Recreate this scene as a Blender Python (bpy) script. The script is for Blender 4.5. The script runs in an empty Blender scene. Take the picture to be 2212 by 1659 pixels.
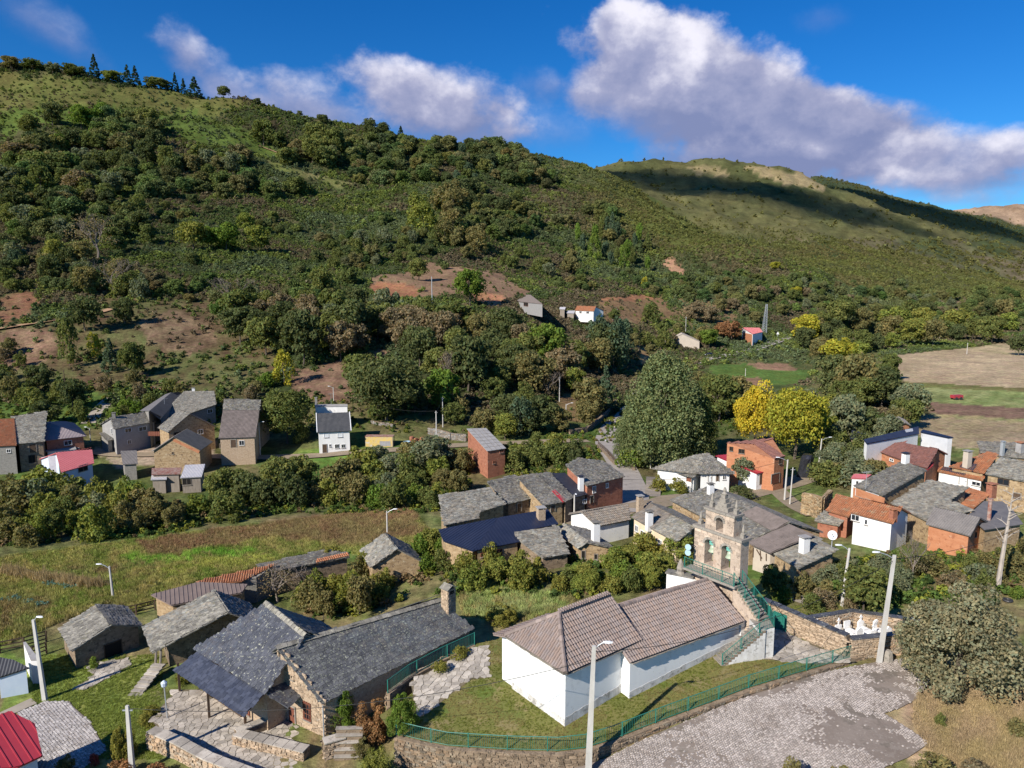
import bpy,math,random
import numpy as np
from mathutils import Vector,Matrix,noise as mnoise
V3=Vector
random.seed(7);RNG = np.random.default_rng(7)
SC = bpy.context.scene
COL = SC.collection
R = math.radians
# ------------------------------------------------------------------ camera
FPX, PW, PH = 1535.0, 2212.0, 1659.0        # focal length and frame in photo units
PITCH = R(7.8); CAMZ = 30.0                 # drone height above the churchyard lawn (z = 0)
cp,sp = math.cos(PITCH),math.sin(PITCH)
cam = bpy.data.cameras.new('camera');camo = bpy.data.objects.new('camera',cam);COL.objects.link(camo)
cam.sensor_width = 36.0;cam.lens = 36.0 * FPX / PW
cam.clip_start = 0.5;cam.clip_end = 30000
camo.location = (0,0,CAMZ);camo.rotation_euler = (R(90) - PITCH,0,0)
SC.camera = camo
# ------------------------------------------------------------------ light, sky, exposure
SUN_EL = R(34); LDIR = V3((0.69, 0.724))          # horizontal travel of the light
sun = bpy.data.lights.new('sun','SUN');suno = bpy.data.objects.new('sun',sun);COL.objects.link(suno)
sun.energy = 4.9;sun.angle = R(0.55);sun.color = (1.0,0.93,0.82)
LV = V3((LDIR.x * math.cos(SUN_EL),LDIR.y * math.cos(SUN_EL),-math.sin(SUN_EL))).normalized()
suno.rotation_euler = LV.to_track_quat('-Z','Y').to_euler()
suno.location = (-60,-60,90)
SC.view_settings.view_transform = 'Standard'
try: SC.view_settings.look = 'None'
except Exception: pass
SC.view_settings.exposure = 0.52;SC.view_settings.gamma = 1.0
SC.view_settings.use_curve_mapping = False
def e_of(py):
	v = (PH / 2 - py) / FPX
	return (-sp+v*cp)/(cp+v*sp)
def ae(px,py):
	u = (px - PW / 2) / FPX;v = (PH / 2 - py) / FPX
	d = cp + v * sp
	return u/d,(-sp+v*cp)/d
def rayv(px,py):
	a,e = ae(px,py);return V3((a,1.0,e))
def atz(px,py,z):
	a,e = ae(px,py);Y = (z - CAMZ) / e
	return V3((a*Y,Y,z))
def aty(px,py,Y):
	a,e = ae(px,py);return V3((a * Y,Y,CAMZ + e * Y))
def proj(p):
	x,y,z = p[0],p[1],p[2] - CAMZ
	d = y * cp - z * sp;up = y * sp + z * cp
	return PW/2+FPX*x/d,PH/2 - FPX*up/d
def build_world():
	w = bpy.data.worlds.new('World');SC.world = w;w.use_nodes = True
	nt = w.node_tree;N = nt.nodes;L = nt.links
	for n in list(N): N.remove(n)
	out = N.new('ShaderNodeOutputWorld');bg = N.new('ShaderNodeBackground');L.new(bg.outputs[0],out.inputs[0])
	STR = 0.11;bg.inputs[1].default_value = STR
	sky = N.new('ShaderNodeTexSky');sky.sky_type = 'NISHITA';sky.sun_disc = False
	sky.sun_elevation = SUN_EL;sky.sun_rotation = math.atan2(-LDIR.x,-LDIR.y)
	sky.altitude = 700;sky.air_density = 1.0;sky.dust_density = 0.25;sky.ozone_density = 3.0
	hs = N.new('ShaderNodeHueSaturation');hs.inputs['Saturation'].default_value = 1.38;hs.inputs['Value'].default_value = 0.78
	L.new(sky.outputs[0],hs.inputs['Color'])
	mulc = N.new('ShaderNodeMixRGB');mulc.blend_type = 'MULTIPLY';mulc.inputs[0].default_value = 1
	mulc.inputs[2].default_value = (0.38,0.74,1.0,1);L.new(hs.outputs[0],mulc.inputs[1])
	tc = N.new('ShaderNodeTexCoord');sep = N.new('ShaderNodeSeparateXYZ');L.new(tc.outputs['Generated'],sep.inputs[0])
	def M(op,a,b=None,clamp=False):
		n = N.new('ShaderNodeMath');n.operation = op;n.use_clamp = clamp
		for i,s in enumerate((a,b)):
			if s is None: continue
			if isinstance(s,(int,float)): n.inputs[i].default_value = s
			else: L.new(s,n.inputs[i])
		return n.outputs[0]
	az = M('ARCTAN2',sep.outputs[0],sep.outputs[1]);el = M('ARCSINE',sep.outputs[2])
	cmb = N.new('ShaderNodeCombineXYZ');L.new(az,cmb.inputs[0]);L.new(el,cmb.inputs[1])
	def fbm(scale,off,detail=9,rough=0.55,yst=1.35):
		mp = N.new('ShaderNodeMapping');L.new(tc.outputs['Generated'],mp.inputs[0])
		mp.inputs['Location'].default_value = off;mp.inputs['Scale'].default_value = (1,1,yst)
		n = N.new('ShaderNodeTexNoise');n.inputs['Scale'].default_value = scale
		n.inputs['Detail'].default_value = detail;n.inputs['Roughness'].default_value = rough
		L.new(mp.outputs[0],n.inputs['Vector']);return n.outputs['Fac']
	o1 = (0.3,0.1,0.7)
	f1 = fbm(9.0,o1,10,.58);f2 = fbm(9.0,(o1[0] + 0.018,o1[1],o1[2] - 0.034),10,.58);f3 = fbm(30.0,(2.1,0,1),6,0.6)
	relief = M('SUBTRACT',f1,f2)
	nz = M('ADD',M('MULTIPLY',M('SUBTRACT',f1,0.5),2.6),M('MULTIPLY',M('SUBTRACT',f3,0.5),0.62))
	color = mulc.outputs[0]
	# (px, py, half-width, half-height, angle deg, density, top brightness, edge softness)
	clouds = [
		(100,60,120,34,28,0.42,0.45,1.6),(1790,40,60,24,0,0.2,0.5,1.6),
		(405,120,62,46,55,0.72,0.72,.9),(480,195,120,50,36,0.62,0.60,1.0),(660,245,170,66,10,0.85,0.50,1.0),(600,180,50,26,5,.4,.5,1.4),
		(945,225,185,78,14,1.0,0.60,0.65),(860,170,90,46,10,.75,.74,.8),(1010,280,150,46,4,.8,.40,1.0),(1185,190,55,30,10,0.45,0.5,1.3),(1200,290,110,50,0,.34,.40,1.5),
		(1430,255,190,74,18,.9,.44,1.0),(1700,285,340,104,14,1.3,0.44,0.6),(1560,200,350,118,26,1.3,0.60,0.45),(1400,120,150,96,32,1.3,0.86,0.4),(1345,55,60,52,60,1.2,1.0,.4),(1290,190,66,60,0,.9,.62,.8),
		(1780,240,190,62,24,0.95,0.58,0.6),(1600,345,330,34,3,.7,.36,.9),
		(2060,345,240,66,3,0.9,0.58,0.7),(2200,330,130,54,0,.85,.62,.7),(2080,395,230,44,-2,.75,.42,1.0),(2120,430,160,26,0,.5,.6,1.4),
		(-420,180,330,100,10,0.9,0.7,0.8),(2800,200,420,140,-8,1.0,0.75,0.7),(1100,-520,600,120,5,.7,.7,1.0)]
	for (px,py,hw,hh,ang,den,top,soft) in clouds:
		a,e = ae(px,py);azc = math.atan(a);elc = math.atan(e / math.sqrt(1 + a * a))
		k = math.cos(azc)
		mp = N.new('ShaderNodeMapping');mp.vector_type = 'TEXTURE';L.new(cmb.outputs[0],mp.inputs[0])
		mp.inputs['Location'].default_value = (azc,elc,0)
		mp.inputs['Rotation'].default_value = (0,0,-R(ang))
		mp.inputs['Scale'].default_value = (hw / FPX * k * k,hh / FPX * k,1)
		ln = N.new('ShaderNodeVectorMath');ln.operation = 'LENGTH';L.new(mp.outputs[0],ln.inputs[0])
		s2 = N.new('ShaderNodeSeparateXYZ');L.new(mp.outputs[0],s2.inputs[0])
		body = M('MULTIPLY',M('SUBTRACT',1.05,ln.outputs['Value']),1.25*max(.5,den))
		val = M('ADD',body,M('MULTIPLY',nz,0.75))
		mr = N.new('ShaderNodeMapRange');mr.interpolation_type = 'SMOOTHSTEP'
		mr.inputs['From Min'].default_value = -0.02 - 0.12 * soft;mr.inputs['From Max'].default_value = 0.30 + 0.55 * soft
		mr.inputs['To Max'].default_value = min(1.0,den);L.new(val,mr.inputs['Value'])
		# sunlit top, shaded base: cumulus shading painted by height in the cloud and by relief towards the sun
		sh = M('ADD',M('ADD',M('MULTIPLY',s2.outputs[1],0.46),M('MULTIPLY',s2.outputs[0],-0.12)),M('MULTIPLY',relief,1.9))
		sh = M('ADD',sh,M('MULTIPLY',M('SUBTRACT',f3,.5),.35))
		sh = M('ADD',sh,top - 0.27,True)
		cr = N.new('ShaderNodeValToRGB');L.new(sh,cr.inputs[0])
		cr.color_ramp.elements[0].position = 0.0;cr.color_ramp.elements[0].color = (1.45,1.75,3.1,1)
		e2 = cr.color_ramp.elements.new(0.45);e2.color = (2.5,2.65,3.9,1)
		cr.color_ramp.elements[-1].position = 1.0;cr.color_ramp.elements[-1].color = (5.9,5.8,6.5,1)
		mx = N.new('ShaderNodeMixRGB');L.new(mr.outputs[0],mx.inputs[0]);L.new(color,mx.inputs[1]);L.new(cr.outputs[0],mx.inputs[2])
		color = mx.outputs[0]
	L.new(color,bg.inputs[0])
build_world()
try:
	SC.world.cycles.sampling_method = 'MANUAL';SC.world.cycles.sample_map_resolution = 512
except Exception: pass
SC.render.engine = 'CYCLES'
SC.cycles.max_bounces = 4;SC.cycles.diffuse_bounces = 2;SC.cycles.glossy_bounces = 2
SC.cycles.transmission_bounces = 2;SC.cycles.transparent_max_bounces = 4;SC.cycles.volume_bounces = 0
SC.cycles.caustics_reflective = False;SC.cycles.caustics_refractive = False
# ------------------------------------------------------------------ zoom-crop coordinates -> photo units
def ZF(x0,y0,s): return lambda x,y: (x0+x/s,y0+y/s)
Z1 = ZF(0,777.7,4.0);Z2 = ZF(553,777.7,4.0);Z3 = ZF(933.2,898.6,4.0);Z4 = ZF(1296.1,777.7,4.74)
Z5 = ZF(1745.4,829.5,4.74);Z6 = ZF(1659,1157.9,4.0);Z7 = ZF(1434.4,1036.9,3.84);Z8 = ZF(1019.6,1244.3,3.282)
Z9 = ZF(0,1175.1,3.4285);Z10 = ZF(345.6,1175.1,3.0475);Z11 = ZF(743.1,518.4,2.9767);Z12 = ZF(1417.1,553,2.7826)
Z13 = ZF(0,483.9,2.8444);Z14 = ZF(0,86.4,2.8444);Z15 = ZF(691.3,172.8,2.8444);Z16 = ZF(1296.1,259.2,2.415)
Z17 = ZF(0,1382.5,6.0);Z18 = ZF(276.5,1434.4,4.4137);Z19 = ZF(622.1,1417.1,6.4);Z20 = ZF(1641.7,1468.9,3.8787)
ZD = lambda x,y: (x,y)
# ------------------------------------------------------------------ tags and object helpers
def tag(o,label=None,cat=None,group=None,kind=None):
	if label: o['label'] = label
	if cat: o['category'] = cat
	if group: o['group'] = group
	if kind: o['kind'] = kind
	return o
def empty(name,loc=(0,0,0),rz=0.0,label=None,cat=None,group=None):
	o = bpy.data.objects.new(name,None);COL.objects.link(o)
	o.location = loc;o.rotation_euler = (0,0,rz);o.empty_display_size = .3
	return tag(o,label,cat,group)
def mesh_from(name,verts,faces,mats,mi=None,smooth=False):
	me = bpy.data.meshes.new(name);me.from_pydata([tuple(v) for v in verts],[],faces)
	if not isinstance(mats,(list,tuple)): mats = [mats]
	for m in mats: me.materials.append(m)
	if mi is not None: me.polygons.foreach_set('material_index',mi)
	if smooth: me.polygons.foreach_set('use_smooth',[True]*len(me.polygons))
	me.update();return me
def link(name,me,parent=None,loc=None):
	o = bpy.data.objects.new(name,me);COL.objects.link(o)
	if parent is not None: o.parent = parent
	if loc is not None: o.location = loc
	return o
class MB:
	"""collects boxes, bars, prisms and tubes; build() links them as one mesh object"""
	def __init__(s,origin=(0,0,0)): s.v = [];s.f = [];s.m = [];s.o = V3(origin)
	def add(s,vs,fs,m=0):
		b = len(s.v);s.v += [V3(p) - s.o for p in vs];s.f += [tuple(i + b for i in f) for f in fs];s.m += [m] * len(fs);return s
	def box(s,c,size,rz=0.0,m=0,ax=None):
		c = V3(c);hx,hy,hz = size[0] / 2,size[1] / 2,size[2] / 2
		if ax is None:
			ca,sa = math.cos(rz),math.sin(rz);ax = (V3((ca,sa,0)),V3((-sa,ca,0)),V3((0,0,1)))
		vs = [c + ax[0] * (i * hx) + ax[1] * (j * hy) + ax[2] * (k * hz) for k in (-1,1) for j in (-1,1) for i in (-1,1)]
		return s.add(vs,[(0,2,3,1),(4,5,7,6),(0,1,5,4),(2,6,7,3),(0,4,6,2),(1,3,7,5)],m)
	def bar(s,a,b,w,h=None,m=0):
		a,b = V3(a),V3(b);d = b - a;l = d.length
		if l<1e-6: return s
		d /= l;up = V3((0,0,1)) if abs(d.z) < .95 else V3((1,0,0))
		x = d.cross(up).normalized();y = x.cross(d).normalized()
		return s.box((a + b) / 2,(w,h or w,l),ax=(x,y,d),m=m)
	def tube(s,pts,r,n=6,m=0,cap=True):
		pts = [V3(p) for p in pts];rs = r if isinstance(r,(list,tuple)) else [r] * len(pts);rings = [];vs = [];fs = []
		for i,p in enumerate(pts):
			d = (pts[min(i + 1,len(pts) - 1)] - pts[max(i - 1,0)]).normalized()
			up = V3((0,0,1)) if abs(d.z) < .9 else V3((1,0,0))
			x = d.cross(up).normalized();y = d.cross(x)
			vs += [p + (x * math.cos(2 * math.pi * k / n) + y * math.sin(2 * math.pi * k / n)) * rs[i] for k in range(n)]
		for i in range(len(pts) - 1):
			for k in range(n):
				a = i * n + k;b = i * n + (k + 1) % n;fs.append((a,b,b + n,a + n))
		if cap: fs += [tuple(range(n))[::-1],tuple(range((len(pts) - 1) * n,len(pts) * n))]
		return s.add(vs,fs,m)
	def lathe(s,c,prof,n=12,m=0):
		c = V3(c);vs = [];fs = []
		for r_,z in prof: vs += [c + V3((r_ * math.cos(2 * math.pi * k / n),r_ * math.sin(2 * math.pi * k / n),z)) for k in range(n)]
		for i in range(len(prof) - 1):
			for k in range(n): a = i * n + k;b = i * n + (k + 1) % n;fs.append((a,b,b + n,a + n))
		fs += [tuple(range(n))[::-1],tuple(range((len(prof) - 1) * n,len(prof) * n))]
		return s.add(vs,fs,m)
	def prism(s,poly,z0,z1,m=0,mtop=None):
		"""vertical prism; z0/z1 number or list per corner"""
		n = len(poly);zb = z0 if isinstance(z0,(list,tuple)) else [z0] * n;zt = z1 if isinstance(z1,(list,tuple)) else [z1] * n
		ar = sum(poly[i][0] * poly[(i + 1) % n][1] - poly[(i + 1) % n][0] * poly[i][1] for i in range(n))
		if ar < 0: poly = poly[::-1];zb = zb[::-1];zt = zt[::-1]
		vs = [(p[0],p[1],z) for p,z in zip(poly,zb)] + [(p[0],p[1],z) for p,z in zip(poly,zt)]
		s.add(vs,[(i,(i+1) % n,n+(i+1) % n,n+i) for i in range(n)]+[tuple(range(n))[::-1]],m)
		return s.add(vs[n:],[tuple(range(n))],m if mtop is None else mtop)
	def mesh(s,name,mats,smooth=False): return mesh_from(name,s.v,s.f,mats,s.m,smooth)
	def build(s,name,mats,parent=None,smooth=False):
		o = link(name,s.mesh(name,mats,smooth),parent)
		if parent is None: o.location = s.o
		elif s.o.length > 1e-6: o.location = s.o - world_loc(parent)
		return o
def world_loc(o):
	l = V3(o.location);p = o.parent
	while p is not None: l = l + p.location;p = p.parent
	return l
# ------------------------------------------------------------------ materials
MATS = {}
def mat(name,col,col2=None,scale=3.0,rough=0.85,detail=5,contrast=0.5,bump=0.0,bscale=None,spots=None,metallic=0.0,stretch=(1,1,1),objvar=0.0,coords='Object',spec=0.3):
	"""procedural material: noise mix of two colours, optional spots (colour, scale, threshold), bump, per-object variation"""
	if name in MATS: return MATS[name]
	m = bpy.data.materials.new(name);m.use_nodes = True;nt = m.node_tree;N = nt.nodes;L = nt.links
	b = N['Principled BSDF'];b.inputs['Roughness'].default_value = rough;b.inputs['Metallic'].default_value = metallic
	b.inputs['Specular IOR Level'].default_value = spec
	c4 = lambda c: (c[0],c[1],c[2],1)
	tc = N.new('ShaderNodeTexCoord');mp = N.new('ShaderNodeMapping');L.new(tc.outputs[coords],mp.inputs[0]);mp.inputs['Scale'].default_value = stretch
	out = None
	if col2 is not None:
		n = N.new('ShaderNodeTexNoise');n.inputs['Scale'].default_value = scale;n.inputs['Detail'].default_value = detail;n.inputs['Roughness'].default_value = .62
		L.new(mp.outputs[0],n.inputs['Vector'])
		r = N.new('ShaderNodeValToRGB');L.new(n.outputs['Fac'],r.inputs[0])
		h = 0.25 * (1 - contrast) + 0.02
		r.color_ramp.elements[0].position = .5 - h;r.color_ramp.elements[1].position = .5 + h
		r.color_ramp.elements[0].color = c4(col);r.color_ramp.elements[1].color = c4(col2);out = r.outputs[0]
	for (sc_,ss,th,amt) in (spots or []):
		n = N.new('ShaderNodeTexNoise');n.inputs['Scale'].default_value = ss;n.inputs['Detail'].default_value = 4;n.inputs['Roughness'].default_value = .7
		mp2 = N.new('ShaderNodeMapping');L.new(tc.outputs[coords],mp2.inputs[0]);mp2.inputs['Location'].default_value = (ss * 1.7,3.1,ss)
		L.new(mp2.outputs[0],n.inputs['Vector'])
		mr = N.new('ShaderNodeMapRange');mr.inputs['From Min'].default_value = th;mr.inputs['From Max'].default_value = th + .07;mr.inputs['To Max'].default_value = amt
		L.new(n.outputs['Fac'],mr.inputs['Value'])
		mx = N.new('ShaderNodeMixRGB');L.new(mr.outputs[0],mx.inputs[0])
		if out is None: mx.inputs[1].default_value = c4(col)
		else: L.new(out,mx.inputs[1])
		mx.inputs[2].default_value = c4(sc_);out = mx.outputs[0]
	if objvar:
		oi = N.new('ShaderNodeObjectInfo');mr = N.new('ShaderNodeMapRange');L.new(oi.outputs['Random'],mr.inputs['Value'])
		mr.inputs['To Min'].default_value = 1 - objvar;mr.inputs['To Max'].default_value = 1 + objvar
		vm = N.new('ShaderNodeVectorMath');vm.operation = 'SCALE'
		if out is None: vm.inputs[0].default_value = col
		else: L.new(out,vm.inputs[0])
		L.new(mr.outputs[0],vm.inputs['Scale']);out = vm.outputs[0]
	# per-piece tint written on the mesh (natural difference between stones, slates, tiles)
	at = N.new('ShaderNodeAttribute');at.attribute_name = 'tint'
	mul = N.new('ShaderNodeMixRGB');mul.blend_type = 'MULTIPLY';mul.inputs[0].default_value = 0.0
	if out is None: b.inputs['Base Color'].default_value = c4(col)
	else: L.new(out,b.inputs['Base Color'])
	m['tintable'] = 1
	if bump:
		n = N.new('ShaderNodeTexNoise');n.inputs['Scale'].default_value = bscale or scale * 4;n.inputs['Detail'].default_value = 4
		L.new(mp.outputs[0],n.inputs['Vector']);bp = N.new('ShaderNodeBump');bp.inputs['Strength'].default_value = bump;bp.inputs['Distance'].default_value = .05
		L.new(n.outputs['Fac'],bp.inputs['Height']);L.new(bp.outputs[0],b.inputs['Normal'])
	N.remove(at);N.remove(mul)
	MATS[name] = m;return m
def tinted(m):
	"""version of a material whose base colour is multiplied by the mesh's 'tint' attribute"""
	k = m.name + '_pieces'
	if k in MATS: return MATS[k]
	c = m.copy();c.name = k;nt = c.node_tree;N = nt.nodes;L = nt.links;b = N['Principled BSDF']
	at = N.new('ShaderNodeAttribute');at.attribute_name = 'tint'
	mul = N.new('ShaderNodeMixRGB');mul.blend_type = 'MULTIPLY';mul.inputs[0].default_value = 1
	s = b.inputs['Base Color']
	if s.is_linked: L.new(s.links[0].from_socket,mul.inputs[1])
	else: mul.inputs[1].default_value = s.default_value
	L.new(at.outputs['Color'],mul.inputs[2]);L.new(mul.outputs[0],s)
	MATS[k] = c;return c
def set_tint(me,face_tints):
	"""face_tints: list of rgb per polygon"""
	at = me.color_attributes.new('tint','FLOAT_COLOR','CORNER')
	tot = np.zeros(len(me.polygons),dtype=np.int32);me.polygons.foreach_get('loop_total',tot)
	ft = np.ones((len(me.polygons),4),dtype=np.float32);ft[:,:3] = np.array(face_tints,dtype=np.float32).reshape(len(me.polygons),-1)[:,:3]
	at.data.foreach_set('color',np.repeat(ft,tot,axis=0).ravel())
# ------------------------------------------------------------------ terrain: valley floor, hillside, far hills (measured as distance/height along sight lines)
def PY(Y,py): return (Y,CAMZ+e_of(py)*Y)
TCOLS = [
 (-1500,[(15,-4),(45,-4),(75,-4.5),(104,-6),(130,-8),(158,-6),(185,0),(240,17),(330,46),(420,78),(620,180),(770,268),(900,285),(1200,240),(3000,40),(7000,0)]),
 (-500,[(15,-4),(45,-4),(75,-4.5),(104,-6),(130,-8),(158,-6),(185,0),PY(215,788),PY(240,702),PY(270,645),PY(330,553),PY(420,462),PY(520,368),PY(620,260),PY(700,192),PY(770,146),(900,275),(1200,210),(3000,20),(7000,0)]),
 (100,[(15,-4),(45,-4),(58,-4),(75,-4.6),(104,-6),(130,-8),(158,-6.2),(185,-.4),PY(215,790),PY(240,705),PY(270,650),PY(330,560),PY(420,470),PY(520,380),PY(620,270),PY(700,200),PY(770,155),(900,255),(1200,190),(3000,10),(7000,0)]),
 (300,[(15,-4),(45,-3.6),(60,-4),(75,-4.8),(104,-6),(130,-8),(158,-6.2),(185,-.4),PY(215,800),PY(240,720),PY(270,660),PY(330,570),PY(420,480),PY(520,395),PY(620,290),PY(700,225),PY(770,182),(900,235),(1200,180),(3000,10),(7000,0)]),
 (520,[(15,-3.4),(45,-3.2),(60,-3.4),(75,-4.6),(104,-6),(130,-8),(158,-6.3),PY(190,862),PY(240,745),PY(270,685),PY(330,602),PY(420,512),PY(520,425),PY(620,335),PY(700,270),PY(780,216),(900,205),(1200,150),(3000,0),(7000,0)]),
 (750,[(15,-3),(45,-3),(60,-3),(75,-4),(104,-5.6),(128,-8),(154,-6.2),PY(180,880),PY(220,790),PY(260,705),PY(310,645),PY(350,603),PY(420,543),PY(520,460),PY(620,385),PY(720,316),PY(800,271),(900,185),(1200,130),(3000,0),(7000,0)]),
 (960,[(15,-2.4),(45,-2.2),(60,-1.8),(75,-2.4),(104,-4.4),(128,-7.5),(150,-6.2),(180,-3.5),PY(200,832),PY(250,735),PY(300,670),PY(350,615),PY(400,578),PY(500,484),PY(620,402),PY(720,350),PY(800,312),(930,160),(1200,120),(3000,0),(7000,0)]),
 (1150,[(15,-2),(45,-1.8),(60,-1.2),(75,-1.6),(100,-3.4),(125,-6.5),(145,-6),(180,-4),PY(250,762),PY(330,663),PY(400,613),PY(500,532),PY(620,452),PY(740,373),PY(830,337),(960,150),(1250,150),(1700,120),(3000,0),(7000,0)]),
 (1300,[(15,-2.2),(38,-1.5),(44,-.75),(60,-.6),(75,-1.4),(100,-2.8),(120,-4.4),(142,-5),(178,-5.8),(215,-3.4),PY(254,795),PY(330,682),PY(400,642),PY(500,562),PY(620,483),PY(740,415),PY(850,372),PY(1000,400),PY(1300,372),PY(1480,359),(1750,215),(3000,40),(7000,0)]),
 (1450,[(15,-1.9),(38,-.8),(45,.05),(60,-.4),(75,-1.2),(95,-2),(120,-4),(150,-5),(200,-5.2),(260,-4),PY(300,778),PY(350,717),PY(420,652),PY(520,582),PY(620,515),PY(700,467),PY(830,490),PY(1000,450),PY(1150,420),PY(1300,385),PY(1450,347),(1700,255),(2200,120),(7000,0)]),
 (1600,[(15,-1.4),(38,-.4),(49,.72),(60,.2),(75,-1),(90,-1.8),(120,-3.8),(150,-4.5),(200,-4.6),(260,-4.2),PY(330,758),PY(380,712),PY(450,643),PY(520,592),PY(600,532),PY(700,547),PY(850,515),PY(1000,472),PY(1250,402),PY(1450,354),(1700,255),(2200,120),(7000,0)]),
 (1750,[(15,-.9),(38,.0),(52,1.0),(60,.7),(75,-.7),(85,-1.6),(120,-3.8),(200,-4.5),(260,-4.5),(340,-3.4),PY(400,731),PY(460,662),PY(530,590),PY(620,592),PY(900,520),PY(1200,452),PY(1450,396),PY(1600,420),PY(1950,384),PY(2300,400),(3200,200),(7000,0)]),
 (1900,[(15,-.5),(38,.3),(54,1.1),(62,.8),(75,-.6),(85,-1.4),(100,-2),(150,-3.6),(250,-4),(350,-4.2),PY(430,742),PY(470,702),PY(540,657),PY(700,602),PY(900,552),PY(1200,490),PY(1400,453),PY(1550,472),PY(1900,424),PY(2300,440),(3200,200),(7000,0)]),
 (2100,[(15,0),(40,.5),(54,1.1),(64,.7),(75,-.4),(85,-1.2),(100,-1.8),(150,-3.2),(247,-4),(431,-4),(480,-3),PY(540,682),PY(700,642),PY(900,602),PY(1150,552),PY(1350,520),PY(1500,532),PY(1900,474),PY(2100,484),PY(2700,448),PY(3200,460),(7000,0)]),
 (2300,[(15,.2),(40,.6),(56,1.1),(64,.8),(75,0),(100,-1.2),(150,-3),(250,-4),(431,-4),(500,-3),PY(700,662),PY(900,632),PY(1150,592),PY(1350,577),PY(1500,587),PY(1900,533),PY(2100,543),PY(2700,438),PY(3200,450),(7000,0)]),
 (2800,[(15,.5),(45,.5),(75,0),(100,-1),(150,-3),(250,-4),(431,-4),(700,6),(1150,32),(1500,40),(1900,95),(2100,110),PY(2700,430),PY(3200,440),(7000,0)]),
 (3700,[(15,.5),(45,.5),(75,0),(100,-1),(150,-3),(250,-4),(431,-4),(700,6),(1150,36),(1900,110),(2700,330),(3200,300),(7000,0)]),
]
def pchip(x,y,xq):
	x = np.asarray(x,float);y = np.asarray(y,float);h = np.diff(x);d = np.diff(y) / h;m = np.zeros_like(y)
	m[0] = d[0];m[-1] = d[-1]
	for i in range(1,len(x) - 1):
		if d[i - 1]*d[i]>0:
			w1 = 2 * h[i] + h[i - 1];w2 = h[i] + 2 * h[i - 1];m[i] = (w1 + w2) / (w1 / d[i - 1] + w2 / d[i])
	xq = np.clip(xq,x[0],x[-1]);k = np.clip(np.searchsorted(x,xq,'right') - 1,0,len(x) - 2)
	t = (xq - x[k]) / h[k];t2 = t * t;t3 = t2 * t
	return (2*t3 - 3*t2+1)*y[k]+(t3 - 2*t2+t)*h[k]*m[k]+(-2*t3+3*t2)*y[k+1]+(t3 - t2)*h[k]*m[k+1]
NY_,NA_ = 440,560
LY = np.linspace(math.log(16),math.log(6500),NY_)
colA = np.array([(c[0] - PW / 2) / FPX for c in TCOLS])
tab = np.zeros((NY_,len(TCOLS)))
for j,(px,kn) in enumerate(TCOLS):
	Ys = [k[0] for k in kn];Zs = [k[1] for k in kn]
	tab[:,j] = pchip(np.log(Ys),Zs,LY)
GA = np.linspace(-1.15,1.15,NA_)
TZ = np.zeros((NY_,NA_))
for i in range(NY_): TZ[i] = pchip(colA,tab[i],GA)
def vnoise(x,y,seed=0):
	"""value noise on numpy arrays"""
	xi = np.floor(x).astype(np.int64);yi = np.floor(y).astype(np.int64);fx = x - xi;fy = y - yi
	fx = fx * fx * (3 - 2 * fx);fy = fy * fy * (3 - 2 * fy)
	def hsh(a,b):
		n = (a * 374761393 + b * 668265263 + seed * 974634777) & 0xffffffff
		n = ((n ^ (n >> 13)) * 1274126177) & 0xffffffff;return ((n ^ (n >> 16)) & 0xffff) / 65535.0
	return (hsh(xi,yi)*(1 - fx)+hsh(xi+1,yi)*fx)*(1 - fy)+(hsh(xi,yi+1)*(1 - fx)+hsh(xi+1,yi+1)*fx)*fy
def fbmn(x,y,o=4,seed=0):
	s = 0;a = .5;t = 0
	for k in range(o): s = s + a * vnoise(x * 2 ** k,y * 2 ** k,seed + k * 17);t += a;a *= .55
	return s/t
YY = np.exp(LY)[:,None] * np.ones((1,NA_));XX = YY * GA[None,:]
hill = np.clip((YY - 185) / 120,0,1) * np.clip((TZ - 2) / 25,0,1)
amp = hill * np.clip(YY / 260,0,5.0)
TZ = TZ + amp * ((fbmn(XX / 55,YY / 55,4,3) - .5) * 5.0 + (fbmn(XX / 14,YY / 14,3,9) - .5) * 1.5)
TZ += np.clip((YY - 70) / 60,0,1) * (fbmn(XX / 9,YY / 9,3,5) - .5) * .35
def gz(x,y):
	a = x / max(y,1e-3);j = min(max((a - GA[0]) / (GA[1] - GA[0]),0),NA_ - 1.001);i = min(max((math.log(max(y,16.01)) - LY[0]) / (LY[1] - LY[0]),0),NY_ - 1.001)
	i0 = int(i);j0 = int(j);fi = i - i0;fj = j - j0
	return (TZ[i0,j0]*(1 - fj)+TZ[i0,j0+1]*fj)*(1 - fi)+(TZ[i0+1,j0]*(1 - fj)+TZ[i0+1,j0+1]*fj)*fi
TE = (TZ - CAMZ) / YY
def ground(px,py,ymin=16.0):
	"""where the sight line through a photo point meets the terrain"""
	a,e = ae(px,py);j = min(max((a - GA[0]) / (GA[1] - GA[0]),0),NA_ - 1.001);j0 = int(j);fj = j - j0
	c = TE[:,j0] * (1 - fj) + TE[:,j0 + 1] * fj
	k = np.nonzero((c >= e) & (YY[:,0] >= ymin))[0]
	if len(k) == 0: return None
	k = k[0]
	if k == 0: Y = YY[0,0]
	else:
		t = (e - c[k - 1]) / (c[k] - c[k - 1] + 1e-12);t = min(max(t,0),1);Y = math.exp(LY[k - 1] + t * (LY[k] - LY[k - 1]))
	return V3((a*Y,Y,CAMZ+e*Y))
def G(p,ymin=16.0):
	g = ground(p[0],p[1],ymin)
	if g is None: g = aty(p[0],p[1],800.0)
	return g
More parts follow.
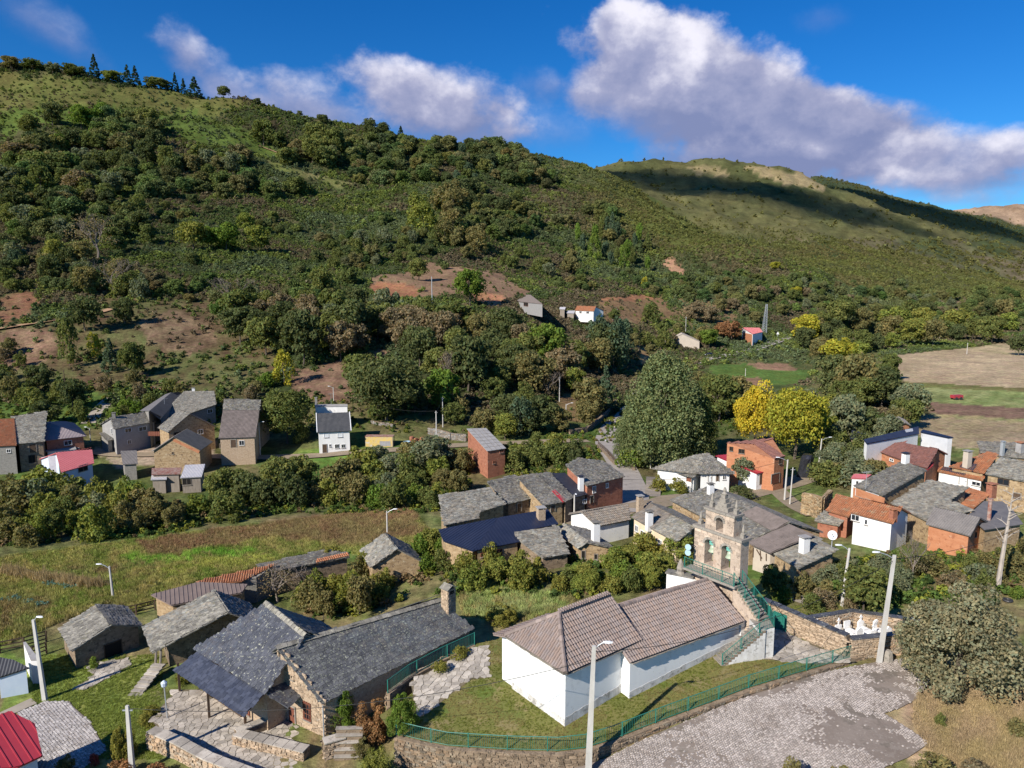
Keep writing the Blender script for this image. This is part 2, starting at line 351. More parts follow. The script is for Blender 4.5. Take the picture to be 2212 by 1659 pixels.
# ---- land cover painted on the ground: albedo of soil, grass, heath; areas measured from the photograph
def pip(poly,X,Y):
	inside = np.zeros(X.shape,bool);n = len(poly)
	for i in range(n):
		x1,y1 = poly[i];x2,y2 = poly[(i + 1) % n]
		if y1 == y2: continue
		c = ((y1 > Y) != (y2 > Y)) & (X < (x2 - x1) * (Y - y1) / (y2 - y1) + x1);inside ^= c
	return inside
AA = XX / YY;LL = np.log(YY)
WN1 = fbmn(AA / .025 + 90,LL / .04 + 90,4,21);WN2 = fbmn(AA / .025 + 40,LL / .04 + 40,4,22)
def area_mask(pts,soft=0.0,ymin=16.0,wob=0.0):
	q = []
	for p in pts:
		g = G(p,ymin);q.append((g.x / g.y,math.log(g.y)))
	wa = (WN1 - .5) * wob * 1.6;wl = (WN2 - .5) * wob * 3
	return pip(q,AA+wa,LL+wl)
GC = np.zeros((NY_,NA_,3));SCRUB = np.zeros((NY_,NA_))
def mix(a,b,t): return np.array(a)*(1 - t[...,None])+np.array(b)*t[...,None]
n1 = fbmn(AA / .055 + 90,LL / .09 + 90,5,31);n2 = fbmn(AA / .013 + 90,LL / .024 + 90,4,41)
n1 = np.clip((n1 - .5) * 2.6 + .5,0,1);n2 = np.clip((n2 - .5) * 2.4 + .5,0,1)
GC[:] = mix((.028,.040,.014),(.062,.058,.026),n1)
GC *= (.7 + .6 * n2)[...,None]
SCRUB[:] = np.clip((YY - 170) / 40,0,1)
def paint(pts,c1,c2,scrub=None,wob=.012,amt=1.0,tex=None,ymin=16.0):
	m = area_mask(pts,wob=wob,ymin=ymin);t = (n1 * .45 + n2 * .55) if tex is None else tex
	col = mix(c1,c2,np.clip((t - .5) * 1.5 + .5,0,1)) * (.82 + .36 * n2)[...,None]
	GC[m] = GC[m] * (1 - amt) + col[m] * amt
	if scrub is not None: SCRUB[m] = scrub
	return m
# far hills
m_far = YY > 860
GC[m_far] = (mix((.056,.062,.024),(.090,.084,.034),n1) * (.75 + .5 * n2)[...,None])[m_far];SCRUB[m_far] = .10
m = (YY > 860) & (TZ < CAMZ + YY * ((619 - 520) / FPX));GC[m] = (mix((.05,.062,.024),(.105,.085,.05),n1) * (.7 + .6 * n2)[...,None])[m];SCRUB[m] = .8
m = (YY > 1560) & (YY < 2350);GC[m] = (mix((.03,.045,.02),(.055,.06,.03),n1))[m];SCRUB[m] = .4
m = YY > 2350;GC[m] = (mix((.20,.135,.085),(.30,.21,.14),n1) * (.8 + .4 * n2)[...,None])[m];SCRUB[m] = .06
paint([(1480,359),(1560,366),(1575,379),(1500,377)],(.21,.165,.09),(.14,.115,.055),.1,.006,ymin=1000)
paint([(1600,358),(1660,362),(1710,376),(1785,400),(1780,414),(1700,398),(1640,378)],(.23,.18,.10),(.15,.12,.055),.1,.006,ymin=1000)
# spur and open heath on the near hill
paint([(1300,372),(1420,432),(1560,512),(1680,560),(1640,575),(1500,545),(1400,500),(1330,440)],(.085,.090,.024),(.055,.068,.020),.6)
paint([(1180,340),(1300,372),(1330,440),(1250,420)],(.06,.075,.025),(.09,.07,.035),.9)
paint([(-600,100),(0,150),(200,182),(480,208),(540,225),(420,262),(250,232),(0,238),(-600,235)],(.098,.088,.030),(.070,.078,.022),.14)
paint([(0,240),(240,232),(420,240),(560,300),(680,352),(600,348),(480,318),(330,300),(150,262),(0,300)],(.072,.100,.022),(.055,.080,.018),.26)
paint([(545,330),(640,365),(770,398),(740,405),(600,372)],(.09,.11,.03),(.13,.11,.05),.1)
# brown meadows and red soil above the hamlet
BR1,BR2 = (.088,.058,.034),(.135,.095,.058)
paint([(-700,700),(0,705),(160,690),(240,640),(520,655),(560,720),(620,790),(500,850),(300,840),(-700,870)],BR1,(.075,.080,.030),.14)
paint([(300,690),(380,670),(450,690),(470,745),(400,765),(320,745)],(.105,.070,.042),(.14,.098,.06),.08)
paint([(0,720),(90,700),(130,730),(80,790),(0,800)],(.125,.078,.050),(.165,.110,.070),.05)
paint([(640,800),(850,752),(800,800),(760,880),(690,872),(620,850)],(.115,.068,.046),(.150,.095,.062),.03)
paint([(800,600),(925,568),(1080,590),(1150,636),(1075,648),(990,638),(805,650)],(.185,.120,.075),(.135,.085,.052),.02)
paint([(798,612),(860,610),(910,625),(900,645),(805,648)],(.24,.115,.06),(.17,.085,.048),.0)
paint([(1010,625),(1090,640),(1100,665),(1030,655)],(.30,.15,.08),(.22,.11,.06),.02)
paint([(1290,652),(1420,636),(1440,650),(1460,690),(1310,700)],(.18,.11,.06),(.13,.09,.045),.06)
paint([(1300,645),(1400,637),(1410,647),(1310,652)],(.27,.13,.068),(.2,.10,.055),.0)
paint([(1435,555),(1475,580),(1490,600),(1440,590)],(.36,.20,.12),(.26,.15,.09),.05)
paint([(1370,740),(1420,750),(1440,780),(1390,790)],(.26,.17,.09),(.10,.11,.04),.08)
paint([(0,640),(60,625),(90,650),(60,690),(0,700)],(.155,.08,.045),(.11,.065,.038),.05)
paint([(1470,640),(1560,650),(1600,690),(1500,710),(1440,690)],(.17,.11,.06),(.09,.08,.035),.3)
paint([(1990,650),(2080,640),(2120,670),(2030,690)],(.17,.11,.075),(.12,.085,.055),.25)
# meadow by the road bend
paint([(1160,900),(1230,845),(1300,880),(1310,935),(1240,942),(1180,925)],(.17,.10,.055),(.12,.085,.04),.02)
# valley floor among the trees and the village
mv = (YY < 185) & (YY > 72)
GC[mv] = (mix((.060,.095,.022),(.100,.085,.040),n1) * (.75 + .5 * n2)[...,None])[mv]
mv = (YY <= 72);GC[mv] = (mix((.085,.105,.030),(.140,.110,.055),n1) * (.75 + .5 * n2)[...,None])[mv]
# valley fields
GRN1,GRN2 = (.085,.130,.030),(.125,.140,.045)
paint([(1500,800),(1700,770),(1900,760),(1960,830),(1700,900),(1420,900)],(.055,.075,.025),(.095,.085,.035),.1)
paint([(1530,790),(1640,785),(1760,800),(1730,830),(1560,835)],GRN1,(.06,.10,.025),.0,.003)
paint([(1610,785),(1700,785),(1725,800),(1640,797)],(.22,.135,.085),(.18,.11,.07),.0,.002)
paint([(1560,822),(1640,815),(1660,835),(1600,850)],(.20,.12,.075),(.15,.09,.055),.0,.003)
TAN1,TAN2 = (.33,.255,.165),(.25,.19,.115)
paint([(1890,772),(2080,752),(2300,738),(2700,735),(2700,850),(2212,842),(1960,828)],TAN1,TAN2,.0,.004)
paint([(2060,755),(2212,735),(2600,725),(2600,760),(2212,768)],(.22,.20,.10),(.30,.23,.14),.0,.004)
paint([(1950,824),(2212,838),(2700,850),(2700,858),(2212,848),(1960,840)],(.15,.12,.055),(.10,.11,.035),.0,.003)
paint([(1960,836),(2212,846),(2700,856),(2700,900),(2212,884),(2000,868)],(.145,.18,.060),(.18,.19,.080),.0,.002)
paint([(2000,868),(2212,882),(2700,900),(2700,930),(2212,908),(2010,896)],(.165,.105,.075),(.135,.085,.060),.0,.002)
paint([(1940,900),(2010,896),(2212,908),(2700,930),(2700,985),(2212,972),(2070,968),(1980,940)],(.28,.215,.14),(.21,.165,.095),.0,.003)
paint([(2010,893),(2212,906),(2700,926),(2700,932),(2212,912),(2000,900)],(.20,.21,.09),(.22,.18,.09),.0,.002)
paint([(2060,968),(2212,972),(2212,1000),(2100,1000)],(.12,.16,.045),(.20,.17,.08),.0,.003)
paint([(0,850),(190,845),(240,860),(210,930),(0,930)],(.05,.085,.02),(.07,.10,.025),.1)
paint([(200,965),(470,955),(450,1000),(250,1010)],(.26,.21,.15),(.20,.16,.11),.0,.004)
paint([(600,970),(760,975),(740,1010),(600,1010)],(.085,.15,.03),(.12,.15,.04),.0,.006)
# left field: dry brown strip above, rough grass below
paint([(-700,1220),(0,1205),(300,1165),(880,1095),(960,1180),(840,1200),(700,1190),(420,1260),(300,1330),(250,1300),(0,1400),(-700,1450)],(.095,.125,.028),(.155,.130,.050),.0)
paint([(300,1172),(620,1120),(890,1096),(930,1150),(800,1180),(560,1165),(330,1205)],(.140,.085,.050),(.105,.085,.040),.0,.02)
paint([(40,1240),(330,1215),(330,1232),(60,1262)],(.13,.085,.05),(.09,.12,.03),.0,.02)
paint([(330,1225),(560,1200),(600,1210),(360,1245)],(.19,.19,.05),(.11,.13,.03),.0,.02)
paint([(0,1290),(100,1280),(110,1330),(60,1370),(0,1370)],(.135,.100,.050),(.10,.115,.035),.0,.02)
paint([(270,1205),(540,1185),(560,1195),(290,1222)],(.085,.170,.024),(.12,.175,.034),.0,.02)
paint([(0,1420),(330,1420),(320,1520),(220,1590),(0,1600)],(.095,.140,.028),(.135,.145,.040),.0,.01)
# dry bank at the lower right, behind the church rough grass
paint([(1900,1470),(1960,1440),(2700,1400),(2700,1800),(1980,1800),(1960,1640),(1890,1560)],(.25,.185,.115),(.185,.145,.075),.0,.02)
paint([(1000,1270),(1180,1275),(1240,1320),(1100,1340),(1010,1330)],(.16,.17,.075),(.11,.14,.045),.0,.02)
GC *= (1.30 + .35 * (YY < 125))[...,None]
def build_terrain():
	nx,ny = NA_,NY_
	V = np.stack([XX,YY,TZ],-1).reshape(-1,3)
	i = np.arange(ny - 1)[:,None] * nx + np.arange(nx - 1)[None,:]
	F = np.stack([i,i + 1,i + 1 + nx,i + nx],-1).reshape(-1,4)
	me = bpy.data.meshes.new('terrain');me.vertices.add(len(V));me.vertices.foreach_set('co',V.ravel().astype(np.float32))
	me.loops.add(F.size);me.loops.foreach_set('vertex_index',F.ravel().astype(np.int32))
	me.polygons.add(len(F));me.polygons.foreach_set('loop_start',np.arange(0,F.size,4,dtype=np.int32));me.polygons.foreach_set('loop_total',np.full(len(F),4,dtype=np.int32))
	me.polygons.foreach_set('use_smooth',np.ones(len(F),bool));me.update(calc_edges=True)
	ca = me.color_attributes.new('cover','FLOAT_COLOR','POINT')
	c4 = np.ones((len(V),4),np.float32);c4[:,:3] = GC.reshape(-1,3);ca.data.foreach_set('color',c4.ravel())
	m = bpy.data.materials.new('hillside_ground');m.use_nodes = True;nt = m.node_tree;N = nt.nodes;L = nt.links
	b = N['Principled BSDF'];b.inputs['Roughness'].default_value = 1;b.inputs['Specular IOR Level'].default_value = .05
	at = N.new('ShaderNodeAttribute');at.attribute_name = 'cover';tc = N.new('ShaderNodeTexCoord')
	def nz(s,d,r=.65):
		n = N.new('ShaderNodeTexNoise');n.inputs['Scale'].default_value = s;n.inputs['Detail'].default_value = d;n.inputs['Roughness'].default_value = r
		L.new(tc.outputs['Object'],n.inputs['Vector']);return n.outputs['Fac']
	a_ = nz(.9,8,.75);c_ = nz(.11,6,.7)
	mr = N.new('ShaderNodeMapRange');L.new(a_,mr.inputs['Value']);mr.inputs['From Min'].default_value = .3;mr.inputs['From Max'].default_value = .7;mr.inputs['To Min'].default_value = .45;mr.inputs['To Max'].default_value = 1.55
	mr2 = N.new('ShaderNodeMapRange');L.new(c_,mr2.inputs['Value']);mr2.inputs['From Min'].default_value = .3;mr2.inputs['From Max'].default_value = .7;mr2.inputs['To Min'].default_value = .7;mr2.inputs['To Max'].default_value = 1.3
	mu = N.new('ShaderNodeMath');mu.operation = 'MULTIPLY';L.new(mr.outputs[0],mu.inputs[0]);L.new(mr2.outputs[0],mu.inputs[1])
	vm = N.new('ShaderNodeVectorMath');vm.operation = 'SCALE';L.new(at.outputs['Color'],vm.inputs[0]);L.new(mu.outputs[0],vm.inputs['Scale'])
	hs = N.new('ShaderNodeHueSaturation');L.new(vm.outputs[0],hs.inputs['Color'])
	mr3 = N.new('ShaderNodeMapRange');L.new(nz(.35,5),mr3.inputs['Value']);mr3.inputs['From Min'].default_value = .3;mr3.inputs['From Max'].default_value = .7;mr3.inputs['To Min'].default_value = .475;mr3.inputs['To Max'].default_value = .525
	L.new(mr3.outputs[0],hs.inputs['Hue']);L.new(hs.outputs[0],b.inputs['Base Color'])
	bp = N.new('ShaderNodeBump');bp.inputs['Strength'].default_value = .6;bp.inputs['Distance'].default_value = .5;L.new(a_,bp.inputs['Height']);L.new(bp.outputs[0],b.inputs['Normal'])
	me.materials.append(m);return tag(link('hillside_terrain',me),'valley floor and green hillside with far hills',kind='structure')
build_terrain()
def drape(name,center,width,material,lift=.06,step=2.0,label=None,world=False,ymin=16.0):
	"""ribbon laid on the ground along a centre line given by photo points"""
	P = [V3(p) if world else G(p,ymin) for p in center];pts = []
	for a,b in zip(P[:-1],P[1:]):
		n = max(1,int((b - a).length / step));pts += [a.lerp(b,k / n) for k in range(n)]
	pts.append(P[-1])
	for _ in range(3):
		pts = [pts[0]] + [(pts[i - 1] + pts[i] * 2 + pts[i + 1]) / 4 for i in range(1,len(pts) - 1)] + [pts[-1]]
	vs = [];fs = [];NW = 4;tot = len(pts)
	for i,p in enumerate(pts):
		d = pts[min(i + 1,tot - 1)] - pts[max(i - 1,0)];d.z = 0;d.normalize();s = V3((d.y,-d.x,0));w = width if not callable(width) else width(i / (tot - 1))
		zc = max(gz(*(p + s * (w * (k / NW - .5)))[:2]) for k in range(NW + 1))
		for k in range(NW+1):
			q = p + s * (w * (k / NW - .5));vs.append((q.x,q.y,(gz(q.x,q.y) * .4 + zc * .6) + lift))
	for i in range(tot - 1):
		for k in range(NW):
			a = i * (NW + 1) + k;fs.append((a,a + 1,a + NW + 2,a + NW + 1))
	o = link(name,mesh_from(name,vs,fs,material));return tag(o,label,kind='structure'),pts
def patch(name,pts,z,material,label=None,kind='structure',world=False,thick=.0,sub=0):
	"""flat or terrain-hugging polygon"""
	P = [V3(p) if world else (atz(p[0],p[1],z) if z is not None else G(p)) for p in pts]
	vs = [(p.x,p.y,p.z) for p in P];fs = [tuple(range(len(P)))]
	o = link(name,mesh_from(name,vs,fs,material));return tag(o,label,kind=kind)
# ------------------------------------------------------------------ building materials
LICH = (.30,.29,.20)
mat('slate',(.115,.108,.096),(.215,.200,.178),.9,.7,spots=[((.36,.34,.25),3.2,.56,.85),((.19,.18,.08),1.3,.60,.6),((.06,.058,.055),1.7,.60,.7)],bump=.5,bscale=20,coords='Object')
mat('slate_pale',(.175,.162,.138),(.295,.275,.232),.9,.8,spots=[((.40,.375,.29),2.6,.56,.8),((.085,.078,.066),2.2,.58,.8),((.20,.19,.07),1.1,.62,.5)],bump=.5,bscale=18)
mat('slate_blue',(.056,.058,.068),(.092,.094,.105),1.2,.42,spots=[((.38,.38,.29),4.5,.585,.9)],bump=.35,bscale=20,spec=.5)
mat('slate_new',(.046,.052,.074),(.064,.070,.092),1.2,.38,spots=[((.17,.17,.2),2.0,.66,.4)],spec=.5)
mat('slate_dark',(.070,.071,.076),(.125,.125,.125),1.2,.5,spots=[((.30,.31,.23),7.0,.555,.85)],bump=.4,bscale=22,spec=.45)
mat('navy_sheet',(.014,.020,.045),(.022,.028,.055),.5,.4,spec=.5)
mat('membrane',(.022,.026,.042),(.035,.038,.052),2,.6,spots=[((.09,.09,.1),3,.66,.5)])
mat('grey_membrane',(.12,.115,.12),(.16,.15,.15),1.2,.8,spots=[((.22,.2,.18),2.5,.6,.5)])
mat('tile_orange',(.42,.175,.085),(.32,.135,.07),.9,.8,spots=[((.33,.25,.16),1.3,.56,.7),((.15,.085,.055),2.2,.60,.7)])
mat('tile_maroon',(.23,.105,.085),(.18,.085,.072),1.2,.85,spots=[((.28,.19,.15),3.5,.58,.6),((.10,.06,.05),5,.62,.7)])
mat('tile_grey',(.16,.135,.115),(.235,.205,.175),1.6,.85,spots=[((.30,.28,.2),4,.58,.7),((.09,.085,.07),5,.6,.7)])
mat('tile_church',(.275,.218,.195),(.235,.183,.162),.8,.8,spots=[((.33,.265,.24),.7,.58,.5),((.29,.19,.175),1.2,.62,.4),((.16,.135,.12),2.0,.62,.5)])
mat('corr_grey',(.17,.155,.145),(.225,.205,.19),1.0,.8,spots=[((.11,.10,.09),3,.58,.6)])
mat('corr_brown',(.135,.112,.100),(.195,.160,.145),1.0,.85,spots=[((.10,.085,.075),2.5,.57,.6),((.24,.2,.18),4,.62,.5)])
mat('corr_purple',(.225,.185,.195),(.28,.235,.24),.8,.7,spots=[((.16,.13,.13),2.5,.6,.5)])
mat('corr_dark',(.060,.062,.066),(.085,.085,.088),1,.6,spots=[((.12,.12,.12),3,.62,.5)])
mat('corr_rust',(.26,.10,.07),(.36,.28,.24),1.8,.7,spots=[((.16,.06,.04),3,.58,.7)])
mat('corr_pale',(.42,.42,.45),(.52,.50,.50),1.5,.55,spots=[((.25,.2,.18),3,.6,.6)])
mat('brown_sheet',(.175,.135,.120),(.215,.165,.145),1.0,.75)
mat('red_sheet',(.33,.030,.045),(.37,.040,.055),.6,.45,spec=.5)
mat('pink_sheet',(.50,.135,.145),(.55,.17,.175),.6,.5)
mat('concrete_roof',(.27,.26,.255),(.35,.34,.33),1.5,.85,spots=[((.16,.15,.14),2.5,.6,.6)])
mat('stone_ochre',(.27,.185,.10),(.42,.31,.185),1.3,.95,spots=[((.13,.085,.055),2.6,.55,.85),((.50,.43,.31),2.0,.6,.75)],bump=.9,bscale=9,stretch=(1,1,2.6))
mat('stone_brown',(.17,.125,.085),(.28,.21,.145),1.3,.95,spots=[((.075,.06,.045),2.6,.55,.85),((.38,.32,.23),2.0,.6,.75)],bump=.9,bscale=9,stretch=(1,1,2.6))
mat('stone_grey',(.20,.19,.175),(.27,.255,.23),2.5,.95,spots=[((.13,.12,.11),6.0,.56,.8)],bump=.7,bscale=9,stretch=(1,1,2.4))
mat('stone_warm',(.36,.265,.18),(.44,.34,.24),2.5,.95,spots=[((.22,.15,.10),5.0,.55,.8),((.50,.44,.36),4.0,.6,.7)],bump=.9,bscale=8,stretch=(1,1,2.6))
mat('stone_belfry',(.40,.315,.245),(.50,.40,.315),1.6,.95,spots=[((.19,.145,.12),3.0,.55,.75),((.42,.36,.30),4.0,.62,.6),((.36,.22,.15),1.2,.6,.5)],bump=.5,bscale=8)
mat('granite_trim',(.24,.215,.185),(.31,.28,.24),3,.95,spots=[((.14,.13,.11),5,.56,.8)],bump=.4)
mat('brick_orange',(.40,.165,.082),(.47,.215,.115),.9,.9,spots=[((.28,.105,.055),1.6,.56,.7),((.54,.40,.29),1.2,.62,.65)],bump=.5,bscale=12,stretch=(1,1,3))
mat('brick_red',(.29,.115,.07),(.36,.155,.095),.9,.9,spots=[((.18,.07,.045),1.6,.56,.7),((.45,.34,.26),1.2,.63,.65)],bump=.5,bscale=12,stretch=(1,1,3))
mat('render_white',(.76,.755,.74),(.66,.655,.64),.6,.9,spots=[((.46,.45,.43),.9,.60,.55),((.40,.38,.35),2.5,.66,.5)],stretch=(1,1,.5))
mat('render_pale_shaded',(.46,.47,.49),(.54,.55,.57),.5,.9,spots=[((.33,.33,.34),1,.6,.6)])  # white-grey cement render, darkened and blued to carry the wall's shade
mat('render_grey',(.27,.265,.26),(.33,.32,.31),.9,.95,spots=[((.20,.195,.19),2.0,.6,.6)])
mat('render_cream',(.68,.56,.38),(.60,.49,.34),.9,.9,spots=[((.40,.33,.23),2,.64,.6)])
mat('render_blue',(.47,.55,.66),(.54,.61,.70),.8,.85,spots=[((.38,.43,.5),2,.65,.5)])
mat('render_beige',(.50,.43,.35),(.44,.38,.31),.8,.9)
mat('glass_dark',(.020,.024,.030),None,rough=.12,spec=.6)
mat('void_shade',(.012,.011,.010),None,rough=.9)  # near-black colour paints the unlit inside of openings
mat('wood_dark',(.070,.045,.030),(.10,.065,.042),4,.8,stretch=(1,1,.2))
mat('wood_red',(.16,.055,.035),(.20,.075,.045),4,.7)
mat('wood_grey',(.20,.17,.14),(.27,.235,.2),4,.9,stretch=(1,1,.2))
mat('white_paint',(.78,.78,.77),(.72,.72,.71),2,.6)
mat('shutter_white',(.62,.64,.66),None,rough=.6)
mat('galvanised',(.42,.44,.46),(.48,.5,.52),3,.45,metallic=.4)
mat('concrete_pole',(.44,.42,.39),(.52,.50,.47),3,.9,spots=[((.3,.28,.25),4,.62,.5)],stretch=(1,1,.3))
mat('lamp_head',(.66,.68,.70),None,rough=.4)
mat('dark_metal',(.045,.045,.048),None,rough=.5,metallic=.3)
mat('green_paint',(.020,.150,.115),(.030,.185,.145),4,.5,spots=[((.12,.10,.06),8,.68,.6)])
mat('black_plastic',(.016,.017,.022),(.03,.03,.036),3,.25,spec=.6)
mat('verdigris',(.10,.34,.29),(.16,.42,.36),5,.6)
mat('bronze_pale',(.40,.46,.34),(.34,.40,.29),4,.5,metallic=.15)
mat('dish_white',(.72,.72,.70),None,rough=.5)
mat('tarp_grey',(.33,.33,.34),(.25,.24,.24),2,.7)
mat('cloth_white',(.75,.75,.76),(.66,.66,.68),2,.8)
mat('mural_yellow',(.62,.43,.09),(.50,.40,.22),1.2,.8,spots=[((.45,.47,.52),1.1,.58,.9),((.20,.13,.06),3.0,.6,.7)])
mat('marble_white',(.80,.80,.79),(.70,.70,.70),3,.4)
mat('cable_black',(.02,.02,.02),None,rough=.7)
mat('asphalt',(.28,.25,.225),(.345,.31,.28),.5,.95,spots=[((.145,.125,.11),.9,.58,.7)],bump=.3,bscale=6)
mat('dirt_lane',(.30,.235,.165),(.225,.18,.125),.7,1.0,spots=[((.14,.13,.055),1.1,.58,.6)],bump=.4,bscale=5)
mat('concrete_lane',(.36,.31,.25),(.30,.26,.21),.6,1.0,spots=[((.2,.175,.14),1.2,.6,.6)],bump=.2)
mat('dirt_track',(.36,.225,.13),(.29,.175,.10),.6,1.0)
mat('paint_line',(.72,.72,.70),None,rough=.8)
MT = MATS
# ------------------------------------------------------------------ roofs
def inset(poly,d):
	"""offset a convex-ish xy polygon inwards"""
	n = len(poly);ar = sum(poly[i][0] * poly[(i + 1) % n][1] - poly[(i + 1) % n][0] * poly[i][1] for i in range(n))
	s = 1 if ar > 0 else -1;out = []
	for i in range(n):
		p0,p1,p2 = (V3((q[0],q[1])) for q in (poly[i - 1],poly[i],poly[(i + 1) % n]))
		d1 = (p1 - p0).normalized();d2 = (p2 - p1).normalized();n1_ = V3((-d1.y,d1.x)) * s;n2_ = V3((-d2.y,d2.x)) * s
		b = n1_ + n2_
		if b.length < 1e-4: b = n1_
		b.normalize();k = d / max(.45,b.dot(n1_));out.append(p1 + b * k)
	return out
def pip2(q,u,v):
	ins = False;n = len(q)
	for i in range(n):
		x1,y1 = q[i];x2,y2 = q[(i + 1) % n]
		if (y1 > v) != (y2 > v) and u < (x2 - x1) * (v - y1) / (y2 - y1) + x1: ins = not ins
	return ins
class Plane:
	def __init__(s,pts):
		"""pts: coplanar world points, first two along the eave"""
		s.P = [V3(p) for p in pts];s.o = s.P[0];s.u = (s.P[1] - s.P[0]).normalized()
		n = V3((0,0,0))
		for i in range(len(s.P)):
			a,b = s.P[i],s.P[(i + 1) % len(s.P)];n += (a - s.o).cross(b - s.o)
		n.normalize();s.n = n if n.z > 0 else -n
		s.v = s.n.cross(s.u).normalized()
		s.q = [((p - s.o).dot(s.u),(p - s.o).dot(s.v)) for p in s.P]
	def w(s,u,v,h=0.0): return s.o + s.u * u + s.v * v + s.n * h
	def z(s,x,y): return s.o.z - ((x - s.o.x)*s.n.x+(y - s.o.y)*s.n.y)/s.n.z
	def hit(s,px,py):
		d = rayv(px,py);c = V3((0,0,CAMZ));den = d.dot(s.n);t = (s.o - c).dot(s.n) / den;return c + d * t
def eave_plane(pts,z0,z,pitch,sgn=1):
	"""plane through the first two photo points at height z, rising away from the camera at the given pitch"""
	zA,zB = z if isinstance(z,(tuple,list)) else (z,z)
	A = atz(*pts[0],z0 + zA);B = atz(*pts[1],z0 + zB);u = B - A;uh = V3((u.x,u.y,0)).normalized()
	h = V3((-uh.y,uh.x,0));h = h if h.y > 0 else -h;h = h * sgn
	v = h * math.cos(R(pitch)) + V3((0,0,math.sin(R(pitch))));n = u.cross(v).normalized()
	if n.z < 0: n = -n
	out = [A,B];c = V3((0,0,CAMZ))
	for p in pts[2:]:
		d = rayv(*p);t = (A - c).dot(n) / d.dot(n);out.append(c + d * t)
	return Plane(out)
def z3_plane(pts,zs,z0,prev=None):
	c = V3((0,0,CAMZ));W = []
	for p,z in zip(pts[:3],zs): W.append(prev.hit(*p) if z is None else atz(p[0],p[1],z0+z))
	n = (W[1] - W[0]).cross(W[2] - W[0]).normalized()
	for p in pts[3:]:
		d = rayv(*p);t = (W[0] - c).dot(n) / d.dot(n);W.append(c + d * t)
	return Plane(W)
def underlay(mb,pl,th=.12,m=0):
	n = len(pl.P);top = [p + pl.n * .0 for p in pl.P];bot = [p - pl.n * th for p in pl.P]
	ccw = V3((0,0,0))
	for i in range(n): ccw += (pl.P[i] - pl.o).cross(pl.P[(i + 1) % n] - pl.o)
	r = tuple(range(n)) if ccw.dot(pl.n) > 0 else tuple(range(n))[::-1]
	mb.add(top+bot,[r,tuple(i+n for i in r[::-1])]+[(r[i],r[i]+n,r[(i+1) % n]+n,r[(i+1) % n]) for i in range(n)],m)
def piece_slates(pl,sz=1.0,seed=0,ragged=.06,th=.035,lift=.0,tilt=.055):
	"""list of slates: (centre, half-u, length, tilt...) as vertex sets"""
	rr = random.Random(seed);us = [q[0] for q in pl.q];vs = [q[1] for q in pl.q];out = []
	row = .27 * sz;v = min(vs) - .05;k = 0
	while v<max(vs):
		u = min(us) - rr.random() * .3 * sz
		while u<max(us):
			w = rr.uniform(.24,.52) * sz;uc,vc = u + w / 2,v + row * .6
			if pip2(pl.q,uc,vc):
				l = row * rr.uniform(1.35,1.75);du = rr.uniform(-.02,.02);dv = rr.uniform(-ragged,ragged);t = th * rr.uniform(.7,1.6);g = .012 * sz
				sk = rr.uniform(-.04,.04) * sz;h0 = tilt + lift + rr.uniform(0,tilt * .35);h1 = .012 + lift
				a = [(u + g + du,v + dv - sk,h0),(u + w - g + du,v + dv + sk,h0),(u + w - g,v + l,h1),(u + g,v + l,h1)]
				top = [pl.w(*p) + pl.n * t for p in a];bot = [pl.w(*p) for p in a]
				out.append((top+bot,rr.random()))
			u += w
		v += row;k += 1
	return out
SLF = [(0,1,2,3),(4,5,1,0),(5,6,2,1),(7,4,0,3)]
def piece_tiles(pl,su=.25,sv=.42,seed=0,lift=.02):
	rr = random.Random(seed);us = [q[0] for q in pl.q];vs = [q[1] for q in pl.q];out = []
	v = min(vs)
	while v<max(vs):
		u = min(us)
		while u<max(us):
			if pip2(pl.q,u+su/2,min(v+sv/2,max(vs) - .01)):
				r = su * .44;uc = u + su / 2 + rr.uniform(-.012,.012);P = []
				for (vv,hh,k) in ((v - .03,.035,1.0),(v+sv*.98,.0,.82)):
					for a in (0,60,120,180): P.append(pl.w(uc - math.cos(R(a))*r*k,vv,lift+hh+math.sin(R(a))*r*.85*k))
				out.append((P,rr.random()))
			u += su
		v += sv
	return out
TLF = [(0,1,5,4),(1,2,6,5),(2,3,7,6),(0,3,2,1)]
def surf_corr(mb,pl,per=.24,amp=.035,m=0,mode='wave',lift=.02):
	us = [q[0] for q in pl.q];u0,u1 = min(us),max(us);q = pl.q;n = len(q);samp = []
	if mode == 'wave':
		k = max(2,int((u1 - u0) / per * 4));prof = [(u0 + (u1 - u0) * i / k,math.sin(i * math.pi / 2) * amp) for i in range(k + 1)]
	else:
		prof = [];u = u0 + .001
		while u < u1: prof += [(u,amp),(u + .07,amp),(u + .08,0),(u + per - .01,0)];u += per
		prof = [p for p in prof if p[0] < u1] + [(u1,0)]
	vs = [];fs = [];last = None
	for (u,h) in prof:
		c = []
		uu = min(max(u,u0 + 1e-3),u1 - 1e-3)
		for i in range(n):
			x1,y1 = q[i];x2,y2 = q[(i + 1) % n]
			if (x1 > uu) != (x2 > uu): c.append(y1 + (uu - x1) / (x2 - x1) * (y2 - y1))
		if len(c) < 2: last = None;continue
		b = len(vs);vs += [pl.w(u,min(c) - .02,h + lift + amp),pl.w(u,max(c),h + lift + amp)]
		if last is not None: fs.append((last,b,b+1,last+1))
		last = b
	mb.add(vs,fs,m)
def pieces_mesh(name,pieces,faces,material,var=.35,warm=.06,base=None):
	V = [];F = [];T = [];nf = len(faces)
	for P,r in pieces:
		b = len(V);V += P;F += [tuple(i + b for i in f) for f in faces]
		k = 1 - var / 2 + var * r;w = ((r * 7.31) % 1 - .5) * 2 * warm;T += [(k * (1 + w),k,k * (1 - w))] * nf
	if base is not None: V = [p - base for p in V]
	me = mesh_from(name,V,F,tinted(material));set_tint(me,T);return me
NPLANE = [0]
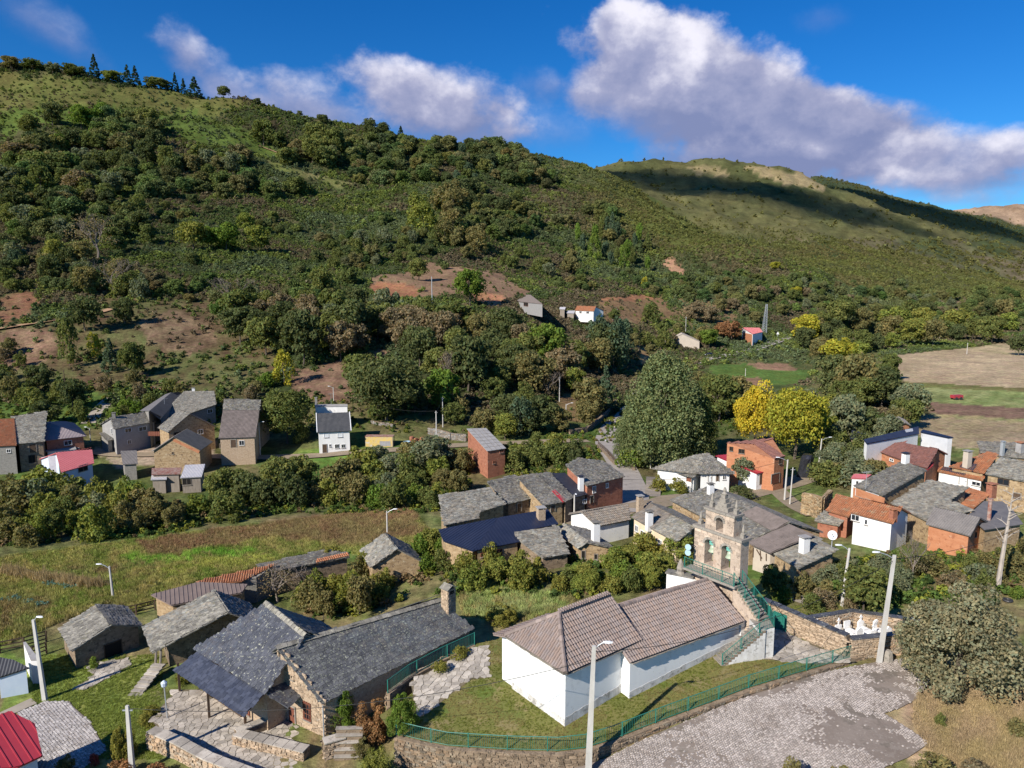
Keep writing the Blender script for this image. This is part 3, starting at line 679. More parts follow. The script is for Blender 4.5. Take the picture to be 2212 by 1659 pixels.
def add_roof(root,pl,m,sz=1.0,individual=0,ridge=False,name='roof',lift=0.0,seed=None):
	"""roof part with its covering; slates/tiles as pieces"""
	NPLANE[0] += 1;seed = NPLANE[0] if seed is None else seed;o = V3(pl.o);mm = MT[m]
	mb = MB(o);
	if lift: pl = Plane([p + pl.n * lift for p in pl.P])
	underlay(mb,pl,.10+lift*.8)
	kind = ('slate' if m.startswith('slate') else 'tile' if m.startswith('tile') else 'corr' if m.startswith('corr') else 'sheet' if m.endswith('_sheet') else 'flat')
	if kind == 'corr': surf_corr(mb,pl,.26)
	elif kind == 'sheet': surf_corr(mb,pl,.42 if m in ('navy_sheet','brown_sheet') else .55,.045,mode='rib')
	rf = mb.build(name,mm,root)
	wl = world_loc(rf)
	if kind in ('slate','tile'):
		pcs = piece_slates(pl,sz,seed,*({'slate_new': (.012,.010,0,.018),'slate_blue': (.025,.016,0,.026),'slate_dark': (.03,.02,0,.032)}.get(m,(.06,.035,0,.055)))) if kind == 'slate' else piece_tiles(pl,.25*sz,.42*sz,seed)
		fc = SLF if kind == 'slate' else TLF
		if individual:
			order = sorted(range(len(pcs)),key=lambda i: (pcs[i][0][0] - V3((0,0,CAMZ))).length);near = order[:individual];rest = order[individual:]
			for i in near:
				P = pcs[i][0];c = (P[0] + P[1] + P[2] + P[3]) / 4
				ob = link(kind,mesh_from(kind,[p - c for p in P],fc,vmat(mm)),rf,c - wl)
			pcs = [pcs[i] for i in rest]
		if pcs:
			ob = link('slates' if kind == 'slate' else 'roof_tiles',pieces_mesh(kind + 's',pcs,fc,mm,base=wl,var={'slate': .55,'slate_pale': .5,'slate_new': .22,'slate_blue': .3,'slate_dark': .34,'tile_church': .14}.get(m,.32)),rf);ob['kind'] = 'stuff'
	return rf
def vmat(m):
	"""same material with brightness varied per object (single slates, stones)"""
	k = m.name + '_single'
	if k in MATS: return MATS[k]
	c = m.copy();c.name = k;nt = c.node_tree;N = nt.nodes;L = nt.links;b = N['Principled BSDF']
	tc = [n for n in N if n.type == 'TEX_COORD']
	oi = N.new('ShaderNodeObjectInfo');mr = N.new('ShaderNodeMapRange');L.new(oi.outputs['Random'],mr.inputs['Value']);mr.inputs['To Min'].default_value = .72;mr.inputs['To Max'].default_value = 1.25
	vm = N.new('ShaderNodeVectorMath');vm.operation = 'SCALE';s = b.inputs['Base Color']
	if s.is_linked: L.new(s.links[0].from_socket,vm.inputs[0])
	else: vm.inputs[0].default_value = s.default_value[:3]
	L.new(mr.outputs[0],vm.inputs['Scale']);L.new(vm.outputs[0],s)
	# move the noise with the object so that pieces do not repeat
	for n in list(N):
		if n.type == 'MAPPING' and n.inputs[0].is_linked:
			src = n.inputs[0].links[0].from_socket;ad = N.new('ShaderNodeVectorMath');ad.operation = 'ADD';L.new(src,ad.inputs[0]);L.new(oi.outputs['Location'],ad.inputs[1]);L.new(ad.outputs[0],n.inputs[0])
	MATS[k] = c;return c
# ------------------------------------------------------------------ houses
HOUSES = {}
class House:
	def __init__(s,name,label,cat='house',base=None,group=None):
		s.name = name;s.quads = [];s.planes = [];s.wmb = None;s.label = label;s.cat = cat;s.z0 = base;s.group = group;s.root = None
	def start(s,A,z):
		if s.z0 is None:
			z0 = -3.0
			for _ in range(6):
				p = atz(A[0],A[1],z0 + (z[0] if isinstance(z,(tuple,list)) else z));z0 = gz(p.x,p.y)
			s.z0 = z0
		if s.root is None:
			p = atz(A[0],A[1],s.z0 + (z[0] if isinstance(z,(tuple,list)) else z))
			s.root = empty(s.name,(p.x,p.y,s.z0),0,s.label,s.cat,s.group);HOUSES[s.label] = s
			s.walls = {}
	def body(s,pl,wall,o=.28,drop=.14,bottom=None,poly=None):
		q = inset([(p.x,p.y) for p in (poly or pl.P)],o)
		mb = s.walls.setdefault(wall,MB(s.root.location))
		zt = [pl.z(p[0],p[1]) - drop for p in q];zb = s.z0 - 1.6 if bottom is None else s.z0 + bottom
		if min(zt) < zb: zb = min(zt) - .5
		mb.prism([(p[0],p[1]) for p in q],zb,zt)
		n = len(q)
		for i in range(n):
			a,b = q[i],q[(i + 1) % n];s.quads.append((V3((a[0],a[1],zb)),V3((b[0],b[1],zb)),zt[i],zt[(i + 1) % n]))
	def body2(s,p1,p2,pts,wall,o,bottom=None,drop=.14):
		q = inset([(p.x,p.y) for p in pts],o);mb = s.walls.setdefault(wall,MB(s.root.location));zt = [min(p1.z(p[0],p[1]),p2.z(p[0],p[1])) - drop for p in q]
		zb = s.z0 - 1.6 if bottom is None else s.z0 + bottom
		if min(zt) < zb: zb = min(zt) - .5
		mb.prism([(p[0],p[1]) for p in q],zb,zt);n = len(q)
		for i in range(n):
			a,b = q[i],q[(i + 1) % n];s.quads.append((V3((a[0],a[1],zb)),V3((b[0],b[1],zb)),zt[i],zt[(i + 1) % n]))
	def roof(s,m,z,pitch,pts,wall='stone_brown',mirror=False,sz=1.0,same=False,lift=0.0,sgn=1,ov=.28,zs=None,body=True,individual=0,bottom=None,plane=None,mback=None):
		s.start(pts[0] if pts else (0,0),z)
		if plane is not None: pl = plane
		elif same: pl0 = s.planes[-1];pl = Plane([pl0.hit(*p) for p in pts])
		elif zs is not None: pl = z3_plane(pts,zs,s.z0,s.planes[-1] if s.planes else None)
		else: pl = eave_plane(pts,s.z0,z,pitch,sgn)
		add_roof(s.root,pl,m,sz,individual,lift=lift)
		if not same:
			s.planes.append(pl)
			if wall and body and not mirror: s.body(pl,wall,ov,bottom=bottom)
		if mirror:
			A,B,C,D = pl.P[0],pl.P[1],pl.P[2],pl.P[-1]
			hd = (D - C);rd = V3((hd.x,hd.y,0)).normalized();off = V3((A.x - D.x,A.y - D.y,0));per = off - rd * off.dot(rd);k = mirror if not isinstance(mirror,bool) else 1.0
			A2 = D - per * k;B2 = C - per * k;A2.z = D.z - (D.z - A.z) * k;B2.z = C.z - (C.z - B.z) * k
			pb = Plane([B2,A2,D,C]);add_roof(s.root,pb,mback or m,sz);s.planes.append(pb);s.planes.append(pl)
			if wall and body: s.body2(pl,pb,[A,B,C,B2,A2,D],wall,ov,bottom)
		return pl
	def gable(s,m,A,B,apex,z,L=None,Q=None,wall='stone_brown',m2=None,sz=1.0,ov=.3,bottom=None,individual=0):
		"""gable end towards the camera: A, B front eave points, apex above them, ridge runs back L metres or to photo point Q"""
		s.start(A,z);zA,zB = z if isinstance(z,(tuple,list)) else (z,z)
		a = atz(*A,s.z0 + zA);b = atz(*B,s.z0 + zB);ab = V3((b.x - a.x,b.y - a.y,0));u = ab.normalized();h = V3((-u.y,u.x,0));h = h if h.y > 0 else -h
		d = rayv(*apex);c = V3((0,0,CAMZ));t = (a - c).dot(h) / d.dot(h);P = c + d * t
		if Q is not None:
			q = atz(Q[0],Q[1],P.z);r = V3((q.x - P.x,q.y - P.y,0))
		else: r = h * L
		f = V3((0,0,0))
		left = Plane([a + r,a,P,P + r]);right = Plane([b,b + r,P + r,P])
		add_roof(s.root,left,m,sz,individual);add_roof(s.root,right,m2 or m,sz,individual);s.planes += [left,right]
		s.body2(left,right,[a,P,b,b+r,P+r,a+r],wall,ov,bottom);return left,right
	def wallhit(s,px,py):
		d = rayv(px,py);c = V3((0,0,CAMZ));best = None
		for (a,b,za,zb) in s.quads:
			e = b - a;n = V3((e.y,-e.x,0))
			if n.length<1e-5: continue
			n.normalize();den = d.dot(n)
			if abs(den)<1e-6: continue
			t = (a - c).dot(n) / den
			if t <= 0: continue
			p = c + d * t;k = (V3((p.x - a.x,p.y - a.y,0))).dot(V3((e.x,e.y,0))) / e.length_squared
			if -.02 <= k <= 1.02 and p.z <= za + (zb - za) * k + .3 and p.z >= a.z - 2.5:
				if den > 0: n = -n
				if best is None or t < best[0]: best = (t,p,n)
		return best
	def win(s,x0,y0,x1,y1,kind='window',frame='white_paint',pane='glass_dark',Z=None,bars=True):
		if Z: (x0,y0),(x1,y1) = Z(x0,y0),Z(x1,y1)
		hcen = s.wallhit((x0 + x1) / 2,(y0 + y1) / 2)
		if hcen is None: return None
		t,p,n = hcen;u = V3((-n.y,n.x,0));dist = p.y
		sc = FPX / dist;foreshort = max(.35,abs((V3((0,0,CAMZ)) - p).normalized().dot(n)))
		w = max(.3,(x1 - x0) / sc / max(.4,abs(u.x)));hgt = max(.3,(y1 - y0) / sc)
		base = p + n * .004
		if kind == 'door':
			o = MB(p).box(base + n * .03,(w,.06,hgt),ax=(u,n,V3((0,0,1)))).build('door',MT[frame],s.root)
			MB(p).box(base + n * .075 + u * (w * .36),(.07,.05,.16),ax=(u,n,V3((0,0,1)))).build('handle',MT['dark_metal'],o)
			fr = MB(p)
			for sg in (-1,1): fr.box(base + n * .04 + u * (sg * (w / 2 + .05)),(.1,.1,hgt + .1),ax=(u,n,V3((0,0,1))))
			fr.box(base + n * .04 + V3((0,0,hgt / 2 + .08)),(w + .2,.09,.12),ax=(u,n,V3((0,0,1)))).build('frame',MT['granite_trim'],o);return o
		fr = MB(p);b = .07;Zv = V3((0,0,1))
		for sg in (-1,1):
			fr.box(base + n * .03 + u * (sg * (w / 2)),(b,.09,hgt + b),ax=(u,n,Zv));fr.box(base + n * .03 + Zv * (sg * (hgt / 2)),(w - b,.085,b),ax=(u,n,Zv))
		if bars and w > .5: fr.box(base + n * .028,(.045,.06,hgt - b),ax=(u,n,Zv))
		o = fr.build(kind,MT[frame],s.root)
		MB(p).box(base + n * .006,(w - .03,.02,hgt - .03),ax=(u,n,Zv)).build('pane',MT[pane],o)  # void panes put an opening's inner shade into a flat dark sheet
		MB(p).box(base + n * .06 - Zv * (hgt / 2 + .07),(w + .16,.16,.06),ax=(u,n,Zv)).build('sill',MT['granite_trim'],o)
		return o
	def roofhit(s,px,py):
		best = None
		for pl in s.planes:
			p = pl.hit(px,py);q = ((p - pl.o).dot(pl.u),(p - pl.o).dot(pl.v))
			if pip2(pl.q,*q) and (best is None or p.y < best.y): best = p
		return best or s.planes[-1].hit(px,py)
	def chimney(s,px,py,h=1.2,w=.6,m='render_white',cap='slate'):
		p = s.roofhit(px,py);o = MB(p).box(p + V3((0,0,h / 2 - .25)),(w,w * .9,h + .5),rz=.35).build('chimney',MT[m],s.root)
		mb = MB(p)
		for (i,j) in ((-1,-1),(-1,1),(1,-1),(1,1)): mb.box(p+V3((i*w*.36,j*w*.33,h+.08)),(.1,.1,.2))
		mb.box(p + V3((0,0,h + .20)),(w * 1.25,w * 1.15,.08),rz=.35).build('cap',MT[cap],o);return o
	def done(s):
		for wm,mb in s.walls.items(): mb.build('wall',MT[wm.split('#')[0]],s.root)
		return s.root
# ------------------------------------------------------------------ village houses (roof corners measured in the photograph, heights in metres)
def zz(Z,*pts): return [Z(*p) for p in pts]
def house(name,label,cat='house',base=None,group=None): return House(name,label,cat,base,group)
# --- hamlet on the left
h = house('stone_house','low house with rusty orange tile roof cut by the left edge of the photo',base=-6.3)
h.roof('tile_orange',4.5,27,zz(Z1,(-120,752),(145,740),(125,510),(-120,508)),'stone_grey',mirror=True);h.win(60,770,90,800,Z=Z1);h.done()
h = house('stone_house','stone house with lichened slate roof between the rusty tile roof and the purple-grey roof',base=-6.3)
h.roof('slate_pale',4.6,27,zz(Z1,(148,727),(383,706),(408,440),(100,492)),'stone_brown',mirror=True);h.win(262,725,305,800,'door',frame='wood_dark',Z=Z1);h.win(255,820,300,890,'opening','wood_dark','void_shade',Z=Z1);h.done()
h = house('brick_house','house with purple-grey corrugated hipped roof above a white garage',base=-6.3)
h.roof('corr_purple',4.3,24,zz(Z1,(385,698),(748,657),(400,535)),'brick_red')
h.roof('corr_purple',0,0,zz(Z1,(748,657),(400,535),(560,530),(640,545),(690,585)),None,zs=(4.3,None,5.9),body=False)
h.win(565,695,610,735,Z=Z1);h.win(500,770,650,792,'opening','white_paint','void_shade',Z=Z1);h.done()
h = house('garage','white rendered garage below the purple-grey corrugated roof','garage',base=-6.6)
h.roof('concrete_roof',2.4,4,zz(Z1,(395,790),(660,770),(650,745),(395,772)),'render_white');h.win(500,785,655,815,'opening','white_paint','void_shade',Z=Z1);h.done()
h = house('shed','small shed with pink-red standing seam roof in the left hamlet','shed',base=-7.0)
pl = h.roof('pink_sheet',2.9,20,zz(Z1,(530,972),(812,893),(795,775),(483,800)),'render_blue',mirror=True);h.win(697,905,735,960,'opening','wood_grey','void_shade',Z=Z1);h.done()
h = house('lean_to','black and white striped corrugated lean-to at the side of the pink-red shed','lean-to',base=-7.0)
h.roof('corr_pale',2.6,20,zz(Z1,(437,1000),(490,985),(478,828),(415,835)),'wood_grey');h.done()
h = house('stone_house','tall grey rendered house with slate roof and white end wall beside the hamlet lane',base=-6.3)
h.roof('slate',5.6,24,zz(Z1,(985,597),(1345,533),(1290,440),(955,500)),'render_grey',mirror=True)
h.win(1092,590,1120,625,Z=Z1);h.win(1215,575,1250,612,Z=Z1);h.win(1108,690,1124,725,Z=Z1);h.win(960,590,972,640,Z=Z1)
h.chimney(*Z1(985,500),1.0,.7,'stone_grey');h.done()
h = house('porch_roof','small slate porch roof on the end of the tall grey rendered house','porch',base=-6.4)
h.roof('slate',2.6,18,zz(Z1,(925,700),(980,690),(940,625),(858,630)),'stone_grey');h.done()
h = house('stone_house','large house with long pale slate roof sweeping down to the left, in the hamlet',base=-6.0)
h.roof('slate_pale',0,0,zz(Z1,(1295,578),(1870,385),(1850,270),(1595,270)),'stone_grey',zs=(4,7,9.2));h.win(1800,425,1828,458,Z=Z1);h.chimney(*Z1(1672,268),.7,.7,'render_white','slate')
h.chimney(*Z1(1417,462),1.4,.55,'render_white','concrete_roof');h.done()
h = house('stone_house','house with dark new slate roof behind the long pale slate roof',base=-6.0)
h.roof('grey_membrane',0,0,zz(Z1,(1210,437),(1290,440),(1480,280),(1430,295)),'stone_grey',zs=(6.9,8.2,8.8))
h.roof('corr_dark',0,0,zz(Z1,(1290,440),(1480,280),(1385,512),(1592,275)),'stone_grey',zs=(8.2,8.8,6.5));h.done()
h = house('stone_house','small gabled stone house with wooden balcony in front of the long pale slate roof',base=-6.2)
h.gable('slate',Z1(1450,628),Z1(1868,574),Z1(1640,465),5.0,L=7,wall='stone_ochre',m2='tile_grey')
h.win(1520,620,1590,665,'opening','wood_dark','void_shade',Z=Z1);h.win(1716,600,1748,640,Z=Z1);h.win(1340,670,1390,720,'door',frame='white_paint',Z=Z1)
h.done()
mb = MB(atz(*Z1(1350,650),-3.0));q = atz(*Z1(1350,650),-3.0);mb.box(q,(3.2,.9,.12));mb.box(q + V3((0,-.42,.5)),(3.2,.06,.85))
for k in range(-3,4): mb.box(q+V3((k*.5,-.47,.5)),(.07,.05,1.0))
tag(mb.build('balcony',MT['wood_red']),'reddish wooden balcony at the left of the small gabled stone house','balcony')
h = house('stone_house','gabled stone house with orange brick verge under a grey and brown corrugated roof',base=-6.6)
h.gable('corr_grey',Z1(1310,790),Z1(1734,780),Z1(1500,662),3.9,L=8,wall='stone_ochre',m2='corr_dark')
mb = MB(h.root.location)
for (a,b) in ((Z1(1320,800),Z1(1500,690)),(Z1(1500,690),Z1(1722,795))):
	A_,B_ = h.wallhit(*a),h.wallhit(*b)
	if A_ and B_: mb.bar(A_[1]+A_[2]*.05,B_[1]+B_[2]*.05,.1,.55)
mb.build('brick_verge',MT['brick_orange'],h.root);h.win(1485,795,1500,812,'opening','stone_brown','void_shade',Z=Z1);h.done()
h = house('brown_roof_house','tall narrow house with steep brown corrugated roof and balcony beside the big round tree',base=-6.3)
h.roof('corr_brown',4.9,27,zz(Z13,(1343,1318),(1570,1310),(1594,1145),(1369,1145)),'stone_warm',body=False)
pl = h.planes[0];pt = zz(Z13,(1343,1318),(1570,1310),(1602,1080),(1376,1078));full = Plane([pl.hit(*p) for p in pt]);h.body(full,'stone_warm')
h.roof('slate',0,0,zz(Z13,(1369,1143),(1594,1143),(1602,1080),(1376,1078)),None,same=True)
D_,C_ = full.P[3],full.P[2];bk = V3((0.1,5.5,-2.8));pb = Plane([C_ + bk,D_ + bk,D_,C_]);h.roof('slate',0,0,[],'stone_warm',plane=pb)
h.win(1420,1325,1450,1372,'door',frame='wood_dark',Z=Z13);h.win(1470,1330,1500,1360,Z=Z13);h.done()
q0,q1 = atz(*Z13(1362,1372),-3.9),atz(*Z13(1562,1370),-3.9);mb = MB(q0);sh = V3((0,-.9,0));mb.box((q0+q1)/2 + sh*.5,((q1-q0).length,1.4,.16));mb.bar(q0+sh*1.2+V3((0,0,1)),q1+sh*1.2+V3((0,0,1)),.06)
for k in range(9): p_ = q0.lerp(q1,k/8) + sh*1.2;mb.bar(p_,p_ + V3((0,0,1)),.05)
tag(mb.build('balcony',MT['wood_grey']),'grey railed balcony under the steep brown corrugated roof','balcony')
h = house('shed','tiny shed with light corrugated roof between the hamlet lane and the trees','shed',base=-6.9)
h.roof('corr_grey',2.3,16,zz(Z1,(1062,905),(1190,897),(1183,782),(1040,787)),'stone_grey');h.done()
h = house('lean_to','lean-to with pale rusty corrugated roof against the orange-verged stone house','lean-to',base=-7.2)
h.roof('corr_pale',2.2,16,zz(Z1,(1555,1020),(1742,1010),(1774,900),(1600,908)),'wood_grey');h.win(1580,1025,1650,1080,'opening','wood_grey','void_shade',Z=Z1);h.done()
h = house('lean_to','lean-to with rust-red sheet roof below the orange-verged stone house','lean-to',base=-7.0)
h.roof('corr_rust',2.5,14,zz(Z1,(1310,992),(1555,985),(1570,930),(1312,935)),'wood_grey');h.done()
h = house('lean_to','low shelter with white striped corrugated roof beside scrap heap in the hamlet','shelter',base=-7.3)
h.roof('corr_pale',2.0,16,zz(Z1,(1302,1036),(1440,1032),(1448,986),(1312,990)),'wood_grey');h.done()
# --- white house and buildings along the lower lane
h = house('white_house','white two-storey house with dark corrugated roof standing alone by the lane',base=-6.3)
h.roof('corr_dark',4.7,25,zz(Z2,(528,628),(822,613),(808,452),(520,462)),'render_white',ov=.35)
pl = h.planes[0];mb = MB(h.root.location)
for a,b in ((pl.P[0],pl.P[3]),(pl.P[1],pl.P[2])): MB(h.root.location).bar(a+V3((0,0,.08)),b+V3((0,0,.08)),.16,.22).build('verge',MT['white_paint'],h.root)
h.roof('concrete_roof',8.2,4,zz(Z2,(508,402),(793,398),(790,380),(508,382)),'render_white#rear',ov=.12)
h.win(578,730,610,800,'door',frame='wood_dark',Z=Z2);h.win(632,727,648,750,Z=Z2);h.win(682,727,718,762,Z=Z2);h.win(738,727,770,760,Z=Z2)
h.win(588,634,626,668,pane='shutter_white',Z=Z2,bars=False);h.win(706,630,746,665,pane='shutter_white',Z=Z2,bars=False);h.chimney(*Z2(520,384),1.5,.5,'concrete_roof','concrete_roof');h.done()
h = house('brick_barn','tall brick barn with pale cracked concrete roof among trees','barn',base=-7.0)
h.roof('concrete_roof',5.6,12,zz(Z2,(1998,787),(2162,762),(1988,587),(1820,592)),'brick_red',ov=.2)
h.win(2105,775,2135,800,'opening','brick_red','void_shade',Z=Z2);h.win(2045,872,2065,895,'opening','brick_red','void_shade',Z=Z2)
pl = h.planes[0];mb = MB(h.root.location)
for k in range(1,7): mb.bar(pl.P[0].lerp(pl.P[3],k/7)+pl.n*.02,pl.P[1].lerp(pl.P[2],k/7)+pl.n*.02,.05)
for k in range(1,4): mb.bar(pl.P[0].lerp(pl.P[1],k/4)+pl.n*.025,pl.P[3].lerp(pl.P[2],k/4)+pl.n*.025,.05)
mb.build('roof_joint',MT['corr_grey'],h.root);h.done()
# --- terrace of slate houses in the middle
h = house('stone_house','house with broad pale lichened slate roof at the left end of the middle terrace',base=-3.6)
h.roof('slate_pale',3.9,19,zz(Z3,(105,948),(402,885),(398,835),(640,762),(492,622),(58,690)),'stone_ochre');h.done()
h = house('stone_house','house with dark bluish slate roof second in the middle terrace',base=-3.8)
h.roof('slate',4.2,20,zz(Z3,(655,762),(902,706),(722,508),(476,572)),'stone_brown');h.win(735,755,770,825,'door',frame='wood_dark',Z=Z3);h.done()
h = house('stone_house','house with grey slate roof and red flashing third in the middle terrace',base=-3.8)
h.roof('slate',4.2,20,zz(Z3,(965,778),(1152,742),(888,503),(735,528)),'stone_ochre')
h.roof('red_sheet',0,0,zz(Z3,(1128,750),(1158,742),(1062,645),(1033,652)),None,same=True,lift=.12);h.win(1025,770,1060,825,'door',frame='wood_dark',Z=Z3);h.done()
h = house('stone_house','narrow strip of slate roof beside the black membrane roof',base=-3.8)
h.roof('slate',4.3,20,zz(Z3,(1154,741),(1228,705),(1020,488),(892,503)),'stone_brown');h.done()
h = house('stone_house','house with smooth black membrane roof beside the brick house',base=-3.8)
h.roof('membrane',4.1,20,zz(Z3,(1230,704),(1345,675),(1150,490),(1022,494)),'stone_brown')
h.chimney(*Z3(1285,640),1.9,.7,'render_white','membrane');h.win(1300,720,1335,755,Z=Z3);h.done()
h = house('brick_house','brick house with grey slate roof at the road junction',base=-3.9)
h.roof('slate',5.4,21,zz(Z3,(1340,607),(1668,522),(1490,395),(1275,363),(1155,425)),'brick_red',ov=.22)
h.win(1385,605,1415,665,Z=Z3);h.win(1500,580,1525,620,Z=Z3);h.win(1365,690,1395,750,'door',frame='wood_dark',Z=Z3);h.done()
h = house('navy_roof_house','long low house with navy blue sheet roof in the village centre',base=-2.8)
h.roof('navy_sheet',3.6,19,zz(Z3,(358,1168),(765,1088),(712,1012),(1092,936),(1000,808),(575,880)),'stone_ochre')
h.roof('navy_sheet',0,0,zz(Z3,(98,1080),(358,1168),(575,880),(58,985)),'stone_ochre',zs=(3.6,None,None))
h.chimney(*Z3(940,890),1.3,.9,'stone_warm','concrete_roof');h.win(555,1150,605,1205,Z=Z3,frame='wood_red');h.win(420,1185,450,1215,Z=Z3,frame='wood_red');h.done()
h = house('stone_house','house with sagging grey slate roof in front of the navy roof',base=-2.4)
h.roof('slate_pale',2.4,17,zz(Z3,(955,1228),(1195,1190),(1085,950),(716,1012),(770,1090)),'stone_brown');h.done()
h = house('stone_house','ruinous gabled stone house with two lichened slate slopes and a tall white chimney',base=-2.4)
h.gable('slate_pale',Z3(1258,1146),Z3(1578,1146),Z3(1345,1092),2.6,Q=Z3(1140,935),wall='stone_ochre',m2='slate')
h.chimney(*Z3(1412,1085),2.2,.8,'render_white','slate');h.win(1400,1190,1430,1240,'opening','wood_grey','void_shade',Z=Z3);h.win(1290,1160,1325,1230,'opening','wood_grey','void_shade',Z=Z3);h.done()
h = house('white_gable_house','white gabled house with rows of grey tiles beside the junction',base=-3.0)
h.roof('tile_grey',3.6,21,zz(Z3,(1427,957),(1722,897),(1690,760),(1287,828)),'render_white',mirror=True);h.done()
h = house('awning','translucent pale corrugated awning along the eave of the white gabled house','awning',base=-3.0)
h.roof('corr_pale',2.7,8,zz(Z3,(1456,990),(1704,943),(1700,912),(1427,962)),None);
mb = MB(h.root.location);pl = h.planes[0]
for k in range(4): p_ = pl.P[0].lerp(pl.P[1],k/3);mb.bar((p_.x,p_.y,h.z0 - .4),p_,.1)
mb.build('post',MT['wood_grey'],h.root);h.done()
h = house('cream_house','cream rendered house with ridged slate roof and two chimneys left of the bell tower',base=-2.6)
h.roof('tile_grey',4.6,21,zz(Z3,(1722,873),(1905,978),(2075,852),(1880,745)),'render_cream',body=False)
pl = h.planes[0];full = Plane([pl.hit(*p) for p in zz(Z3,(1722,873),(2108,1090))] + [pl.hit(1500.8,1138.5),pl.hit(*Z3(1880,745))])
h.roof('slate_pale',0,0,[Z3(1905,978),Z3(2108,1090),(1500.8,1138.5),Z3(2075,852)],None,same=True)
h.body(full,'render_cream');A_,B_,C_,D_ = full.P;rd = (C_-D_);rd.z=0;rd.normalize();off=A_-D_;off.z=0;per=off-rd*off.dot(rd);A2=D_-per;B2=C_-per;A2.z=A_.z;B2.z=B_.z
h.roof('slate',0,0,[],'render_cream',plane=Plane([B2,A2,D_,C_]))
h.chimney(*Z3(1875,955),1.7,.7,'render_white','slate');h.chimney(*Z3(1795,815),1.7,.7,'stone_warm','concrete_roof')
h.win(1760,945,1780,1000,Z=Z3);h.win(1808,990,1832,1040,Z=Z3);h.win(1965,1070,1985,1110,Z=Z3);h.done()
h = house('lean_to','brown corrugated lean-to roof in front of the cream house','lean-to',base=-2.2)
h.roof('brown_sheet',2.4,10,zz(Z7,(165,612),(262,580),(255,430),(80,540)),'stone_brown');h.done()
# --- by the road, right
h = house('white_house','white cottage with low hipped slate roof near the road bridge',base=-3.8)
h.roof('slate_pale',3.6,18,zz(Z4,(523,1112),(985,1165),(1105,952),(927,985)),'render_white',ov=.5)
h.roof('slate',0,0,zz(Z4,(985,1165),(1105,952),(1388,1165)),'render_white',zs=(None,None,3.6),ov=.5)
h.win(1110,1170,1140,1240,'door',frame='shutter_white',Z=Z4);h.win(1255,1180,1290,1225,'opening','white_paint','void_shade',Z=Z4);h.win(1190,1165,1215,1240,'door',frame='wood_dark',Z=Z4);h.done()
h = house('porch_roof','small dark tiled porch on the front of the white cottage','porch',base=-3.8)
h.roof('slate',3.1,16,zz(Z4,(772,1160),(955,1205),(1000,1155),(830,1110)),'render_white',ov=.6);h.win(895,1195,930,1245,'door',frame='wood_red',Z=Z4);h.done()
h = house('brick_house','unfinished orange brick house with patched maroon tile roof by the yellow trees',base=-3.9)
h.roof('tile_maroon',5.9,13,zz(Z4,(1790,1010),(1895,985),(1668,833),(1578,857)),'brick_orange',body=False)
pl = h.planes[0];full = Plane([pl.hit(*p) for p in zz(Z4,(1790,1010),(1895,985),(1770,795),(1292,843))]);h.body(full,'brick_orange',.1)
full2 = Plane([pl.hit(*p) for p in zz(Z4,(1580,856),(1666,832),(1768,796),(1294,842))]);h.roof('tile_maroon',0,0,[],None,plane=Plane([p - V3((0,0,.1)) for p in full2.P]))
h.win(1330,888,1360,930,Z=Z4,frame='wood_dark',pane='void_shade');h.win(1425,912,1475,955,Z=Z4,frame='wood_dark',pane='void_shade');h.win(1825,1010,1860,1060,'opening','wood_dark','void_shade',Z=Z4)
h.win(1738,1165,1850,1262,'door',frame='wood_red',Z=Z4);h.done()
h = house('garage','white garage with red sheet roof against the orange brick house','garage',base=-3.9)
h.roof('red_sheet',3.3,10,zz(Z4,(1605,1163),(1738,1140),(1440,957),(1183,980)),'render_white',ov=.2);h.win(1625,1160,1712,1270,'door',frame='wood_dark',Z=Z4);h.done()
# --- complex behind the bell tower
h = house('slate_roof_house','large grey slate roofed house with white glazed porch directly behind the bell tower',base=-2.0)
h.roof('slate',3.9,19,zz(Z7,(45,165),(705,510),(1040,355),(365,57)),'stone_ochre',mirror=True)
h.roof('corr_brown',0,0,zz(Z7,(640,287),(900,432),(1040,352),(772,228)),None,same=True,lift=.12)
h.chimney(*Z7(385,115),1.2,.7,'render_white','slate');h.done()
h = house('glazed_porch','white glazed porch with grey roof left of the bell tower','porch',base=-2.0)
h.roof('grey_membrane',2.9,8,zz(Z7,(115,205),(335,295),(350,262),(135,178)),'white_paint',ov=.1)
for k in range(5): h.win(60+k*52,195+k*18,95+k*52,235+k*18,Z=Z7)
h.done()
h = house('corrugated_roof_house','timber framed house with wavy brown corrugated roof right of the bell tower',base=-1.8)
h.roof('corr_brown',3.9,15,zz(Z7,(690,520),(880,606),(1240,457),(1042,368)),'render_beige',ov=.45)
a_ = h.wallhit(*Z7(700,560));mb = MB(h.root.location)
for (x0,y0,x1,y1) in ((690,545,850,612),(690,600,850,670),(740,560,740,640),(800,585,805,670),(770,575,815,650),(850,610,850,670)):
	A_,B_ = h.wallhit(*Z7(x0,y0)),h.wallhit(*Z7(x1,y1))
	if A_ and B_: mb.bar(A_[1]+A_[2]*.04,B_[1]+B_[2]*.04,.12,.08)
if mb.v: mb.build('timber_frame',MT['wood_dark'],h.root)
h.done()
h = house('stone_house','stone house with pale slate roof and white block chimney, right of the bell tower',base=-1.6)
h.roof('slate_pale',3.5,12,zz(Z7,(890,600),(1110,735),(1432,583),(1237,461)),'stone_ochre')
h.chimney(*Z7(1160,605),1.6,.8,'render_white','concrete_roof');h.done()
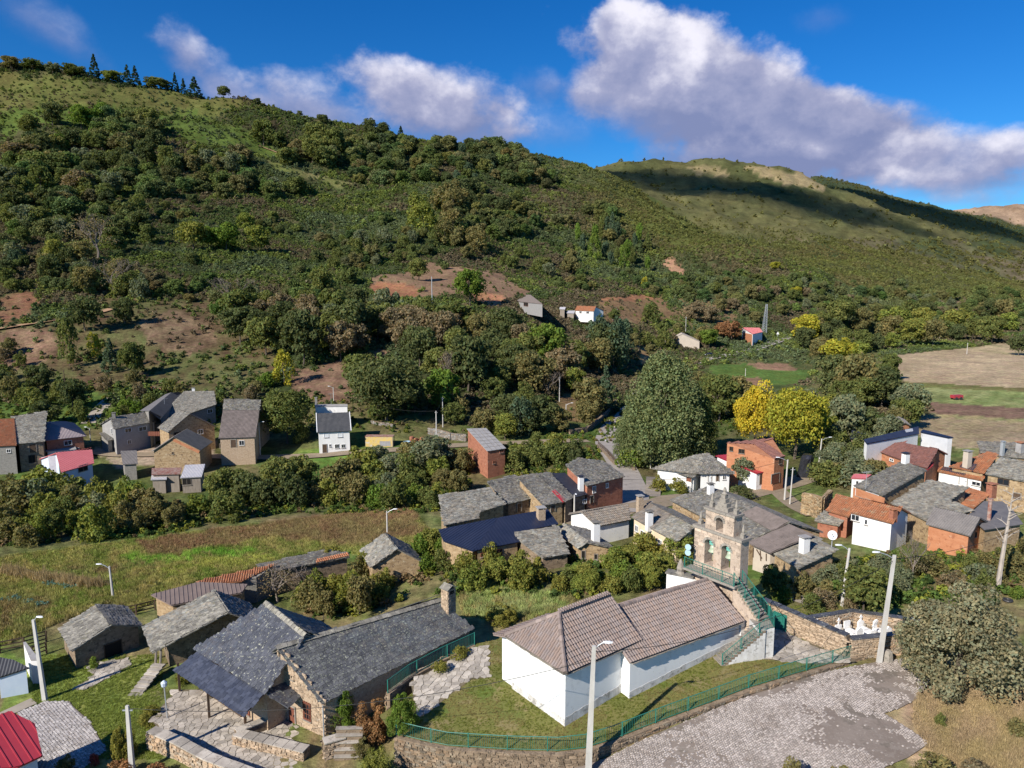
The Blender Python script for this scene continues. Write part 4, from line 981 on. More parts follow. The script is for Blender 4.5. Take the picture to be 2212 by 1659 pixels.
# --- eastern quarter
h = house('navy_roof_house','white house with dark blue mono-pitch roof and roof lights at the field edge',base=-2.6)
h.roof('navy_sheet',6.3,14,zz(Z5,(603,612),(1135,512),(1130,437),(570,570)),'render_white',ov=.12)
h.roof('navy_sheet',6.2,5,zz(Z5,(1152,494),(1432,552),(1492,548),(1175,468)),'render_pale_shaded',ov=.12)
h.roof('shutter_white',0,0,zz(Z5,(1000,495),(1085,480),(1065,455),(985,470)),None,plane=Plane([h.planes[0].hit(*p) + V3((0,0,.08)) for p in zz(Z5,(1005,500),(1078,487),(1068,458),(990,472))]));h.done()
h = house('brick_shed','small brick shed with grey corrugated gable roof at the edge of the tan field','shed',base=-2.8)
h.gable('corr_grey',Z5(805,452),Z5(1055,428),Z5(992,398),3.2,Q=Z5(928,335),wall='brick_orange');h.done()
h = house('shed','dark slate shed roof with pale ridge behind the round bush and lamp post','shed',base=-2.8)
h.roof('membrane',2.4,12,zz(Z5,(425,560),(560,560),(640,515),(450,470)),'stone_brown');h.done()
h = house('brick_house','brick house with faded maroon tile roof below the blue mono-pitch roof',base=-2.2)
h.roof('tile_maroon',5.6,22,zz(Z5,(968,800),(1222,862),(1333,665),(995,613)),'brick_orange',mirror=.6)
h.roof('red_sheet',0,0,zz(Z5,(1212,895),(1222,850),(1295,795),(1280,835)),None,zs=(5.2,5.4,5.8),body=False);h.done()
h = house('brick_house','low brick house with long pinkish tile roof left of the faded maroon roof',base=-2.2)
h.roof('tile_maroon',3.9,16,zz(Z5,(800,720),(980,785),(1000,590),(640,642)),'brick_orange');h.win(845,765,870,790,Z=Z5);h.done()
h = house('slate_roof_house','brick fronted house with big smooth grey slate roof and two white shuttered windows',base=-1.8)
h.roof('slate',4.7,9,zz(Z5,(470,1045),(765,1142),(1220,885),(962,790)),'stone_ochre',sz=.8,ov=.2)
a_,b_ = h.wallhit(*Z5(485,1100)),h.wallhit(*Z5(750,1180))
if a_ and b_:
	mb = MB(h.root.location);A_,B_ = a_[1],b_[1];n_ = a_[2];zt = h.planes[0].P[0].z - .25;u_ = (B_-A_);u_.z = 0;L_ = u_.length + .8;u_.normalize();c_ = (A_+B_)/2
	mb.box((c_.x + n_.x*.05,c_.y + n_.y*.05,zt - 1.7),(L_,.1,3.4),ax=(u_,n_,V3((0,0,1))));mb.build('brick_front',MT['brick_orange'],h.root)
	for (x0,y0,x1,y1) in ((508,1085,560,1155),(622,1115,685,1185)):
		w_ = h.win(x0,y0,x1,y1,Z=Z5,pane='shutter_white')
		if w_: w_.location = w_.location + n_*.1
h.chimney(*Z5(995,815),1.4,.8,'render_white','membrane');h.done()
h = house('shed','small white shed with pink metal roof left of the big smooth slate roof','shed',base=-2.0)
h.roof('pink_sheet',2.6,10,zz(Z5,(440,965),(590,972),(650,930),(470,922)),'render_white',ov=.1);h.win(490,990,515,1030,Z=Z5);h.done()
h = house('white_house','white house with orange tile roof patched with black membrane',base=-1.6)
h.roof('tile_orange',3.4,18,zz(Z5,(1318,893),(1790,990),(1820,932),(1365,848)),'render_white',ov=.25)
h.roof('membrane',0,0,zz(Z5,(1352,882),(1605,942),(1650,895),(1385,850)),None,same=True,lift=.12)
h.win(1572,955,1612,1030,'door',frame='shutter_white',Z=Z5);h.win(1700,1000,1745,1040,'opening','white_paint','glass_dark',Z=Z5);h.done()
h = house('tile_roof_house','house with orange tile roof, dark patch and pale chimney behind the white house',base=-1.6)
h.roof('tile_orange',4.4,17,zz(Z5,(1440,845),(1805,915),(1952,722),(1848,690)),'stone_ochre')
h.roof('membrane',0,0,zz(Z5,(1548,855),(1692,895),(1735,830),(1595,800)),None,same=True,lift=.12)
h.chimney(*Z5(1625,855),2.4,.9,'render_beige','concrete_roof');h.done()
h = house('stone_house','stone barn with wide rough slate roof between brick front and orange tile patch','house',base=-1.4)
h.roof('slate_pale',3.3,14,zz(Z5,(842,1218),(1212,1402),(1700,1295),(1445,1195),(1640,1062),(1225,985)),'stone_ochre',ov=.25);h.done()
h = house('stone_house','orange tile patch roof with brick chimney joined to the rough slate barn',base=-1.4)
h.roof('tile_orange',3.5,14,zz(Z5,(1448,1198),(1694,1275),(1862,1132),(1656,1060)),'stone_ochre');h.chimney(*Z5(1875,1125),1.2,.9,'brick_red','brick_red');h.done()
h = house('brick_shed','brick shed with ridged grey corrugated roof near the bare white tree','shed',base=-1.2)
h.roof('corr_grey',3.4,22,zz(Z5,(1205,1435),(1665,1558),(1765,1370),(1290,1262)),'brick_orange',mirror=True);h.win(1705,1520,1730,1560,'opening','wood_dark','void_shade',Z=Z5);h.done()
h = house('tile_roof_house','white walled house with bright orange tile roof near the cemetery',base=-1.4)
h.roof('tile_orange',4.0,24,zz(Z5,(438,1318),(872,1430),(962,1272),(515,1170)),'render_white',mirror=True);h.win(462,1338,512,1400,Z=Z5);h.win(588,1385,605,1440,Z=Z5);h.chimney(*Z5(870,1370),.9,.7,'brick_red','tile_orange');h.done()
h = house('annex','small white annex with grey corrugated roof in front of the bright orange roof','annex',base=-1.6)
h.roof('corr_grey',2.7,9,zz(Z5,(578,1430),(768,1482),(818,1432),(592,1385)),'render_white',ov=.12);h.done()
h = house('brick_house','house with ribbed straw-orange tile roof left of the bright orange roof',base=-1.6)
h.roof('tile_orange',3.0,22,zz(Z5,(185,1295),(420,1362),(512,1188),(288,1128)),'brick_red');h.done()
h = house('shed','collapsed shed with lichened slate roof and loose orange tiles','shed',base=-1.7)
h.roof('slate_pale',2.0,13,zz(Z5,(68,1402),(320,1452),(405,1362),(165,1298)),'brick_red');h.done()
h = house('flat_roof_house','house with grey felt roof and red flue pipe behind the bare white tree',base=-1.2)
h.roof('grey_membrane',3.6,9,zz(Z5,(1808,1492),(2205,1432),(2100,1290),(1992,1200),(1800,1200),(1640,1342)),'stone_ochre')
p_ = h.roofhit(*Z5(1850,1390));mb = MB(h.root.location);mb.tube([p_ - V3((0,0,.2)),p_ + V3((0,0,2.4))],.22,8);mb.tube([p_ + V3((0,0,2.3)),p_ + V3((0,0,2.6))],.3,8);mb.build('flue_pipe',MT['corr_rust'],h.root);h.done()
h = house('stone_house','long slate roofed stone house at the right edge beside the field',base=-2.0)
h.roof('slate',4.8,15,zz(Z5,(1992,745),(2300,770),(2300,610),(1735,588),(1765,700)),'stone_ochre');h.chimney(*Z5(2170,700),1.5,1.0,'concrete_roof','tile_orange')
h.chimney(*Z5(1985,735),2.2,.5,'galvanised','galvanised');h.win(2010,760,2060,780,Z=Z5);h.done()
h = house('stone_house','ochre stone house with pale slate roof and a small barred window at the right edge',base=-1.6)
h.roof('slate_pale',5.0,14,zz(Z5,(1815,922),(2300,1012),(2300,800),(1962,757)),'stone_ochre');h.win(1970,972,2032,1032,Z=Z5,frame='wood_dark');h.win(2120,1120,2160,1180,'door',frame='wood_dark',Z=Z5);h.done()
# --- far farmsteads on the slope and by the road
h = house('barn','beige barn with low gable roof beside the far road','barn',base=G(Z12(150,580)).z)
h.gable('render_beige',Z12(52,512),Z12(264,515),Z12(158,468),4.2,L=14,wall='render_beige',ov=.2);h.win(120,540,150,560,'opening','brick_red','void_shade',Z=Z12);h.done()
h = house('brick_house','brick and white house with red roof below the lattice mast','house',base=G(Z12(600,538)).z)
h.roof('red_sheet',6.0,14,zz(Z12,(582,470),(641,457),(622,432),(517,430)),'render_white',ov=.15);h.win(610,505,622,530,'opening','white_paint','void_shade',Z=Z12)
a_ = h.wallhit(*Z12(550,490))
if a_:
	n_ = a_[2];u_ = V3((-n_.y,n_.x,0));MB(h.root.location).box(a_[1]+n_*.06+V3((0,0,-1.5)),(14,.12,7),ax=(u_,n_,V3((0,0,1)))).build('brick_front',MT['brick_orange'],h.root)
h.done()
h = house('farm_shed','long farm shed with brown grey roof on the slope below the bare field','shed',base=G(Z11(1200,445)).z)
h.roof('corr_brown',3.4,16,zz(Z11,(1132,397),(1277,413),(1200,353),(1008,345)),'render_grey');h.win(1140,400,1200,425,'opening','brick_red','void_shade',Z=Z11);h.done()
h = house('white_house','small white farmhouse with red tile roof on the slope','house',base=G(Z11(1550,492)).z)
h.roof('tile_orange',3.2,20,zz(Z11,(1485,453),(1607,458),(1620,428),(1500,424)),'render_white',mirror=True);h.win(1515,458,1528,470,Z=Z11);h.win(1560,460,1575,472,Z=Z11);h.done()
h = house('lean_to','red awning roof at the side of the small white farmhouse','awning',base=G(Z11(1630,500)).z)
h.roof('red_sheet',2.4,8,zz(Z11,(1610,463),(1652,463),(1648,452),(1605,452)),'wood_grey');h.done()
for (x0,y0,x1,y1,lb) in ((1385,445,1420,432,'white pergola roof left of the small white farmhouse'),(1432,470,1480,455,'white tarpaulin shelter in front of the small white farmhouse')):
	h = house('shelter',lb,'shelter',base=G(Z11(x0,y0 + 28)).z);h.roof('corr_pale',2.2,6,zz(Z11,(x0,y0),(x1,y0+2),(x1+6,y1),(x0+4,y1)),'wood_grey');h.done()
for hh in HOUSES.values():
	pass
# ------------------------------------------------------------------ masonry, paving and railings built of pieces
def clip_half(poly,p,n):
	out = []
	for i in range(len(poly)):
		a,b = poly[i],poly[(i + 1) % len(poly)];da = (a[0]-p[0])*n[0] + (a[1]-p[1])*n[1];db = (b[0]-p[0])*n[0] + (b[1]-p[1])*n[1]
		if da <= 0: out.append(a)
		if da * db < 0: t = da / (da - db);out.append((a[0] + (b[0]-a[0])*t,a[1] + (b[1]-a[1])*t))
	return out
def cells(poly,size,seed=0,jit=.42,aspect=1.0):
	"""irregular stone cells filling an xy polygon"""
	rr = random.Random(seed);xs = [p[0] for p in poly];ys = [p[1] for p in poly];pts = {}
	nx = int((max(xs)-min(xs))/size)+2;ny = int((max(ys)-min(ys))/size)+2
	for i in range(-1,nx+1):
		for j in range(-1,ny+1): pts[(i,j)] = (min(xs)+(i+.5*(j%2)+rr.uniform(-jit,jit))*size,min(ys)+(j+rr.uniform(-jit,jit))*size*.9)
	out = []
	for (i,j),c in pts.items():
		if not pip2(poly,c[0],c[1]): continue
		q = [(c[0]-size,c[1]-size),(c[0]+size,c[1]-size),(c[0]+size,c[1]+size),(c[0]-size,c[1]+size)]
		for di in (-2,-1,0,1,2):
			for dj in (-2,-1,0,1,2):
				o = pts.get((i+di,j+dj))
				if o is None or (di == 0 and dj == 0): continue
				q = clip_half(q,((c[0]+o[0])/2,(c[1]+o[1])/2),(o[0]-c[0],o[1]-c[1]))
				if len(q)<3: break
		if len(q) >= 3: out.append(q)
	return out
def cell_piece(q,zf,gap,th,rr):
	n = len(q);cx = sum(p[0] for p in q)/n;cy = sum(p[1] for p in q)/n;t = th*rr.uniform(.5,1.5);V = []
	for k,(sh,h) in enumerate(((1 - gap*1.0,0),(1 - gap*1.25,t))):
		V += [V3((cx+(p[0]-cx)*sh,cy+(p[1]-cy)*sh,zf(p[0],p[1]) + h)) for p in q]
	F = [tuple(range(n,2*n))] + [(i,(i+1) % n,n+(i+1) % n,n+i) for i in range(n)]
	ar = sum(q[i][0]*q[(i+1) % n][1]-q[(i+1) % n][0]*q[i][1] for i in range(n))
	if ar < 0: F = [f[::-1] for f in F]
	return V,F,V3((cx,cy,zf(cx,cy)))
def paving(name,label,poly,zf,size,m_stone,m_joint,seed=1,gap=.07,th=.03,individual=300,piece='flagstone',jit=.42,keep=None,base=True,parent=None):
	rr = random.Random(seed);root = parent
	if base:
		sub = [];xs = [p[0] for p in poly];ys = [p[1] for p in poly];mb = MB()
		c = (sum(xs)/len(xs),sum(ys)/len(ys));n = len(poly);rings = 5;vs = []
		E = []
		for i in range(n):
			a,b = poly[i],poly[(i+1) % n];k = max(1,int(math.hypot(b[0]-a[0],b[1]-a[1])/1.2));E += [(a[0]+(b[0]-a[0])*t/k,a[1]+(b[1]-a[1])*t/k) for t in range(k)]
		m_ = len(E)
		for r_ in range(rings+1):
			f = 1 - r_/rings*.999;vs += [(c[0]+(p[0]-c[0])*f,c[1]+(p[1]-c[1])*f) for p in E]
		vs = [(x,y,zf(x,y)) for x,y in vs]
		fs = [(r_*m_+i,r_*m_+(i+1) % m_,(r_+1)*m_+(i+1) % m_,(r_+1)*m_+i) for r_ in range(rings) for i in range(m_)]
		if sum(poly[i][0]*poly[(i+1) % n][1]-poly[(i+1) % n][0]*poly[i][1] for i in range(n)) < 0: fs = [f[::-1] for f in fs]
		root = link(name,mesh_from(name,vs,fs,MT[m_joint]));tag(root,label,kind='structure')
	cs = cells(poly,size,seed,jit)
	if keep: cs = [q for q in cs if keep(sum(p[0] for p in q)/len(q),sum(p[1] for p in q)/len(q))]
	cs.sort(key=lambda q: q[0][1])
	for q in cs[:individual]:
		V,F,c = cell_piece(q,zf,gap,th,rr);link(piece,mesh_from(piece,[p-c for p in V],F,vmat(MT[m_stone])),root,c)
	V = [];F = [];T = []
	for q in cs[individual:]:
		v,f,c = cell_piece(q,zf,gap,th,rr);b = len(V);V += v;F += [tuple(i+b for i in g) for g in f];k = rr.uniform(.68,1.25);T += [(k*1.02,k,k*.98)]*len(f)
	if V:
		me = mesh_from(piece+'s',V,F,tinted(MT[m_stone]));set_tint(me,T);o = link(piece+'s',me,root);o['kind'] = 'stuff'
	return root
def stone_block(c,ux,w,h,d,nrm,rr,j=.24):
	"""one rough stone: irregular face, depth d out of the wall"""
	Zv = V3((0,0,1));V = []
	for (dd,sh) in ((-.05,1.0),(d,.86)):
		for (i,k) in ((-1,-1),(1,-1),(1,1),(-1,1)):
			V.append(c+ux*(i*w/2*sh*(1+rr.uniform(-j,j)))+Zv*(k*h/2*sh*(1+rr.uniform(-j,j)))+nrm*(dd+rr.uniform(-.02,.02)*(dd>0)))
	return V
SBF = [(4,5,6,7),(0,1,5,4),(1,2,6,5),(2,3,7,6),(3,0,4,7)]
def stone_wall(name,label,cat,pts,thick,zb,zt,m_core='stone_brown',m_stone='stone_warm',sw=.42,shh=.17,cap=None,individual=0,seed=3,side=1,both=False,parent=None,captop=.10):
	"""wall along xy points; zb/zt per point; stones on the face turned to the camera (side=+1: right of the walking direction)"""
	P = [V3((p[0],p[1])) for p in pts];n = len(P);rr = random.Random(seed)
	root = parent or empty(name,(P[0].x,P[0].y,zb[0]),0,label,cat);off = []
	for i in range(n):
		d = V3((0,0))
		if i > 0: d += (P[i]-P[i-1]).normalized()
		if i < n-1: d += (P[i+1]-P[i]).normalized()
		d.normalize();off.append(V3((d.y,-d.x)))
	wo = world_loc(root);mb = MB(wo);mc = MB(wo)
	for i in range(n-1):
		a,b = P[i],P[i+1];q = [a+off[i]*thick/2,b+off[i+1]*thick/2,b-off[i+1]*thick/2,a-off[i]*thick/2]
		mb.prism([tuple(x) for x in q],[zb[i],zb[i+1],zb[i+1],zb[i]],[zt[i],zt[i+1],zt[i+1],zt[i]])
		if cap:
			t2 = thick/2+.06;q = [a+off[i]*t2,b+off[i+1]*t2,b-off[i+1]*t2,a-off[i]*t2];L = (b-a).length;k = max(1,int(L/.8))
			for s_ in range(k):
				f0,f1 = s_/k+.004,(s_+1)/k-.004;lerp = lambda u,v,f: u+(v-u)*f
				qq = [lerp(q[0],q[1],f0),lerp(q[0],q[1],f1),lerp(q[3],q[2],f1),lerp(q[3],q[2],f0)];zz_ = [zt[i]+(zt[i+1]-zt[i])*f for f in (f0,f1,f1,f0)];hh = captop*rr.uniform(.8,1.2)
				cc = sum(qq,V3((0,0)))/4;cmb = MB((cc.x,cc.y,zz_[0])).prism([tuple(x) for x in qq],[z+.004 for z in zz_],[z+hh for z in zz_]);cmb.build('coping_slab',vmat(MT[cap]),root)
	mb.build('wall_core',MT[m_core],root)
	pieces = []
	for i in range(n-1):
		a,b = P[i],P[i+1];L = (b-a).length;ux = V3(((b-a).x/L,(b-a).y/L,0))
		for sd in ((1,-1) if both else (side,)):
			nr = V3((ux.y,-ux.x,0))*sd;H0 = min(zb[i],zb[i+1]);H1 = max(zt[i],zt[i+1]);z = H0
			while z<H1:
				h = shh*rr.uniform(.7,1.35);x = rr.uniform(-.2,0)
				while x<L:
					w = sw*rr.uniform(.5,1.5);f = min(max((x+w/2)/L,0),1);zl,zh = zb[i]+(zb[i+1]-zb[i])*f,zt[i]+(zt[i+1]-zt[i])*f
					if 0<x+w/2<L and zl-.1<z+h/2<zh-.03:
						c = V3((a.x,a.y,0))+ux*(x+w/2)+nr*(thick/2)+V3((0,0,z+h/2+rr.uniform(-.22,.22)*h));pieces.append((stone_block(c,ux,w*rr.uniform(.82,.98),h*rr.uniform(.7,1.05),rr.uniform(.03,.09),nr,rr),rr.random()))
					x += w
				z += h
	rr.shuffle(pieces) if individual<len(pieces) else None
	pieces.sort(key=lambda p: (p[0][0]-V3((0,0,CAMZ))).length)
	for Pp,r in pieces[:individual]:
		c = sum(Pp,V3())/8;link('stone',mesh_from('stone',[p-c for p in Pp],SBF,vmat(MT[m_stone])),root,c-wo)
	if pieces[individual:]:
		o = link('stones',pieces_mesh('stones',pieces[individual:],SBF,MT[m_stone],.6,.10,base=wo),root);o['kind'] = 'stuff'
	return root
def railing(name,label,pts,h=1.0,m='green_paint',spacing=.14,post=2.6,group=None,cat='railing',individual=300,r=.012,rails=(.08,1.0)):
	"""metal railing along 3d points: posts, rails and single balusters"""
	P = [V3(p) for p in pts];root = empty(name,P[0],0,label,cat,group);seg = [(P[i],P[i+1]) for i in range(len(P)-1)]
	for fr in rails:
		mb = MB(P[0]);mb.tube([p+V3((0,0,h*fr)) for p in P],.028 if fr > .5 else .02,5);mb.build('top_rail' if fr == max(rails) else 'bottom_rail',MT[m],root)
	bm = MB().tube([(0,0,h*min(rails)),(0,0,h*.985)],r,4).mesh('baluster',MT[m]);pm = MB().box((0,0,h*.52),(.07,.07,h*1.04)).mesh('post',MT[m]);cnt = 0;acc = 0;last = -9
	rest = MB(P[0]);dist = 0
	for a,b in seg:
		L = (b-a).length;k = max(1,round(L/spacing))
		for i in range(k):
			p = a.lerp(b,i/k);d = dist+L*i/k
			if d-last >= post: link('post',pm,root,p-P[0]);last = d;continue
			if cnt<individual: link('baluster',bm,root,p-P[0]);cnt += 1
			else: rest.tube([p+V3((0,0,h*min(rails))),p+V3((0,0,h*.985))],r,4)
		dist += L
	link('post',pm,root,P[-1]-P[0])
	if rest.v: rest.build('balusters',MT[m],root)['kind'] = 'stuff'
	return root
mat('flag_grey',(.34,.30,.255),(.46,.415,.355),1.2,.95,spots=[((.22,.19,.155),2.5,.56,.7),((.52,.47,.40),4,.62,.6)],bump=.4,bscale=8)
mat('joint_soil',(.13,.105,.07),(.17,.14,.09),3,1.0,spots=[((.10,.13,.04),1.5,.6,.7)])
mat('cobble',(.35,.315,.285),(.46,.42,.39),.8,.9,spots=[((.30,.26,.23),.6,.56,.7)])
mat('plaza_soil',(.185,.15,.125),(.235,.195,.165),.6,1.0,spots=[((.14,.12,.098),.5,.53,.7),((.36,.32,.28),4,.60,.7),((.25,.215,.185),1.3,.56,.6)],bump=.3,bscale=7)
mat('lawn',(.115,.130,.030),(.180,.165,.050),.35,1.0,detail=9,spots=[((.235,.185,.09),.5,.54,.7),((.09,.145,.022),.6,.6,.65)],bump=.6,bscale=26)
mat('lawn_bright',(.080,.165,.024),(.125,.180,.036),.5,1.0,detail=9,spots=[((.20,.16,.075),.5,.62,.6),((.06,.12,.02),.9,.58,.6)],bump=.6,bscale=22)
mat('church_white',(.80,.80,.79),(.73,.73,.72),.5,.92,spots=[((.56,.56,.555),.7,.57,.45),((.44,.44,.43),1.6,.62,.55)],stretch=(1,1,.4))
MT2 = MATS
# ------------------------------------------------------------------ churchyard
def zy(x,y):
	s_ = (x-3.5)*.82+(y-44.8)*.57;return min(max(.088*s_,-.6),1.35)
def on_yard(p):
	z = 0.3
	for _ in range(8): q = atz(p[0],p[1],z);z = zy(q.x,q.y)
	q = atz(p[0],p[1],z);q.z = zy(q.x,q.y);return q
FEN = [on_yard(p) for p in (Z19(1500,1085),Z19(1850,1170),Z19(2212,1245),Z8(250,1232),Z8(610,1243),Z8(800,1222),Z8(1000,1160),Z8(1200,1080),Z8(1400,1003),Z8(1680,900),Z8(1960,793),Z6(0,1262),Z6(220,1195),Z6(440,1130),Z6(680,1060),Z6(915,985))]
FXY = [(p.x,p.y) for p in FEN]
yard_poly = [(p.x,p.y) for p in FEN] + [(34.5,57),(30,62),(21,60),(16,62),(10,62),(3,58),(-3.0,56.5),(-5.2,53.5)] + [(FEN[0].x-1.6,FEN[0].y+2.2),(FEN[0].x-.4,FEN[0].y+.2)]
def sheet(name,poly,zf,m,label,step=1.0,skirt=0.0):
	xs = [p[0] for p in poly];ys = [p[1] for p in poly];E = [];n = len(poly)
	c = (sum(xs)/n,sum(ys)/n);gx = np.arange(min(xs)-step,max(xs)+step,step);gy = np.arange(min(ys)-step,max(ys)+step,step);V = [];F = []
	for x in gx:
		for y in gy:
			q = list(poly)
			q = [(p[0],p[1]) for p in q]
			for (pp,nn) in (((x,y),(-1,0)),((x+step,y),(1,0)),((x,y),(0,-1)),((x,y+step),(0,1))):
				q = clip_half(q,pp,nn)
				if len(q)<3: break
			if len(q)<3: continue
			ar = sum(q[i][0]*q[(i+1) % len(q)][1]-q[(i+1) % len(q)][0]*q[i][1] for i in range(len(q)))
			if abs(ar)<1e-5: continue
			b = len(V);V += [(p[0],p[1],zf(*p)) for p in q];f = tuple(range(b,b+len(q)));F.append(f if ar > 0 else f[::-1])
	return tag(link(name,mesh_from(name,V,F,MT[m])),label,kind='structure')
sheet('churchyard_lawn',yard_poly,zy,'lawn','lawn of the white church inside the green railing')
railing('green_railing','long green railing curving along the edge of the church lawn above the cobbled square',FEN,h=1.0,spacing=.14)
# retaining wall under the railing
wz0 = [gz(*p)-1.4 for p in FXY];wz1 = [p.z-.03 for p in FEN]
cxy = [(p[0],p[1]-.1) for p in FXY]
stone_wall('retaining_wall','rough rubble retaining wall of the churchyard under the green railing','stone wall',cxy,.45,wz0,wz1,'stone_brown','stone_brown',.42,.17,individual=290,side=1)
# cobbled square in front
PLZ = [G(p) for p in ((1120,1700),(1330,1690),Z8(900,1330),Z8(1300,1130),Z8(1700,960),Z8(2212,770),Z6(300,1230),Z6(700,1140),Z6(960,1095),Z6(1200,1060),Z6(1400,1260),Z20(1330,160),Z20(1180,240),Z20(1040,290),Z20(1250,420),Z20(1420,540),Z20(1240,660),Z20(1000,760),(1700,1720))]
plz = [(p.x,p.y) for p in PLZ]
zpl = lambda x,y: gz(x,y)+.10
paving('cobbled_square','worn cobbled square with bare earth patches in front of the church',plz,zpl,.6,'cobble','plaza_soil',individual=0,keep=lambda x,y: False)
def cobbles(parent,poly,zf,keep,size=.145,seed=5,ang=.6,m='cobble'):
	rr = random.Random(seed);xs = [p[0] for p in poly];ys = [p[1] for p in poly];cx,cy = (min(xs)+max(xs))/2,(min(ys)+max(ys))/2;R_ = math.hypot(max(xs)-min(xs),max(ys)-min(ys))/2
	ca,sa = math.cos(ang),math.sin(ang);k = int(R_/size);V = [];F = [];T = []
	for i in range(-k,k):
		for j in range(-k,k):
			u = (i+.5*(j % 2)+rr.uniform(-.1,.1))*size*1.25;v = (j+rr.uniform(-.1,.1))*size;x = cx+u*ca-v*sa;y = cy+u*sa+v*ca
			if not pip2(poly,x,y) or not keep(x,y): continue
			z = zf(x,y);b = len(V);w,d = size*1.25*.46,size*.44;h = rr.uniform(.018,.04);t0 = rr.uniform(-.01,.01)
			for (s_,hh) in ((1,0),(.78,h)):
				for (e,f) in ((-1,-1),(1,-1),(1,1),(-1,1)):
					uu,vv = e*w*s_*rr.uniform(.88,1.05),f*d*s_*rr.uniform(.88,1.05);V.append((x+uu*ca-vv*sa,y+uu*sa+vv*ca,z+hh+(t0*e if hh else 0)))
			F += [tuple(q+b for q in f) for f in SBF];q = rr.uniform(.62,1.15);T += [(q*1.03,q,q*.98)]*5
	me = mesh_from('cobbles',V,F,tinted(MT[m]));set_tint(me,T);o = link('cobbles',me,parent);o['kind'] = 'stuff';return o
def pl_keep(x,y):
	d = float(fbmn(np.array(x*.28+11),np.array(y*.28+7),4,77));d2 = float(fbmn(np.array(x*1.4+3),np.array(y*1.4+9),3,78));px,py = proj((x,y,gz(x,y)))
	b = 0.52
	r0_ = math.hypot(x-WORN[0][0]-2.5,(y-WORN[0][1]-1.0)*1.2);b += (.30*math.cos(r0_*3.6)-.12)*math.exp(-((r0_-3.6)/1.6)**2)
	for (cx,cy,rx,ry,am) in WORN: b -= am*math.exp(-((x-cx)/rx)**2-((y-cy)/ry)**2)
	# strip of earth along the retaining wall
	dw = min(math.hypot(x-p[0],y-p[1]) for p in FXYD);b -= .6*max(0,1-dw/1.5)
	return (d-.5)*1.5+(d2-.5)*.9+b+random.uniform(-.22,.22)>0
WORN = [(*G(q)[:2],rx,ry,am) for q,rx,ry,am in (((1850,1545),3.6,2.2,.55),((1790,1590),3.6,1.4,.6),((1905,1600),2.6,1.6,.7),((1940,1500),1.6,2.2,.5),((1900,1455),2.2,1.3,.4),((1980,1640),2.5,1.5,.7),((1700,1545),2.2,.9,.45),((1500,1640),2.6,.8,.35),((1620,1500),2.0,.7,.4),((1380,1655),2.2,.7,.3))]
FXYD = []
for i in range(len(FXY)-1):
	for k in range(8): FXYD.append((FXY[i][0]+(FXY[i+1][0]-FXY[i][0])*k/8,FXY[i][1]+(FXY[i+1][1]-FXY[i][1])*k/8))
sq = bpy.data.objects['cobbled_square'];cobbles(sq,plz,lambda x,y: zpl(x,y)-.006,pl_keep)
# ------------------------------------------------------------------ white church
church = empty('white_church',(8,50,.5),0,'white rendered village church with brown clay tile roofs','church')
cw = MB(church.location);cr = []
uc = V3((.792,.610,0));vc = V3((-.610,.792,0));E0 = V3((3.58,44.77,4.2))
def cq(s_,w_,z=None): p = E0+uc*s_+vc*w_;p.z = E0.z if z is None else z;return p
HW = 3.3;ZR = 6.5
r1 = Plane([cq(0,0),cq(7.5,0),cq(7.5,HW,ZR),cq(2.3,HW,ZR)]);r2 = Plane([cq(0,2*HW+.05),cq(0,0),cq(2.3,HW,ZR)]);r3 = Plane([cq(7.5,2*HW),cq(0,2*HW),cq(2.3,HW,ZR),cq(7.5,HW,ZR)])
for i,r_ in enumerate((r1,r2,r3)): add_roof(church,r_,'tile_church',.95)
ann = Plane([cq(-.1,8.1,3.72),cq(-.1,6.6,4.16),cq(5.2,6.6,4.16),cq(5.2,8.1,3.72)]);add_roof(church,ann,'tile_church',.95)
nu = V3((.847,.531,0));nv = V3((-.531,.847,0));N0 = V3((8.72,47.57,3.5))
def nq(s_,w_,z=None): p = N0+nu*s_+nv*w_;p.z = N0.z if z is None else z;return p
NW_ = 3.8;NZ = 5.62
n1_ = Plane([nq(-.4,0),nq(11.7,0),nq(11.7,NW_,NZ),nq(-.4,NW_,NZ)]);n2_ = Plane([nq(11.7,2*NW_),nq(-.4,2*NW_),nq(-.4,NW_,NZ),nq(11.7,NW_,NZ)])
for r_ in (n1_,n2_): add_roof(church,r_,'tile_church',.95)
def ridge(parent,a,b,r=.17,m='tile_church',n=None):
	L = (b-a).length;n = n or int(L/.42);d = (b-a)/n;mesh = None
	for k in range(n):
		p = a+d*k;mb = MB(p);mb.tube([p-d*.08,p+d*.99],[r*1.08,r*.9],8);mb.build('ridge_tile',vmat(MT[m]),parent)
ridge(church,cq(2.3,HW,ZR+.05),cq(7.5,HW,ZR+.05));ridge(church,cq(0,0,4.28),cq(2.3,HW,ZR+.05));ridge(church,cq(0,2*HW,4.28),cq(2.3,HW,ZR+.05));ridge(church,nq(-.3,NW_,NZ+.05),nq(11.7,NW_,NZ+.05))
o_ = .32
def box_walls(q,zb,zt,name='wall',m='church_white'):
	mb = MB(church.location);mb.prism(q,zb,zt);return mb.build(name,MT[m],church)
ch = [cq(o_,o_),cq(7.45,o_),cq(7.45,2*HW-o_),cq(o_,2*HW-o_)]
box_walls([tuple(p[:2]) for p in ch],-1,[4.02,4.02,4.02,4.02])
box_walls([tuple(cq(.5,6.3)[:2]),tuple(cq(5,6.3)[:2]),tuple(cq(5,7.75)[:2]),tuple(cq(.5,7.75)[:2])],-1,[4.0,4.0,3.62,3.62],'sacristy_wall')
nh = [nq(-.1,o_),nq(11.5,o_),nq(11.5,2*NW_-o_),nq(-.1,2*NW_-o_)]
box_walls([tuple(p[:2]) for p in nh],-1,3.34,'nave_wall')
